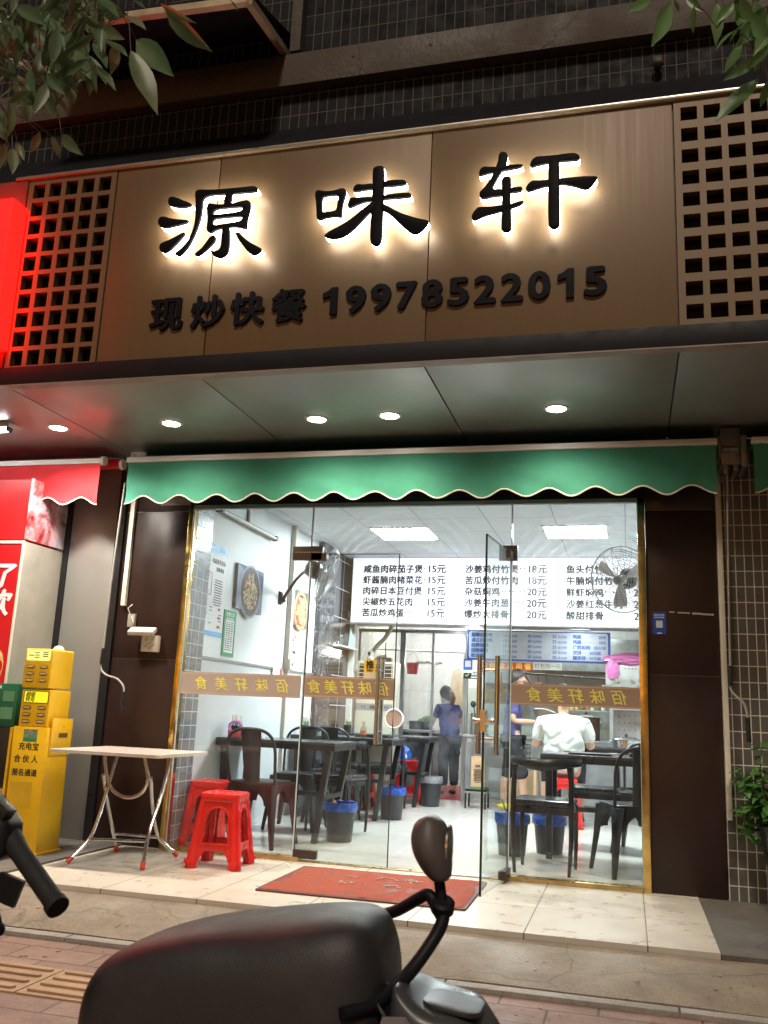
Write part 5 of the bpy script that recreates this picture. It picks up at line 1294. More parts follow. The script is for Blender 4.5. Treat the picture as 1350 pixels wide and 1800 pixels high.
# serving counter at the right
ct = thing('serving_counter', 'steel serving counter with shelves under the blue menu board', 'counter', (-.8, 5.2, 0))
MB().box((-1.93, 4.95, .745), (.49, 5.65, .785)).build('top', STEEL, ct, world=True, bevel=.005)
for x in (-1.915, -1.80, .45):
    MB().box((x-.018, 4.97, .0), (x+.018, 5.01, .744)).build('leg', STEEL, ct, world=True)
MB().box((-1.895, 5.012, .06), (.43, 5.03, .70)).build('front_panel', pm('dull steel panel', (.40, .41, .42), .45, .8, .2, 4), ct, world=True)
MB().box((-1.955, 5.28, .0), (-1.935, 5.34, 2.08)).build('end_post', STEEL, ct, world=True)
MB().box((-1.93, 5.30, .79), (.49, 5.306, 1.35)).build('screen', glass_mat('greenish screen', (.85, .95, .92), .10, None, .06, .08), ct, world=True, smooth=0)
HOODM = pm('pale blue kitchen steel', (.40, .50, .54), .35, .4, .1, 5)
MB().box((-1.9, 6.6, .9), (.49, 6.66, 2.05)).build('back_panel', HOODM, ct, world=True)
hd2 = thing('extractor_hood', 'grey steel extractor hood behind the blue menu board', 'hood', (-.5, 6.0, 1.6))
m = MB(); m.add([(-1.3,5.75,1.62),(.48,5.75,1.62),(.48,6.58,1.62),(-1.3,6.58,1.62),(-1.1,5.95,2.05),(.48,5.95,2.05),(.48,6.58,2.05),(-1.1,6.58,2.05)], [(0,3,2,1),(4,5,6,7),(0,1,5,4),(1,2,6,5),(2,3,7,6),(3,0,4,7)]); m.build('hood', pm('greasy steel', (.26, .27, .26), .4, .8, .3, 6), hd2, world=True)
ut = thing('utensil_rail', 'steel rail with ladles hanging under the menu board', 'rail', (-.9, 5.1, 1.58)); MB().tube([(-1.32, 5.1, 1.545), (-.25, 5.1, 1.50)], .012, 8).build('rail', DARKM, ut, world=True)
m = MB()
for x in (-1.05, -.95, -.75, -.55): m.tube([(x, 5.1, 1.53), (x+.02, 5.08, 1.44)], .006, 6)
m.build('hook', DARKM, ut, world=True)
t = thing('brown_ladle', 'dark red wooden spoon shaped sign hanging beside the standing man', 'ladle', (-1.06, 5.05, 1.40)); m = MB(); m.ball((0, 0, 0), (.10, .02, .045)); m.taper((-.06, 0, .02), (-.14, 0, .12), (.012, .02), (.012, .012)); m.build('ladle', pm('dark red wood', (.13, .05, .045), .5), t)
pot('stock_pot', 'tall steel stock pot at the left end of the serving counter', -1.76, 5.18, .786, .115, .25, CHROME, False)
t = thing('ladle', 'steel ladle standing in the tall stock pot', 'ladle', (-1.80, 5.16, .95)); m = MB(); m.tube([(0, 0, 0), (-.03, 0, .18)], .007, 6); m.ball((-.035, 0, .20), (.035, .02, .04)); m.build('ladle', DARKM, t)
pot('rice_cooker', 'black cooker on the serving counter behind the seated man', -.48, 5.15, .786, .16, .26, DARKM)
pot('cooking_pot', 'wide steel pot with a lid on the table at the far right', -.02, 3.98, .758, .14, .07, CHROME)
t = thing('wire_basket', 'tall wire basket of glasses left of the seated man', 'basket', (-1.10, 4.35, .56))
m = MB()
for z in (0, .05, .10, .15, .19): m.tube([(.085*math.cos(2*PI*i/4+PI/4), .085*math.sin(2*PI*i/4+PI/4), z) for i in range(4)], .0035, 5, closed=True)
for i in range(4):
    for k in range(5):
        a = Vector((.06*(1 if i in (0, 3) else -1), .06*(1 if i < 2 else -1), 0)); b = Vector((.06*(1 if (i+1) % 4 in (0, 3) else -1), .06*(1 if (i+1) % 4 < 2 else -1), 0)); p = a.lerp(b, k/5); m.tube([p, p+Vector((0, 0, .19))], .003, 5)
m.build('frame', CHROME, t)
m = MB()
for i in range(3):
    for j in range(3): m.add(*(lambda q: (q.v, q.f))(MB().lathe([(.012, .01), (.018, .17)], 10, TF((-.04+.04*i, -.04+.04*j, 0)))))
m.build('glasses', glass_mat('drinking glass', (.82, .88, .88), .2, None, .1), t)
t = thing('side_stand', 'small red topped stand under the wire basket', 'stand', (-1.10, 4.35, 0)); MB().box((-.13, -.12, .53), (.13, .12, .558)).build('top', RED_PLASTIC, t)
for sx in (-.11, .11):
    for sy in (-.10, .10): MB().taper((sx, sy, 0), (sx, sy, .53), .014, .014).build('leg', pm('pale wood leg', (.50, .36, .20), .5), t)
ov = thing('microwave_oven', 'grey oven with round knobs high at the right of the menu board', 'oven', (.10, 4.85, 1.42))
MB().box((-.34, -.15, 0), (.39, .22, .235)).build('body', pm('oven grey', (.46, .47, .46), .4, .3), ov, bevel=.006)
m = MB()
for x, r in ((-.22, .026), (-.05, .020), (.08, .020), (.21, .020)): m.cyl((x, -.150, .055), (x, -.175, .055), r, 16)
for x in (-.13, .015): m.cyl((x, -.150, .06), (x, -.156, .06), .012, 12)
m.build('knob', STEEL, ov); m = MB()
for k in range(10): m.cbox((-.12+k*.04, -.1512, .19), (.022, .002, .010))
m.build('panel_print', INK, ov)
tag(MB().box((-.28, 4.66, 1.395), (.499, 5.10, 1.419)).build('wall_shelf', STEEL), 'steel wall shelf carrying the grey oven', 'shelf')
bag('plastic_bag', 'crumpled pink plastic bag draped over the grey oven', (.06, 4.80, 1.715), (.33, .17, .075), pm('pink plastic film', (.62, .16, .42), .3, 0, .2, 30), 12)
bag('plastic_bag', 'pink bag end hanging over the left front of the oven', (-.16, 4.685, 1.60), (.075, .035, .12), pm('thin pink film', (.62, .18, .44), .3, 0, .2, 30), 15)
cb = thing('dish_cabinet', 'steel dish cabinet with a perforated back at the right end', 'cabinet', (.14, 4.80, .786))
m = MB(); m.box((-.34, -.13, 0), (-.30, .14, .36)); m.box((-.30, .12, 0), (.35, .14, .36)); m.box((-.34, -.13, .36), (.35, .14, .385)); m.build('cabinet', pm('cabinet steel', (.46, .48, .49), .35, .7), cb)
m = MB()
for i in range(9):
    for j in range(4): m.cbox((-.24+i*.06, .118, .06+j*.08), (.012, .004, .012))
m.build('hole_pattern', INK, cb)
t = thing('food_tray', 'shelf of bottles and greens behind the seated man', 'food tray', (-.50, 4.98, 1.12)); MB().box((-.30, -.05, 0), (.28, .06, .012)).build('base', STEEL, t)
for k in range(9):
    x = -.26+k*.06; m = MB()
    if k % 3 == 1: m.ball((x, 0, .05), (.035, .03, .035)); m.build('greens', pm('greens', (.16, .30, .10), .7, 0, .4, 40), t)
    else: m.lathe([(.0001, .013), (.022, .013), (.022, .08), (.010, .10), (.0001, .10)], 10, TF((x, 0, 0))); m.build('jar', pm('sauce jar', random.choice(((.55, .42, .10), (.60, .60, .50), (.35, .12, .05))), .3), t)
t = thing('paper_bag', 'brown paper bag with printed text standing on the low rack', 'paper bag', (-1.645, 4.45, .235)); CARD = pm('brown paper', (.48, .31, .17), .7, 0, .06, 12)
MB().loft([[(-.075, -.045, 0), (.075, -.045, 0), (.075, .045, 0), (-.075, .045, 0)], [(-.08, -.035, .32), (.07, -.035, .33), (.07, .03, .335), (-.08, .03, .325)]]).build('bag', CARD, t)
m = MB(); m.add(*text('米饭', .03, .001, .001, 'CENTER'), FR(0, -.047, .215))
for k in range(9): m.cbox((random.uniform(-.006, .006), -.0465+.001*0, .185-k*.017), (.10-.01*(k % 3), .002, .006), (-.03, 0, 0))
m.build('print', INK, t)
tag(MB().box((-1.735, 4.38, .212), (-1.555, 4.53, .234)).build('green_mat', pm('green board', (.16, .25, .10), .5)), 'green board under the brown paper bag', 'board')
t = thing('low_rack', 'low steel rack with a black cushion top near the counter end', 'rack', (-1.66, 4.48, 0)); MB().box((-.12, -.13, .185), (.12, .13, .210)).build('top', BLACK_PLASTIC, t, bevel=.006); m = MB()
m.box((-.125, -.135, .165), (.125, .135, .1845))
m.build('shelf', STEEL, t)
for sx in (-.11, .11):
    for sy in (-.12, .12): MB().taper((sx, sy, 0), (sx, sy, .165), .009, .009).build('leg', BLACKSTEEL, t)
t = thing('cardboard_box', 'brown cardboard box on the floor behind the standing man', 'box', (-1.22, 4.98, 0)); MB().box((-.16, -.10, 0), (.16, .02, .40)).build('box', CARD, t, bevel=.003); MB().box((-.03, -.103, .02), (.03, -.1005, .395)).build('tape', pm('packing tape', (.50, .38, .22), .25), t)

# light in the kitchen (a lit bulb lamp by the rear wall and a ceiling strip)
kl = thing('kitchen_lamp', 'bright lit lamp glowing through the steamy glass', 'lamp', (-2.16, 7.0, 1.88)); MB().ball((0, 0, 0), .075).build('globe', em('lit globe', (1, .98, .92), 120.0), kl); MB().cyl((0, 0, .07), (0, 0, .55), .012, 8).build('stem', STEEL, kl)
kl = thing('tube_light', 'lit tube lamp under the kitchen ceiling behind the counter', 'tube light', (-.7, 5.9, 2.41)); MB().box((-.6, -.03, -.03), (.6, .03, 0)).build('housing', WHITE_PAINT, kl); MB().cyl((-.58, 0, -.045), (.58, 0, -.045), .014, 10).build('tube', em('lit kitchen tube', (.90, .98, 1.0), 150.0), kl)
kl = thing('tube_light', 'lit tube lamp under the kitchen ceiling above the cook', 'tube light', (-2.7, 6.6, 2.41)); MB().box((-.5, -.03, -.03), (.5, .03, 0)).build('housing', WHITE_PAINT, kl); MB().cyl((-.48, 0, -.045), (.48, 0, -.045), .014, 10).build('tube', em('lit cook tube', (1, .97, .90), 160.0), kl)

# ------------------------------------------------------------------ people
def person(label, loc, rz, scale=1.0):
    t = thing('person', label, 'person', loc, rz); t.scale = (scale,)*3; return t
def S(t, name, mat, nodes, edges, sub=2, folds=0.0):
    m = MB(); m.add(*skin(nodes, edges, sub))
    if folds:                                           # cloth folds pulled into the surface
        q = []
        for p in m.v:
            v = Vector(p); k = mnoise.noise((v.x*9+v.z*5, v.y*6, v.z*9-v.x*6)); k2 = mnoise.noise((v.x*22, v.y*14, v.z*12+3))
            r_ = Vector((v.x, v.y, 0)); r_ = r_.normalized() if r_.length > 1e-4 else r_
            q.append((v+r_*folds*(abs(k)*1.6-.5+k2*.4))[:])
        m.v = q
    return m.build(name, mat, t, smooth=180)
NAVY = pm('navy tee cotton', (.050, .058, .19), .85, 0, .12, 14, .25, 90); WHITETEE = pm('white tee cotton', (.66, .68, .64), .85, 0, .06, 6, .5, 16)
BLACKCL = pm('black trousers', (.018, .018, .022), .85, 0, .2, 14, .2, 60); SHOE = pm('yellow shoe', (.68, .55, .03), .5, 0, .15, 30)
def hand_nodes(base, d, up, side, L=.095, sgn=1):
    """palm and five fingers: returns (nodes, edges) to add to the body skeleton, rooted at node 'wrist'"""
    d, up, side = Vector(d).normalized(), Vector(up).normalized(), Vector(side).normalized(); b = Vector(base); N = {}; E_ = []
    N['palm'] = (b+d*L*.5, (.034, .020)); N['knuck'] = (b+d*L*.9, (.038, .016)); E_ += [('palm', 'knuck')]
    for k, (o, l) in enumerate(((-.030, .062), (-.010, .072), (.011, .068), (.030, .052))):
        p = b+d*L*1.0+side*o; N[f'f{k}a'] = (p+d*l*.35-up*.004, .0085); N[f'f{k}b'] = (p+d*l*.75-up*.022, .008); N[f'f{k}c'] = (p+d*l*.85-up*.048, .007)
        E_ += [('knuck', f'f{k}a'), (f'f{k}a', f'f{k}b'), (f'f{k}b', f'f{k}c')]
    N['t1'] = (b+d*L*.45-side*sgn*.042-up*.008, .011); N['t2'] = (b+d*L*.95-side*sgn*.048-up*.022, .0085); E_ += [('palm', 't1'), ('t1', 't2')]
    return N, E_
def head_parts(t, c, yaw, hairfn, r=(.078, .098, .118)):
    """face features and hair around a head centre c (local), facing angle yaw (0 = +y)"""
    T = Matrix.Translation(c) @ Matrix.Rotation(yaw, 4, 'Z')
    m = MB()
    for s_ in (-1, 1): m.ball((s_*.031, .086, .012), (.012, .007, .008), T)
    m.build('eye', INK, t)
    m = MB()
    for s_ in (-1, 1): m.tube([T @ Vector((s_*.018, .092, .034)), T @ Vector((s_*.048, .082, .036))], .0045, 5)
    m.build('eyebrow', HAIR, t)
    m = MB(); m.tube([T @ Vector((-.024, .088, -.058)), T @ Vector((0, .096, -.056)), T @ Vector((.024, .088, -.058))], .006, 6); m.build('mouth', pm('lips', (.42, .17, .14), .5), t)
    m = MB(); hairfn(m, T); m.build('hair', HAIR, t, smooth=180)
def cap_hair(m, T, r=(.088, .108, .125), low=-.02, front=.045):
    nu, nv = 28, 12; b = len(m.v)
    for i in range(nv+1):
        for j in range(nu):
            ph = 2*PI*j/nu; sy = math.sin(ph)
            lo = low+(front-low)*max(0, sy)**.6 if sy > 0 else low-.05*(-sy)
            zt = math.cos(PI*.5*i/nv); z = lo+(r[2]-lo)*zt; k = math.sqrt(max(1-(z/r[2])**2, 0)); n_ = 1+.04*mnoise.noise((math.cos(ph)*5, sy*5, z*30))
            m.v.append((T @ Vector((r[0]*k*math.cos(ph)*n_, (r[1]*k*sy-.006)*n_, z+.008)))[:])
    for i in range(nv):
        for j in range(nu): m.f.append((b+i*nu+j, b+i*nu+(j+1) % nu, b+(i+1)*nu+(j+1) % nu, b+(i+1)*nu+j))
HEADN = lambda c, f=0: {}
def head_nodes(c, yaw, r=1.0):
    c = Vector(c); q = Matrix.Rotation(yaw, 3, 'Z'); F = lambda x, y, z: tuple(c+q @ Vector((x, y, z)))
    N = {'neck': (F(0, -.020, -.165), (.052, .052)), 'jaw': (F(0, .012, -.075), (.056, .062)), 'face': (F(0, .010, -.010), (.071, .086)), 'skull': (F(0, -.006, .052), (.070, .082)), 'crown': (F(0, -.006, .085), (.045, .055)),
         'nose': (F(0, .098, -.018), (.011, .012)), 'nosetip': (F(0, .112, -.028), (.010, .010)), 'earl': (F(-.078, -.008, -.005), (.010, .016)), 'earr': (F(.078, -.008, -.005), (.010, .016)), 'chin': (F(0, .062, -.098), (.022, .022))}
    E_ = chain('neck', 'jaw', 'face', 'skull', 'crown')+[('face', 'nose'), ('nose', 'nosetip'), ('face', 'earl'), ('face', 'earr'), ('jaw', 'chin')]
    return N, E_
# --- standing man, seen from his right side, looking and pointing right (+x after rotation): built facing +y
p = person('man in navy tee, dark cropped trousers and yellow shoes standing behind the open door', (-1.25, 4.32, 0), R_(-80), .905)
hn, he = head_nodes((0, .06, 1.585), 0)
N = {'pelvis': ((0, 0, .94), (.115, .085)), 'waist': ((0, .0, 1.08), (.105, .075)), 'chest': ((0, .005, 1.27), (.120, .080)), 'neckb': ((0, .015, 1.395), (.062, .060))}
N.update(hn); Eg = chain('pelvis', 'waist', 'chest', 'neckb', 'neck')+he
for s_, nm in ((-1, 'l'), (1, 'r')):
    N.update({f'sh{nm}': ((s_*.165, 0, 1.345), .055), f'el{nm}': ((s_*.205, -.01, 1.075), .040), f'wr{nm}': ((s_*.150, .235, 1.075), (.028, .024))})
    Eg += [('chest', f'sh{nm}'), (f'sh{nm}', f'el{nm}'), (f'el{nm}', f'wr{nm}')]
    h_, e_ = hand_nodes((s_*.150, .235, 1.075), (-s_*.25, 1, -.05), (0, .1, 1), (1, .1, 0), .085, s_)
    N.update({k+nm: v for k, v in h_.items()}); Eg += [(f'wr{nm}', 'palm'+nm)]+[(a+nm, b+nm) for a, b in e_]
    yy = .16 if nm == 'r' else -.10
    N.update({f'hip{nm}': ((s_*.085, 0, .90), .095), f'kn{nm}': ((s_*.095, yy*.55+.03, .50), .060), f'ca{nm}': ((s_*.095, yy*.8-.01, .33), .055), f'an{nm}': ((s_*.095, yy, .085), .036), f'fo{nm}': ((s_*.10, yy+.13, .035), (.042, .028))})
    Eg += chain('pelvis', f'hip{nm}', f'kn{nm}', f'ca{nm}', f'an{nm}', f'fo{nm}')
S(p, 'body', SKIN, N, Eg)
N = {'w0': ((0, -.005, .80), (.155, .120)), 'w': ((0, -.005, .90), (.165, .125)), 'm': ((0, 0, 1.08), (.155, .118)), 'c': ((0, .005, 1.28), (.172, .122)), 'n': ((0, .01, 1.375), (.10, .085))}; Eg = chain('w0', 'w', 'm', 'c', 'n')
for s_, nm in ((-1, 'l'), (1, 'r')): N.update({f's{nm}': ((s_*.168, 0, 1.335), .078), f'e{nm}': ((s_*.200, -.005, 1.13), .064)}); Eg += [('c', f's{nm}'), (f's{nm}', f'e{nm}')]
S(p, 'tee_shirt', NAVY, N, Eg, 3, .016)
N = {'p': ((0, -.005, .92), (.155, .118))}; Eg = []
for s_, nm in ((-1, 'l'), (1, 'r')):
    yy = .16 if nm == 'r' else -.10
    N.update({f'h{nm}': ((s_*.085, 0, .84), .106), f'k{nm}': ((s_*.095, yy*.55+.02, .52), .085), f'c{nm}': ((s_*.095, yy*.72, .36), .080)}); Eg += chain('p', f'h{nm}', f'k{nm}', f'c{nm}')
S(p, 'trousers', BLACKCL, N, Eg, 3, .016)
for s_, yy in ((-1, -.10), (1, .16)):
    S(p, 'shoe', SHOE, {'a': ((s_*.095, yy-.02, .075), (.050, .045)), 'b': ((s_*.097, yy+.06, .050), (.050, .045)), 'c': ((s_*.10, yy+.15, .038), (.046, .034)), 'h': ((s_*.095, yy-.05, .040), (.042, .036))}, chain('h', 'a', 'b', 'c'))
head_parts(p, (0, .06, 1.585), 0, lambda m, T: cap_hair(m, T))
STRAW = pm('white plastic strip', (.75, .76, .76), .4)
tag(MB().tube(spline([(-.96, 4.40, 1.00), (-.86, 4.36, 1.045), (-.80, 4.35, 1.06)], 4), .006, 6).build('plastic_strip', STRAW), 'short white plastic strip held in the hand of the standing man', 'strip')
tag(MB().tube(spline([(-1.02, 4.38, 1.12), (-.88, 4.36, 1.115), (-.76, 4.36, 1.07), (-.68, 4.36, 1.01)], 4), .005, 6).build('drinking_straw', STRAW), 'curved white straw beyond the hand of the standing man', 'straw')
# --- seated man, back to the street
p = person('man in a white tee seated with his back to the street at the right table', (-.62, 3.24, 0), R_(4), 1.0)
hn, he = head_nodes((0, .06, 1.235), .05)
N = {'pelvis': ((0, .02, .555), (.13, .09)), 'waist': ((0, .01, .70), (.12, .08)), 'chest': ((0, .02, .92), (.125, .07)), 'neckb': ((0, .035, 1.055), (.055, .054))}
N.update(hn); Eg = chain('pelvis', 'waist', 'chest', 'neckb', 'neck')+he
for s_, nm in ((-1, 'l'), (1, 'r')):
    N.update({f'sh{nm}': ((s_*.20, .005, .960), .046), f'el{nm}': ((s_*.275, .05, .755), .044), f'wr{nm}': ((s_*.19, .29, .800), (.030, .025))})
    Eg += [('chest', f'sh{nm}'), (f'sh{nm}', f'el{nm}'), (f'el{nm}', f'wr{nm}')]
    h_, e_ = hand_nodes((s_*.19, .29, .800), (-s_*.3, 1, -.02), (0, 0, 1), (1, .2, 0), .085, s_)
    N.update({k+nm: v for k, v in h_.items()}); Eg += [(f'wr{nm}', 'palm'+nm)]+[(a+nm, b+nm) for a, b in e_]
    N.update({f'hip{nm}': ((s_*.10, .06, .530), .100), f'kn{nm}': ((s_*.17, .44, .500), .066), f'ca{nm}': ((s_*.17, .45, .30), .056), f'an{nm}': ((s_*.17, .42, .085), .038), f'fo{nm}': ((s_*.18, .55, .035), (.042, .028))})
    Eg += chain('pelvis', f'hip{nm}', f'kn{nm}', f'ca{nm}', f'an{nm}', f'fo{nm}')
S(p, 'body', SKIN, N, Eg)
N = {'w': ((0, 0, .47), (.20, .15)), 'b': ((0, -.015, .70), (.205, .145)), 'm': ((0, -.01, .86), (.220, .140)), 'c': ((0, .01, .975), (.185, .125)), 'n': ((0, .03, 1.06), (.100, .085))}; Eg = chain('w', 'b', 'm', 'c', 'n')
for s_, nm in ((-1, 'l'), (1, 'r')): N.update({f's{nm}': ((s_*.205, .0, .965), .085), f'e{nm}': ((s_*.262, .035, .80), .078)}); Eg += [('c', f's{nm}'), (f's{nm}', f'e{nm}')]
S(p, 'tee_shirt', WHITETEE, N, Eg, 4, .022)
N = {'p': ((0, .03, .545), (.165, .125))}; Eg = []
for s_, nm in ((-1, 'l'), (1, 'r')): N.update({f'h{nm}': ((s_*.10, .12, .535), .108), f'k{nm}': ((s_*.17, .42, .505), .085)}); Eg += chain('p', f'h{nm}', f'k{nm}')
S(p, 'shorts', BLACKCL, N, Eg)
for s_ in (-1, 1): S(p, 'sandal', BLACK_PLASTIC, {'a': ((s_*.17, .40, .030), (.045, .026)), 'b': ((s_*.176, .48, .024), (.046, .022)), 'c': ((s_*.182, .58, .020), (.042, .018))}, chain('a', 'b', 'c'))
head_parts(p, (0, .06, 1.235), .05, lambda m, T: cap_hair(m, T))
# --- cook, seen from behind, bending to her left over the bench
p = person('woman with tied black hair in a navy tee cooking behind the steamy glass', (-2.235, 5.78, .008), R_(38), .86)
hn, he = head_nodes((0, .17, 1.475), .25)
N = {'pelvis': ((0, 0, .90), (.115, .085)), 'waist': ((0, .02, 1.04), (.10, .07)), 'chest': ((0, .07, 1.21), (.110, .075)), 'neckb': ((0, .11, 1.32), (.052, .052))}
N.update(hn); Eg = chain('pelvis', 'waist', 'chest', 'neckb', 'neck')+he
for s_, nm in ((-1, 'l'), (1, 'r')):
    N.update({f'sh{nm}': ((s_*.150, .07, 1.275), .050), f'el{nm}': ((s_*.235, .13, 1.04), .038), f'wr{nm}': ((s_*.130, .355, 1.03), (.026, .023))})
    Eg += [('chest', f'sh{nm}'), (f'sh{nm}', f'el{nm}'), (f'el{nm}', f'wr{nm}')]
    h_, e_ = hand_nodes((s_*.130, .355, 1.03), (-s_*.2, 1, -.15), (0, .1, 1), (1, .1, 0), .08, s_)
    N.update({k+nm: v for k, v in h_.items()}); Eg += [(f'wr{nm}', 'palm'+nm)]+[(a+nm, b+nm) for a, b in e_]
    N.update({f'hip{nm}': ((s_*.085, 0, .86), .092), f'kn{nm}': ((s_*.09, .02, .48), .060), f'an{nm}': ((s_*.09, -.02, .085), .036), f'fo{nm}': ((s_*.095, .11, .035), (.040, .028))})
    Eg += chain('pelvis', f'hip{nm}', f'kn{nm}', f'an{nm}', f'fo{nm}')
S(p, 'body', SKIN, N, Eg)
N = {'w0': ((0, 0, .74), (.165, .130)), 'w': ((0, 0, .86), (.175, .135)), 'm': ((0, .02, 1.04), (.160, .12)), 'c': ((0, .07, 1.21), (.165, .115)), 'n': ((0, .10, 1.305), (.085, .075))}; Eg = chain('w0', 'w', 'm', 'c', 'n')
for s_, nm in ((-1, 'l'), (1, 'r')): N.update({f's{nm}': ((s_*.152, .07, 1.265), .072), f'e{nm}': ((s_*.210, .10, 1.11), .062)}); Eg += [('c', f's{nm}'), (f's{nm}', f'e{nm}')]
S(p, 'tee_shirt', NAVY, N, Eg, 3, .016)
N = {'p': ((0, 0, .88), (.165, .125))}; Eg = []
for s_, nm in ((-1, 'l'), (1, 'r')): N.update({f'h{nm}': ((s_*.085, 0, .80), .110), f'k{nm}': ((s_*.09, .02, .48), .085), f'a{nm}': ((s_*.09, -.01, .12), .070)}); Eg += chain('p', f'h{nm}', f'k{nm}', f'a{nm}')
S(p, 'trousers', BLACKCL, N, Eg, 3, .016)
def bob(m, T):
    cap_hair(m, T, (.090, .110, .128), -.06, .03)
    m.tube([(T @ Vector(q))[:] for q in ((0, -.10, .03), (0, -.145, .0), (0, -.165, -.07), (0, -.155, -.15), (0, -.14, -.20))], [.030, .042, .045, .032, .008], 10)
head_parts(p, (0, .17, 1.475), .25, bob)
m = MB(); m.add(*skin({'a': ((-.075, .075, 1.335), .018), 'b': ((0, .045, 1.355), .02), 'c': ((.075, .075, 1.335), .018)}, chain('a', 'b', 'c'), 2)); m.build('collar', WHITETEE, p, smooth=180)
for s_ in (-1, 1): S(p, 'shoe', BLACK_PLASTIC, {'a': ((s_*.09, -.03, .045), (.045, .042)), 'c': ((s_*.095, .13, .035), (.045, .032))}, chain('a', 'c'))

# ------------------------------------------------------------------ on the porch
def folding_table():
    t = thing('folding_table', 'square folding table with a pale speckled top and crossed steel legs on the porch', 'table', (-3.09, -.57, 0))
    mt = NT('speckled table top'); p = mt.pos(); c = mt.mix(mt.ramp(mt.noise(160, 3, .7), .45, .6), (.50, .41, .37), (.68, .58, .53)); c = mt.mix(mt.ramp(mt.noise(3, 4), .4, .7, 0, .25), c, (.42, .34, .30))
    TT = mt.done(mt.principled(c, .25))
    zt = .690
    MB().add(*plate([rrect(-.385, -.36, .385, .36, .03)], .018, .004), TF((-.085, 0, zt-.009))).build('tabletop', TT, t)
    MB().add(*plate([rrect(-.388, -.363, .388, .363, .032), rrect(-.381, -.356, .381, .356, .028)[::-1]], .020), TF((-.085, 0, zt-.0095))).build('edge_band', OFFWHITE, t)
    RF = pm('red rubber foot', (.55, .06, .03), .5); O = Vector(t.location)
    def leg(pts, foot=True):
        P = [Vector(p)-O for p in pts]
        o = MB().tube(spline(P, 6), .0125, 10).build('leg', CHROME, t)
        a, b = P[1], P[0]; d = (b-a).normalized()
        f = MB().tube([(b-d*.035)[:], (b+d*.004)[:]], .0165, 10).build('rubber_foot', RF, None); f.parent = o; KIDS.setdefault(o.name, []).append(f)
    leg([(-2.886, -.817, .012), (-2.900, -.75, .20), (-2.95, -.54, .42), (-3.00, -.34, .675)])
    leg([(-3.395, -.835, .012), (-3.325, -.735, .135), (-3.335, -.64, .24), (-3.360, -.54, .37), (-3.395, -.36, .675)])
    leg([(-3.382, -.280, .012), (-3.392, -.38, .22), (-3.398, -.46, .38), (-3.384, -.55, .525)])
    leg([(-2.935, -.265, .012), (-3.045, -.31, .105), (-3.066, -.36, .20), (-3.060, -.44, .34), (-3.031, -.55, .525)])
    m = MB(); m.tube([Vector(p)-O for p in ((-3.325, -.735, .139), (-2.895, -.75, .160))], .010, 8); m.build('cross_bar', CHROME, t)
    m = MB(); m.tube([Vector(p)-O for p in ((-3.387, -.33, .125), (-3.055, -.33, .125))], .010, 8); m.build('cross_bar', CHROME, t)
    U = [(-3.385, -.55, .675), (-3.378, -.55, .60), (-3.345, -.55, .495), (-3.290, -.55, .420), (-3.185, -.55, .388), (-3.090, -.55, .422), (-3.050, -.55, .505), (-3.075, -.55, .60), (-3.100, -.55, .675)]
    MB().tube(spline([Vector(p)-O for p in U], 6), .0125, 10).build('loop_brace', CHROME, t)
    return t
folding_table()
MATR = NT('red loop doormat'); c_ = MATR.mix(MATR.ramp(MATR.noise(140, 3, .7), .35, .7), (.26, .036, .016), (.52, .105, .045)); c_ = MATR.mix(MATR.ramp(MATR.noise(3, 5, .6), .45, .75, 0, .5), c_, (.30, .10, .06))
MATR = MATR.done(MATR.principled(c_, .9, 0, MATR.bump(MATR.noise(190, 3, .7), 1.0, .012)))
dm = thing('doormat', 'worn red doormat lying on the tiles in front of the door', 'doormat', (-1.45, -.635, .0))
MB().add(*plate([rrect(-.595, -.435, .600, .435, .015)], .010, .002), TF((0, 0, .0055), (0, 0, .015))).build('backing', pm('dark mat edge', (.10, .03, .025), .6), dm)
m = MB(); nx, ny = 70, 46
for j in range(ny+1):
    for i in range(nx+1):
        x = -.575+1.155*i/nx; y = -.415+.83*j/ny; m.v.append((x, y, .0125+.004*mnoise.noise((x*30, y*30, 0))+.004*mnoise.noise((x*6, y*6, 2))))
for j in range(ny):
    for i in range(nx): a = j*(nx+1)+i; m.f.append((a, a+1, a+nx+2, a+nx+1))
m.v = [(TF((0, 0, 0), (0, 0, .015)) @ Vector(p_))[:] for p_ in m.v]
m.build('pile', MATR, dm, smooth=180)
random.seed(5); m = MB()
for k in range(26):
    x = random.choice((-.28, -.22, -.18, .0, .06, .12, -.02, .2))+random.uniform(-.04, .04); y = random.choice((.16, .20, -.02, -.05))+random.uniform(-.02, .02)
    m.cbox((x, y, .0165), (random.uniform(.02, .05), random.uniform(.006, .014), .003), (0, 0, random.uniform(-.9, .9)))
m.build('worn_lettering', pm('worn pale mat lettering', (.50, .34, .24), .9), dm)
tag(MB().box((-1.16, -.02, .0065), (-.88, .12, .008)).build('door_notice', pm('pale notice film', (.50, .56, .64), .4)), 'pale printed film stuck on the threshold by the open leaf', 'notice')

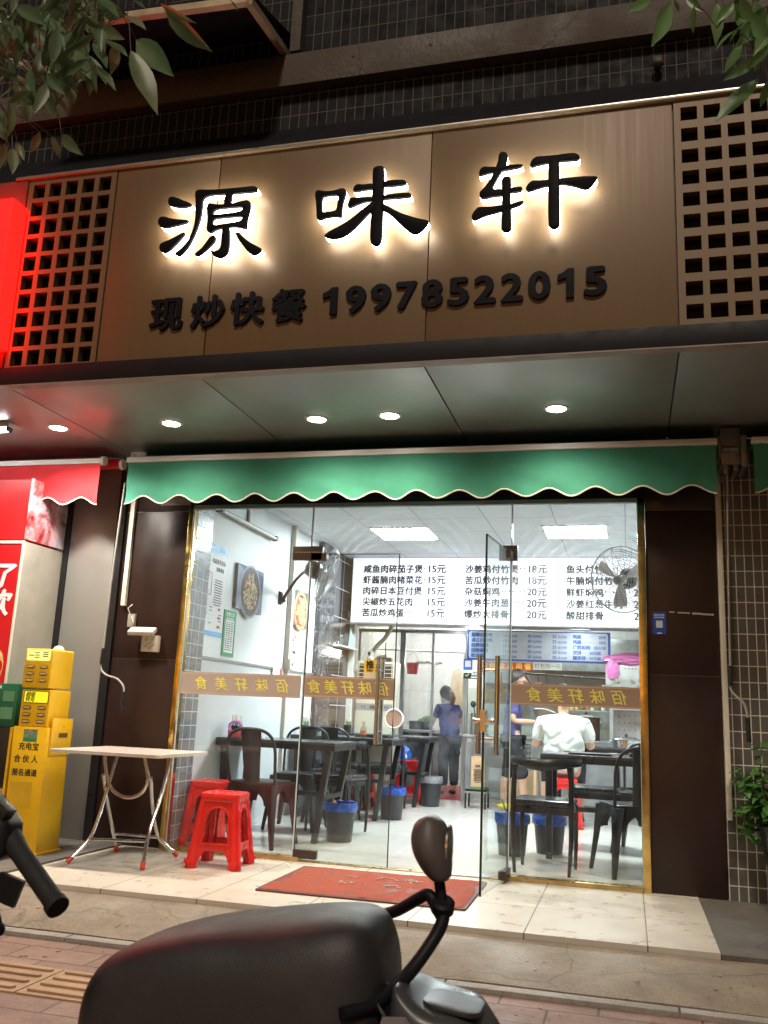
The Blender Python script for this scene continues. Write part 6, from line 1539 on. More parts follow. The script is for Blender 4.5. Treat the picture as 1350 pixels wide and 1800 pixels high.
# yellow power bank station
ys = thing('power_bank_station', 'tall yellow power bank rental station with two stacked units on the side step', 'vending machine', (-3.83, -.60, .012))
YD = pm('dark slot', (.10, .06, .01), .4); YS = pm('slot lining', (.60, .40, .12), .35)
MB().loft([[(-.122, -.15, 0), (.140, -.15, 0), (.140, .10, 0), (-.122, .10, 0)], [(-.138, -.15, .80), (.122, -.15, .80), (.122, .10, .80), (-.138, .10, .80)]]).build('stand', YELLOW, ys, bevel=.004)
MB().box((-.135, -.165, .0), (.155, .115, .012)).build('base_plate', YELLOW, ys)
MB().box((-.160, -.155, .35), (-.145, -.02, .79)).build('side_flange', YELLOW, ys)
m = MB(); m.box((.1285, -.12, .62), (.136, .11, .86)); m.build('side_flange', YELLOW, ys, bevel=.002)
MB().box((.1362, -.04, .735), (.1378, .06, .765)).build('slot', YD, ys)
def unit(z0, z1, x0, x1, y0, y1):
    MB().box((x0, y0, z0), (x1, y1, z1)).build('unit', YELLOW, ys, bevel=.014, seg=3)
RIMM = pm('slot rim', (.16, .11, .05), .35)
def slots(z, x0, x1, y, rows_, dz):
    for r in range(rows_):
        for cx in (x0, x1):
            o = MB().add(*plate([rrect(-.031, -.012, .031, .012, .010)], .006, .002), FR(cx, y-.001, z-r*dz)).build('slot', RIMM, ys)
            q = MB().add(*plate([rrect(-.026, -.007, .026, .007, .006)], .004), FR(cx, y-.0035, z-r*dz)).build('slot_lining', YS, None)
            n = MB().cbox((cx, y-.006, z-r*dz-.002), (.022, .004, .005)).build('slot_tab', OFFWHITE, None)
            for k in (q, n): k.parent = o; KIDS.setdefault(o.name, []).append(k)
unit(.80, 1.045, -.118, .105, -.14, .10); unit(1.053, 1.315, -.118, .095, -.155, .10)
slots(.925, -.062, .050, -.1405, 3, .045); slots(1.195, -.062, .040, -.1555, 3, .045)
SCR = em('lit yellow green screen', (.80, .85, .25), .85, (.4, .4, .1)); SCR2 = em('lit yellow screen', (.92, .80, .02), .80, (.4, .35, .02))
m = MB(); m.add(*plate([rrect(-.100, 1.235, .080, 1.305, .008)], .004), FR(0, -.156, 0)); m.build('screen', SCR, ys)
m = MB(); m.add(*plate([rrect(-.095, .955, .095, 1.035, .010)], .004), FR(0, -.141, 0)); m.build('screen_frame', YD, ys)
m = MB(); m.add(*plate([rrect(-.090, .959, .090, 1.031, .008)], .004), FR(0, -.1425, 0)); m.build('screen', SCR2, ys)
m = MB(); m.add(*text('超级', .036, .001, .0012, 'LEFT', .2), FR(-.080, -.1455, .998)); m.add(*text('快充', .036, .001, .0012, 'LEFT', .2), FR(-.082, -.1455, .966))
for k in range(3): m.cbox((-.02, -.159, 1.288-k*.016), (.035, .001, .005)); m.cbox((.045, -.159, 1.292-k*.014), (.04, .001, .006))
m.cbox((-.065, -.159, 1.27), (.04, .001, .006))
m.build('screen_text', pm('olive print', (.10, .09, .01), .5), ys, smooth=0)
for tx, sz, px_, pz in (('充电宝', .052, -.005, .655), ('合 伙 人', .052, -.015, .575), ('报名通道', .048, -.015, .490)): MB().add(*text(tx, sz, .001, .0012, 'CENTER'), FR(px_, -.152, pz)).build('stand_text', INK, ys, smooth=0)
MB().box((-.055, -.1525, .705), (.05, -.150, .785)).build('sticker', pm('pale green sticker', (.22, .30, .20), .4, 0, .5, 60), ys); MB().box((-.055, -.1535, .705), (.05, -.1526, .728)).build('sticker_band', GREEN_INK, ys)
MB().box((-.11, -.1525, .285), (.055, -.1505, .45)).build('sticker', pm('plain yellow sticker', (.66, .40, .02), .45), ys)
MB().ball((.045, -.02, 1.315), (.038, .038, .032)).build('beacon', pm('pale yellow dome', (.80, .68, .35), .4), ys)
# boxes left of it
gb = thing('carton', 'dark green drinks carton on top of the black box', 'box', (-4.18, -.45, .80)); MB().box((-.15, -.17, .0), (.115, .17, .29)).build('carton', pm('dark green card', (.012, .10, .045), .4), gb, bevel=.003)
m = MB(); m.box((.0, -.1712, .17), (.09, -.1703, .24)); m.box((-.01, -.1712, .05), (.09, -.1703, .13)); m.build('print', pm('green print', (.10, .24, .12), .5), gb); MB().box((-.15, -.1714, .255), (-.02, -.1704, .275)).build('print_band', OFFWHITE, gb)
kb = thing('gift_box', 'black gift box with a round gold picture under the green carton', 'box', (-4.20, -.43, .42)); MB().box((-.17, -.19, .0), (.12, .19, .378)).build('box', pm('black gloss card', (.015, .013, .012), .3), kb, bevel=.003)
MB().cyl((-.075, -.1905, .22), (-.075, -.1925, .22), .085, 30).build('picture', pm('gold picture', (.50, .36, .12), .5, 0, .5, 30), kb)
kb2 = thing('gift_box', 'dark box with a gold edge at the bottom of the pile', 'box', (-4.20, -.43, .013)); MB().box((-.17, -.185, .0), (.115, .19, .404)).build('box', pm('dark brown card', (.030, .020, .014), .4), kb2, bevel=.003); MB().box((.06, -.187, .02), (.112, -.1855, .38)).build('print', pm('gold print', (.42, .27, .08), .5, 0, .5, 40), kb2)
m = MB()
# advert cabinet and recess of the shop next door
ad = thing('advert_cabinet', 'tall red drinks advert panel with a golden splash at the left edge', 'cabinet', (-4.75, -.25, 0))
ADRED = pm('red advert print', (.56, .010, .014), .4, 0, .08, 2)
MB().box((-6.0, -.50, .012), (-4.262, -.02, 2.12)).build('body', pm('grey cabinet side', (.30, .28, .24), .5), ad, world=True)
MB().box((-6.0, -.512, .05), (-4.268, -.501, 2.10)).build('advert', ADRED, ad, world=True)
m = MB()
for a, b in (((-6.0, -.516, 2.10), (-4.258, -.498, 2.122)), ((-4.266, -.516, .012), (-4.255, -.498, 2.10))): m.box(a, b)
m.build('edge_trim', OFFWHITE, ad, world=True)
m = MB(); m.add(*text('了', .20, .001, .008, 'LEFT', .2), FR(-4.50, -.514, 1.79)); m.add(*text('饮', .20, .001, .008, 'LEFT', .2), FR(-4.515, -.514, 1.59)); m.add(*text('喝', .20, .001, .008, 'LEFT', .2), FR(-4.73, -.514, 1.79)); m.add(*text('畅', .20, .001, .008, 'LEFT', .2), FR(-4.74, -.514, 1.59))
m.build('advert_text', WHITE, ad, world=True, smooth=0)
m = MB(); random.seed(9)
m.add(*plate([chaikin([(-4.90, .95), (-4.72, 1.02), (-4.52, 1.10), (-4.42, 1.32), (-4.32, 1.33), (-4.285, 1.20), (-4.36, 1.0), (-4.42, .72), (-4.5, .50), (-4.6, .30), (-4.9, .3)], 3)], .001), FR(0, -.5135, 0)); m.build('splash_print', pm('golden drink print', (.66, .44, .16), .35, 0, .35, 12), ad, world=True)
m = MB(); m.add(*plate([chaikin([(-4.80, 1.02), (-4.6, 1.10), (-4.47, 1.28), (-4.42, 1.30), (-4.45, 1.10), (-4.55, .92), (-4.7, .90)], 3)], .001), FR(0, -.5146, 0))
for k in range(9): m.add(*plate([ell(random.uniform(-4.7, -4.33), random.uniform(.9, 1.45), .018, .014, 12)], .001), FR(0, -.5146, 0))
m.build('foam_print', pm('pale foam print', (.74, .64, .44), .4), ad, world=True)
MB().add(*plate([ell(-4.335, 1.21, .035, .045)], .001), FR(0, -.5155, 0)).build('berry_print', ADRED, ad, world=True)
up = thing('lightbox_panel', 'red glossy header panel above the advert cabinet', 'panel', (-4.9, -.3, 2.13)); MB().box((-6.0, -.46, 2.14), (-4.285, -.10, 2.60)).build('panel', ADRED, up, world=True, bevel=.004)
pw = thing('clear_screen', 'scratched clear plastic screen hanging beside the red header panel', 'screen', (-4.27, -.2, 2.3)); m = MB(); m.add([(-4.275, -.49, 2.14), (-4.262, -.03, 2.14), (-4.262, -.03, 2.60), (-4.275, -.49, 2.60), (-4.268, -.49, 2.14), (-4.255, -.03, 2.14), (-4.255, -.03, 2.60), (-4.268, -.49, 2.60)], [(0,1,2,3),(7,6,5,4),(0,4,5,1),(1,5,6,2),(2,6,7,3),(3,7,4,0)])
m.build('screen', glass_mat('scratched plastic', (.95, .85, .88), .55, None, .10, .25), pw, world=True)
nw = thing('neighbour_wall', 'dim back wall of the shop next door behind the red advert', 'wall', (-6, .05, 0)); MB().box((-12, .02, 0), (-4.264, .16, 2.878)).build('wall', pm('pale shop wall', (.45, .43, .40), .6), nw, world=True)

# ------------------------------------------------------------------ plant at the right
LEAFG = None
def leaf_mat(name, a, b, tr_):
    t = NT(name); p = t.pos(); c = t.mix(t.ramp(t.noise(9, 4), .3, .7), a, b)
    at = t.n('ShaderNodeObjectInfo'); d = t.principled(c, .38); tl = t.n('ShaderNodeBsdfTranslucent'); t.l(c, tl.inputs[0])
    m = t.n('ShaderNodeMixShader'); m.inputs[0].default_value = tr_; t.l(d, m.inputs[1]); t.l(tl.outputs[0], m.inputs[2])
    return t.done(m.outputs[0])
def add_leaf(m, base, tip, width, nrm, fold=.25, droop=.12):
    b = Vector(base); t = Vector(tip); d = t-b; L = d.length; d.normalize(); n = Vector(nrm); n = (n-d*n.dot(d)).normalized(); s = d.cross(n)
    prof = ((0, .02), (.10, .38), (.25, .80), (.42, 1.0), (.60, .90), (.76, .60), (.89, .26), (1.0, .01)); k0 = len(m.v); K = 5
    for u, w_ in prof:
        c = b+d*L*u-n*droop*L*(u*u)
        for j in (-1, -.5, 0, .5, 1):
            m.v.append((c+s*width*.5*w_*j+n*(fold*width*.5*w_*abs(j)+.03*width*math.sin(u*26+j))*1.0)[:])
    for i in range(len(prof)-1):
        for j in range(4): a = k0+i*K+j; m.f.append((a, a+1, a+K+1, a+K))
PLANT = leaf_mat('potted plant leaf', (.045, .14, .03), (.11, .26, .06), .3)
random.seed(31)
pp = thing('potted_plant', 'leafy green potted plant on a black stand at the right edge', 'plant', (.86, -.24, 0))
m = MB(); m.lathe([(.0001, .24), (.10, .24), (.135, .46), (.125, .46), (.095, .27), (.0001, .27)], 20); m.build('pot', BLACK_PLASTIC, pp)
for a in range(4): MB().taper((.10*math.cos(a*PI/2+.4), .10*math.sin(a*PI/2+.4), 0), (.09*math.cos(a*PI/2+.4), .09*math.sin(a*PI/2+.4), .242), .009, .009).build('leg', BLACKSTEEL, pp)
st_ = MB(); lv = MB()
for k in range(34):
    a = random.uniform(0, 2*PI); q = random.uniform(.05, .24); z1 = random.uniform(.20, .95) if k % 3 else random.uniform(.18, .45)
    p0 = Vector((.04*math.cos(a), .04*math.sin(a), .44)); p1 = Vector((q*math.cos(a), q*math.sin(a), max(z1, .16))); mid = p0.lerp(p1, .5)+Vector((.04*math.cos(a), .04*math.sin(a), .14 if z1 < .45 else .04))
    pts = spline([p0, mid, p1], 5); st_.tube(pts, .004, 5)
    for j in range(3, len(pts)):
        for e in range(2):
            b = pts[j]; aa = random.uniform(0, 2*PI); dd = Vector((math.cos(aa), math.sin(aa), random.uniform(-.7, .25))).normalized(); l = random.uniform(.06, .11)
            add_leaf(lv, b, b+dd*l, l*.50, Vector((random.uniform(-.4, .4), random.uniform(-.6, .2), 1)), .25, .15)
st_.build('stem', pm('green stem', (.06, .12, .03), .5), pp); lv.build('foliage', PLANT, pp, smooth=60)

# ------------------------------------------------------------------ branches hanging into the top corners
LEAF_A = [(-1843,-3263,3865,-1637,-3265,3603),(-1812,-3348,3799,-1669,-3306,3696),(-1943,-3280,3703,-1724,-3327,3458),(-1748,-3598,3365,-1614,-3587,3111),(-2039,-3277,3708,-2018,-3318,3516),(-1931,-3603,3332,-1887,-3568,3230),(-1820,-3693,3237,-1715,-3704,3107),(-2081,-3583,3347,-1998,-3565,3210),(-2367,-3286,3685,-2286,-3318,3523),(-2229,-3380,3414,-2163,-3357,3342),(-2311,-3332,3282,-2342,-3327,3195),(-2282,-3288,3288,-2231,-3302,3179),(-2041,-3543,3088,-1928,-3570,2973),(-2446,-3360,3234,-2457,-3362,3103),(-2189,-3615,3003,-2144,-3648,2868),(-2365,-3390,3203,-2326,-3379,3120),(-2234,-3395,3712,-2110,-3406,3784),(-1980,-3506,3666,-1840,-3541,3567),(-2153,-3395,3712,-2054,-3442,3489),(-2167,-3517,3547,-2024,-3491,3453),(-2385,-3411,3711,-2436,-3452,3578),(-1738,-3631,3551,-1701,-3597,3534),(-1450,-3429,3675,-1429,-3391,3652),(-1974,-3314,3795,-1875,-3319,3708),(-2451,-3302,3914,-2595,-3278,3990),(-2159,-3583,3632,-2111,-3596,3497),(-2179,-3714,3307,-2110,-3724,3168),(-2384,-3272,4038,-2182,-3312,3900),(-2422,-3466,3750,-2507,-3505,3685),(-1879,-3710,3415,-1910,-3695,3344),(-2032,-3630,3291,-1984,-3675,3112),(-2026,-3674,3614,-2101,-3659,3533),(-2428,-3457,3894,-2478,-3506,3775),(-1982,-3635,3306,-2079,-3588,3223),(-2150,-3640,3253,-2111,-3634,3099),(-2000,-3540,3723,-1930,-3512,3667),(-1998,-3448,3701,-2040,-3419,3622),(-2258,-3482,3648,-2163,-3514,3477),(-2031,-3661,3231,-2043,-3703,3066),(-2125,-3337,3580,-2126,-3376,3455),(-1822,-3738,3226,-1953,-3691,3216),(-2011,-3650,3571,-2126,-3611,3535),(-2209,-3707,3609,-2317,-3711,3519),(-2282,-3639,3207,-2275,-3606,3137),(-2372,-3442,3425,-2453,-3428,3390),(-2313,-3369,3948,-2393,-3332,3887),(-1931,-3577,3375,-1920,-3567,3219),(-2356,-3527,3789,-2330,-3566,3660),(-2554,-3332,3759,-2576,-3323,3664),(-2560,-3343,3420,-2429,-3372,3225),(-2021,-3480,3682,-1988,-3484,3542),(-2241,-3386,3648,-2208,-3428,3466),(-1915,-3577,3548,-1873,-3578,3398),(-2202,-3714,3456,-2318,-3709,3431),(-2347,-3382,3960,-2289,-3390,3799),(-2519,-3426,3525,-2546,-3415,3446),(-2051,-3643,3461,-2072,-3658,3351),(-2299,-3252,3718,-2188,-3269,3647),(-2080,-3535,3346,-1964,-3576,3199),(-2081,-3641,3529,-2004,-3675,3385),(-2487,-3285,3695,-2426,-3262,3588),(-2253,-3313,3999,-2297,-3264,3887),(-2416,-3444,3780,-2522,-3401,3750),(-2421,-3482,3594,-2447,-3490,3504),(-2547,-3276,3874,-2673,-3236,3833),(-2215,-3275,3969,-2135,-3277,3810),(-2114,-3363,3770,-2033,-3373,3667),(-2455,-3251,3993,-2596,-3209,3923),(-2328,-3604,3580,-2452,-3561,3533),(-1943,-3658,3512,-1821,-3698,3390),(-2164,-3389,3811,-2085,-3409,3660),(-2298,-3490,3620,-2394,-3476,3594),(-2210,-3730,3044,-2349,-3705,2988),(-2143,-3612,3207,-2219,-3619,3163),(-2015,-3578,3384,-2067,-3553,3295),(-2475,-3377,3768,-2381,-3398,3655),(-2039,-3698,3488,-2073,-3718,3414),(-1954,-3544,3510,-2048,-3587,3411),(-1865,-3673,3424,-1749,-3647,3374),(-2518,-3400,3769,-2597,-3352,3691),(-2451,-3260,3510,-2500,-3223,3424),(-2276,-3564,3251,-2216,-3598,3073),(-2263,-3594,3642,-2250,-3598,3482),(-2386,-3487,3345,-2517,-3483,3287),(-2017,-3570,3731,-2074,-3535,3620),(-2380,-3607,3588,-2286,-3611,3458),(-2449,-3307,3760,-2526,-3276,3722),(-2400,-3601,3693,-2290,-3627,3594),(-2049,-3347,3665,-1894,-3396,3528),(-2191,-3684,3480,-2125,-3681,3345),(-2213,-3482,3667,-2094,-3516,3533),(-2215,-3725,3283,-2230,-3754,3167),(-2605,-3365,3900,-2531,-3368,3740),(-2265,-3260,3891,-2377,-3232,3820),(-2493,-3260,3870,-2427,-3307,3660),(-2131,-3657,3301,-2065,-3706,3154),(-2175,-3534,3437,-2047,-3550,3344),(-2057,-3724,3144,-2152,-3720,3109),(-1835,-3703,3326,-1746,-3722,3201),(-2279,-3626,3208,-2345,-3596,3097),(-2025,-3541,3498,-2063,-3565,3375),(-2217,-3728,3261,-2116,-3735,3207),(-2152,-3436,3862,-2074,-3419,3807),(-2183,-3294,3945,-2040,-3263,3878),(-2276,-3626,3188,-2285,-3663,3030),(-2057,-3371,3727,-2134,-3342,3693),(-2084,-3496,3601,-2148,-3462,3555),(-2088,-3474,3439,-1964,-3496,3348),(-2042,-3666,3258,-1936,-3714,3129),(-2421,-3428,3529,-2516,-3389,3472),(-2496,-3297,3813,-2425,-3300,3674),(-2518,-3417,3612,-2674,-3374,3619),(-2237,-3343,3908,-2299,-3333,3782),(-2102,-3543,3540,-2078,-3541,3398),(-1891,-3665,3575,-1742,-3696,3442),(-2056,-3408,3706,-2052,-3359,3594),(-2445,-3476,3716,-2322,-3486,3582),(-2297,-3574,3641,-2347,-3579,3496),(-2459,-3349,3551,-2394,-3353,3375),(-2397,-3270,3929,-2294,-3305,3805),(-2180,-3593,3539,-2086,-3590,3445),(-2270,-3544,3337,-2152,-3509,3239),(-2380,-3336,3664,-2377,-3293,3529),(-2088,-3444,3641,-2025,-3491,3444),(-2059,-3463,3688,-2136,-3458,3562),(-2273,-3506,3711,-2146,-3528,3550),(-2191,-3395,3472,-2300,-3354,3448),(-2241,-3699,3498,-2141,-3682,3393),(-1957,-3564,3407,-1856,-3563,3266),(-2519,-3302,3786,-2604,-3256,3748),(-2467,-3428,3367,-2363,-3459,3227),(-2352,-3290,3684,-2203,-3322,3590),(-2225,-3558,3512,-2147,-3526,3422),(-1900,-3592,3571,-1881,-3615,3454),(-2539,-3275,3640,-2414,-3231,3552),(-1942,-3591,3668,-2029,-3602,3619),(-1979,-3609,3394,-1870,-3646,3229),(-2029,-3625,3328,-1972,-3577,3237),(-1798,-3710,3371,-1775,-3737,3256),(-2126,-3650,3500,-2144,-3692,3350),(-2235,-3487,3756,-2287,-3463,3649),(-2511,-3331,3414,-2548,-3318,3332),(-2113,-3341,3909,-1996,-3391,3701),(-2089,-3609,3448,-2155,-3563,3381),(-2178,-3715,3531,-2024,-3739,3414),(-2080,-3509,3573,-2113,-3532,3462),(-2393,-3477,3639,-2420,-3522,3549),(-2143,-3632,3574,-2241,-3586,3538),(-2181,-3678,3434,-2209,-3637,3327),(-2148,-3661,3199,-2093,-3612,3167),(-2560,-3413,3898,-2659,-3398,3803),(-2269,-3679,3563,-2176,-3723,3369),(-2138,-3370,3632,-2123,-3403,3503),(-2185,-3655,3580,-2203,-3623,3479),(-2588,-3313,3894,-2600,-3358,3781),(-2215,-3270,3662,-2326,-3266,3624),(-2153,-3559,3475,-2152,-3598,3288),(-2098,-3555,3629,-2227,-3506,3610),(-2075,-3610,3366,-1903,-3646,3260),(-2002,-3677,3420,-1962,-3715,3265),(-2326,-3574,3443,-2234,-3532,3407),(-1986,-3712,3406,-1965,-3742,3225),(-2187,-3280,3976,-2311,-3231,3924),(-2693,-3260,3870,-2589,-3285,3748),(-2124,-3573,3283,-2075,-3528,3170),(-2142,-3507,3753,-2256,-3487,3700)]
LEAF_B = [(149,-3756,3082,91,-3804,2903),(216,-3746,3069,210,-3722,2997),(294,-3615,3178,293,-3609,3043),(404,-3711,3017,321,-3707,2925),(391,-3717,2890,289,-3714,2830),(406,-3600,2909,270,-3630,2756),(417,-3672,2846,405,-3628,2786),(103,-3595,3242,24,-3628,3186),(173,-3561,3259,192,-3527,3238),(402,-3800,2887,359,-3823,2820),(334,-3789,3029,362,-3834,2911),(208,-3556,3267,256,-3566,3198),(461,-3588,3063,399,-3627,2955),(399,-3846,2818,340,-3809,2787),(438,-3612,3098,468,-3563,3047),(349,-3644,3149,370,-3642,3033),(428,-3620,3081,402,-3661,2928),(369,-3688,3050,310,-3694,2969),(333,-3806,2868,284,-3796,2800),(367,-3753,2982,332,-3752,2899),(326,-3738,3069,272,-3756,2991),(382,-3742,3058,394,-3732,2971),(404,-3556,3224,444,-3512,3165),(365,-3591,3127,398,-3558,3066),(375,-3764,2996,341,-3716,2968),(369,-3769,2995,408,-3807,2836),(360,-3700,3121,342,-3677,3049),(399,-3748,3019,421,-3733,2944),(410,-3765,3016,355,-3719,2981),(443,-3714,3049,449,-3716,2946),(430,-3691,3002,431,-3653,2941),(433,-3554,3040,401,-3551,2965),(334,-3718,3111,350,-3706,3032),(317,-3829,2901,255,-3837,2847)]
TREE_A = leaf_mat('dull green street tree leaf', (.075, .150, .070), (.14, .225, .115), .45)
TREE_B = leaf_mat('green street tree leaf', (.095, .21, .07), (.16, .30, .11), .40)
BARK = pm('twig bark', (.10, .075, .055), .8, 0, .3, 30, .4, 80)
def branch(label, data, mat, twigs, origin):
    t = thing('tree_branch', label, 'branch', origin)
    lf = MB(); tw = MB(); bases = []
    for q in data:
        b = Vector(q[:3])/1000; e = Vector(q[3:])/1000; L = (e-b).length; tocam = (Vector((0, -6.16, 1.0))-b).normalized()
        n = (tocam*1.0+Vector((random.uniform(-.9, .9), random.uniform(-.5, .5), random.uniform(-.2, 1.0)))).normalized()
        add_leaf(lf, b, e, L*(random.uniform(.22, .31) if L > .13 else random.uniform(.28, .42)), n, random.uniform(.1, .45), random.uniform(.0, .15)); bases.append(b)
    segs = []
    for tp in twigs:
        pts = spline(tp, 6); segs += pts; tw.tube(pts, [.009-.006*i/(len(pts)-1) for i in range(len(pts))], 6)
    for b in bases:
        c = min(segs, key=lambda s_: (s_-b).length)
        tw.tube(spline([c, c.lerp(b, .5)+Vector((0, 0, .02)), b], 3), .0018, 5)
    tw.build('twig', BARK, t, world=True); lf.build('leaves', mat, t, world=True, smooth=60)
branch('leafy tree branch hanging into the top left corner', LEAF_A, TREE_A,
       [[(-2.75, -3.5, 4.3), (-2.45, -3.5, 3.95), (-2.30, -3.5, 3.6), (-2.12, -3.5, 3.25)], [(-2.45, -3.5, 3.95), (-2.1, -3.5, 3.80), (-1.85, -3.5, 3.62)], [(-2.75, -3.5, 4.2), (-2.55, -3.5, 3.6), (-2.32, -3.5, 3.2)], [(-2.1, -3.5, 3.80), (-1.9, -3.6, 3.85), (-1.70, -3.5, 3.70)]], (-2.6, -3.5, 4.1))
branch('leafy tree branch hanging into the top right corner', LEAF_B, TREE_B,
       [[(.75, -3.7, 3.7), (.55, -3.7, 3.4), (.45, -3.7, 3.15), (.40, -3.7, 2.88)], [(.55, -3.7, 3.4), (.30, -3.7, 3.30), (.12, -3.7, 3.18)], [(.45, -3.7, 3.15), (.38, -3.75, 3.12), (.28, -3.7, 3.02)]], (.6, -3.7, 3.5))

# ------------------------------------------------------------------ scooters
SEAT = pm('black scooter seat vinyl', (.030, .028, .031), .46, 0, .12, 4, .25, 420, dirt=((.10, .085, .08), 5, .25)); SCBLACK = pm('black scooter plastic', (.012, .012, .014), .38, 0, .15, 20); SCGREY = pm('grey scooter plastic', (.055, .056, .060), .34, 0, .08, 8)
def wheel(t, c, r, y=0):
    w_ = thing  # wheel: tyre > rim
    m = MB(); m.tube([(c[0]+(r-.045)*math.cos(2*PI*i/32), c[1], c[2]+(r-.045)*math.sin(2*PI*i/32)) for i in range(32)], .045, 10, closed=True); ty = m.build('tyre', RUBBER, t)
    m = MB(); m.cyl((c[0], c[1]-.03, c[2]), (c[0], c[1]+.03, c[2]), .05, 18)
    for k in range(6): a = 2*PI*k/6; m.taper((c[0]+.04*math.cos(a), c[1], c[2]+.04*math.sin(a)), (c[0]+(r-.08)*math.cos(a), c[1], c[2]+(r-.08)*math.sin(a)), (.012, .012), (.010, .010), side=(0, 1, 0))
    m.tube([(c[0]+(r-.085)*math.cos(2*PI*i/28), c[1], c[2]+(r-.085)*math.sin(2*PI*i/28)) for i in range(28)], .014, 8, closed=True); m.build('rim', STEEL, t)
s1 = thing('electric_scooter', 'black electric scooter with a long seat and one mirror in the foreground', 'scooter', (-.72, -4.28, -.135))
G = .135
secs = [(-.368, .34, .030, .27), (-.362, .412, .085, .265), (-.338, .480, .126, .26), (-.29, .520, .148, .255), (-.20, .556, .156, .26), (-.10, .582, .162, .265), (.0, .600, .165, .27), (.08, .614, .166, .275), (.15, .623, .165, .28), (.20, .625, .158, .285), (.235, .616, .142, .29), (.257, .572, .120, .30), (.268, .530, .090, .32), (.272, .480, .040, .34)]
rings = []
for x, zt, hw, zb in secs:
    zt += G; zb += G; ring = []
    sag = .022*math.exp(-((x-.02)/.10)**2)
    for k in range(28):
        a = 2*PI*k/28; ca, sa = math.cos(a), math.sin(a); e = .48
        yy = hw*math.copysign(abs(ca)**e, ca); zz = (zt+zb)/2+(zt-zb)/2*math.copysign(abs(sa)**.55, sa)
        zz -= sag*max(0, -yy/hw)**2*(1 if sa > 0 else 0)*1.2
        ring.append((x*1.0+.02*(yy/max(hw, .01))*0, yy, zz))
    rings.append(ring)
mseat = MB().loft(rings).build('seat', SEAT, s1, smooth=180)
sb = mseat.modifiers.new('sub', 'SUBSURF'); sb.levels = 1; sb.render_levels = 2
m = MB(); m.loft([[(-.33, y, z) for y, z in ((-.10, .20+G), (.10, .20+G), (.10, .33+G), (-.10, .33+G))], [(.0, y, z) for y, z in ((-.15, .12+G), (.15, .12+G), (.15, .38+G), (-.15, .38+G))], [(.25, y, z) for y, z in ((-.14, .10+G), (.14, .10+G), (.14, .42+G), (-.14, .42+G))], [(.30, y, z) for y, z in ((-.10, .06+G), (.10, .06+G), (.10, .44+G), (-.10, .44+G))]]); m.build('body', SCBLACK, s1, bevel=.02, seg=3)
m = MB(); m.loft([[(.285, y, z) for y, z in ((-.13, .35+G), (.15, .35+G), (.12, .50+G), (-.10, .53+G))], [(.35, y, z) for y, z in ((-.14, .34+G), (.15, .34+G), (.14, .475+G), (-.12, .480+G))], [(.43, y, z) for y, z in ((-.13, .33+G), (.13, .33+G), (.12, .470+G), (-.10, .470+G))], [(.485, y, z) for y, z in ((-.08, .32+G), (.08, .32+G), (.07, .42+G), (-.06, .42+G))]]); fc = m.build('front_cowl', SCGREY, s1, bevel=.03, seg=3); sb = fc.modifiers.new('sub', 'SUBSURF'); sb.levels = 2; sb.render_levels = 2
m = MB(); m.add(*plate([rrect(-.055, -.06, .055, .06, .03)], .010, .003), TF((.395, -.02, .478+G), (-.02, .10, 0)))
m.build('cowl_panel', pm('dark grey dash', (.030, .029, .031), .4), s1)
m = MB(); m.loft([[(.285, -.14+.02*math.cos(a), .43+G+.045*math.sin(a)) for a in [2*PI*k/12 for k in range(12)]], [(.325, -.125+.02*math.cos(a), .42+G+.055*math.sin(a)) for a in [2*PI*k/12 for k in range(12)]], [(.35, -.11+.012*math.cos(a), .40+G+.04*math.sin(a)) for a in [2*PI*k/12 for k in range(12)]]]); m.build('indicator_light', pm('clear lamp lens', (.40, .32, .31), .08, .5), s1)
# cables by the bars
m = MB(); m.tube(spline([(.25, -.10, .50+G), (.29, -.12, .46+G), (.31, -.08, .40+G), (.29, -.02, .34+G)], 5), .004, 6); m.tube(spline([(.27, -.06, .51+G), (.31, -.10, .47+G), (.34, -.12, .44+G)], 5), .0035, 6); m.build('cable', BLACK_PLASTIC, s1)
# mirror and its bent arms
m = MB(); 
m.tube(spline([(.215, -.16, .475+G), (.262, -.10, .485+G), (.300, -.02, .515+G), (.335, .03, .565+G), (.354, .05, .605+G), (.352, .06, .640+G)], 6), .0135, 12)
m.tube(spline([(.16, .20, .565+G), (.235, .14, .597+G), (.300, .08, .640+G), (.322, .065, .650+G), (.338, .06, .630+G), (.350, .06, .612+G)], 6), .0125, 12)
m.lathe([(.018, -.015), (.024, -.010), (.024, .010), (.018, .015)], 18, TF((.352, .06, .632+G), (.5, .2, 0)))
m.tube([(.350, .06, .640+G), (.340, .06, .700+G)], .0115, 12); m.build('mirror_arm', BLACK_METAL, s1)
rings = []
for k in range(15):
    v = k/14; z = .682+.122*v
    wf_ = .021+.016*math.sin(PI*min(v*1.02, 1))**.8+.006*v if v < .97 else .020
    if v > .90: wf_ *= 1-(v-.90)*4.2
    if v < .06: wf_ *= .8
    ring = []
    for j in range(16):
        a = 2*PI*j/16; ring.append((.345-.024*math.sin(PI*v*.62)+wf_*math.cos(a), .06+.046*math.sin(a)*(.75+.5*math.sin(PI*v)), z+G))
    rings.append(ring)
mh = MB().loft(rings).build('mirror_housing', pm('brownish grey mirror shell', (.095, .082, .078), .5), s1, smooth=180)
m = MB(); gl_ = [(.360, .06+.036*math.cos(2*PI*j/20), .748+.042*math.sin(2*PI*j/20)+G) for j in range(20)]
m.add(gl_+[(x+.004, y, z) for x, y, z in gl_], [tuple(range(20))[::-1], tuple(range(20, 40))]+[(j, (j+1) % 20, 20+(j+1) % 20, 20+j) for j in range(20)]); m.build('mirror_glass', CHROME, mh)
wheel(s1, (-.22, 0, .20), .20); wheel(s1, (.50, .0, .20), .20)
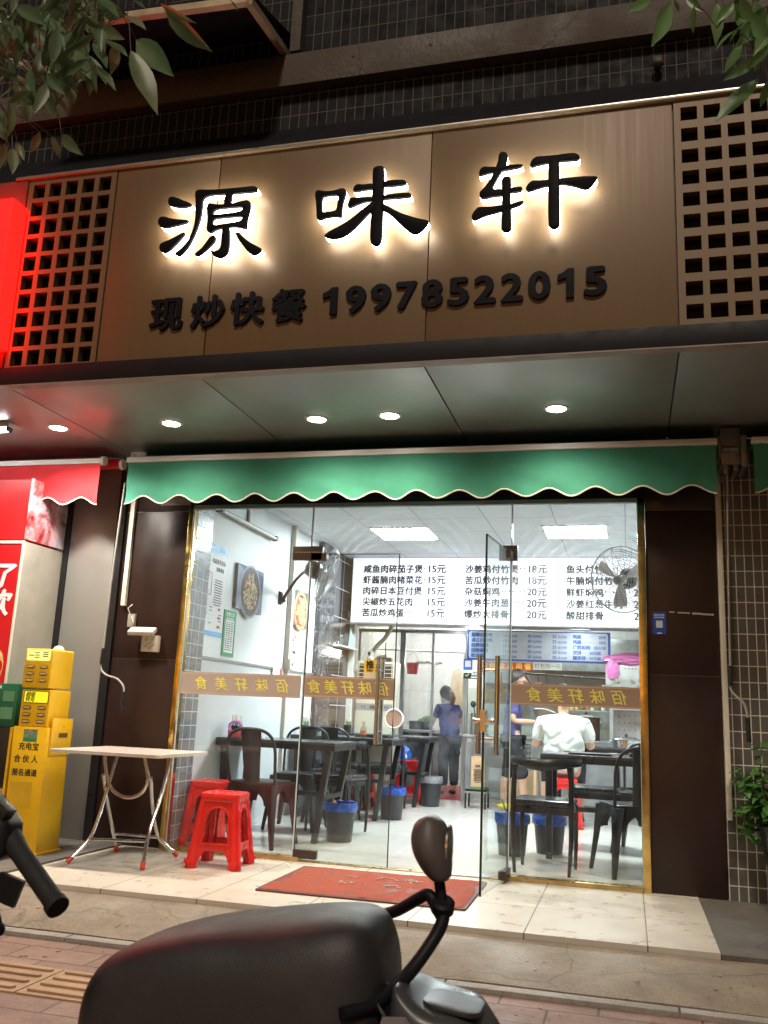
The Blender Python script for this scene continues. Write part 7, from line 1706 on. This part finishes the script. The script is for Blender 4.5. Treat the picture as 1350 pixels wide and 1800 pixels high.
m = MB(); m.taper((.50, .07, .20), (.48, .06, .42), .018, .018); m.taper((.50, -.07, .20), (.48, -.06, .42), .018, .018); m.build('fork', BLACK_METAL, s1)
m = MB(); m.tube([(.0, -.10, .14+G), (.05, -.20, .0)], .010, 8); m.build('kickstand', STEEL, s1)

s2 = thing('electric_scooter', 'handlebar and head of a second black scooter at the left edge', 'scooter', (-1.35, -4.50, -.135))
m = MB(); m.tube([(.175, -.035, .888), (.195, -.045, .870), (.225, -.058, .852), (.343, -.10, .777)], [.020, .022, .0185, .0185], 18); m.tube([(.336, -.0975, .781), (.348, -.102, .774)], .0215, 18)
m.build('grip', RUBBER, s2)
m = MB(); m.tube([(-.30, .10, .98), (-.05, .04, .97), (.10, -.01, .925), (.19, -.042, .873)], .013, 10); m.build('handlebar', BLACK_METAL, s2)
m = MB(); m.loft([[(-.10, y, z) for y, z in ((-.10, .85), (.04, .85), (.04, 1.0), (-.10, 1.0))], [(.08, y, z) for y, z in ((-.11, .84), (.02, .84), (.01, .985), (-.10, .985))], [(.17, y, z) for y, z in ((-.095, .83), (.005, .83), (-.005, .925), (-.085, .925))], [(.20, y, z) for y, z in ((-.075, .845), (-.015, .845), (-.02, .905), (-.07, .905))]]); m.build('switch_housing', SCBLACK, s2, bevel=.012, seg=3)
m = MB(); m.cbox((.170, -.06, .930), (.05, .03, .03), (0, .6, 0)); m.build('switch', BLACK_PLASTIC, s2, bevel=.004)
m = MB(); m.tube(spline([(.12, -.03, .86), (.165, -.06, .82), (.180, -.065, .77), (.195, -.06, .725)], 5), .009, 8); m.ball((.197, -.06, .715), .014); m.cbox((.205, -.055, .785), (.05, .012, .05), (0, .3, .2)); m.build('brake_lever', BLACK_METAL, s2)
m = MB(); m.tube([(-.12, -.05, .93), (-.10, 0, .55), (-.22, .05, .30)], [.03, .04, .03], 12); m.build('steering_column', SCBLACK, s2)
m = MB(); m.loft([[(-.28, y, z) for y, z in ((-.18, .42), (.18, .42), (.14, .92), (-.14, .92))], [(-.18, y, z) for y, z in ((-.2, .38), (.2, .38), (.15, .94), (-.15, .94))], [(-.12, y, z) for y, z in ((-.17, .40), (.17, .40), (.12, .90), (-.12, .90))]]); m.build('front_shield', SCBLACK, s2, bevel=.02, seg=3)
wheel(s2, (-.30, .05, .20), .20)

bpy.data.scenes.remove(TMP)
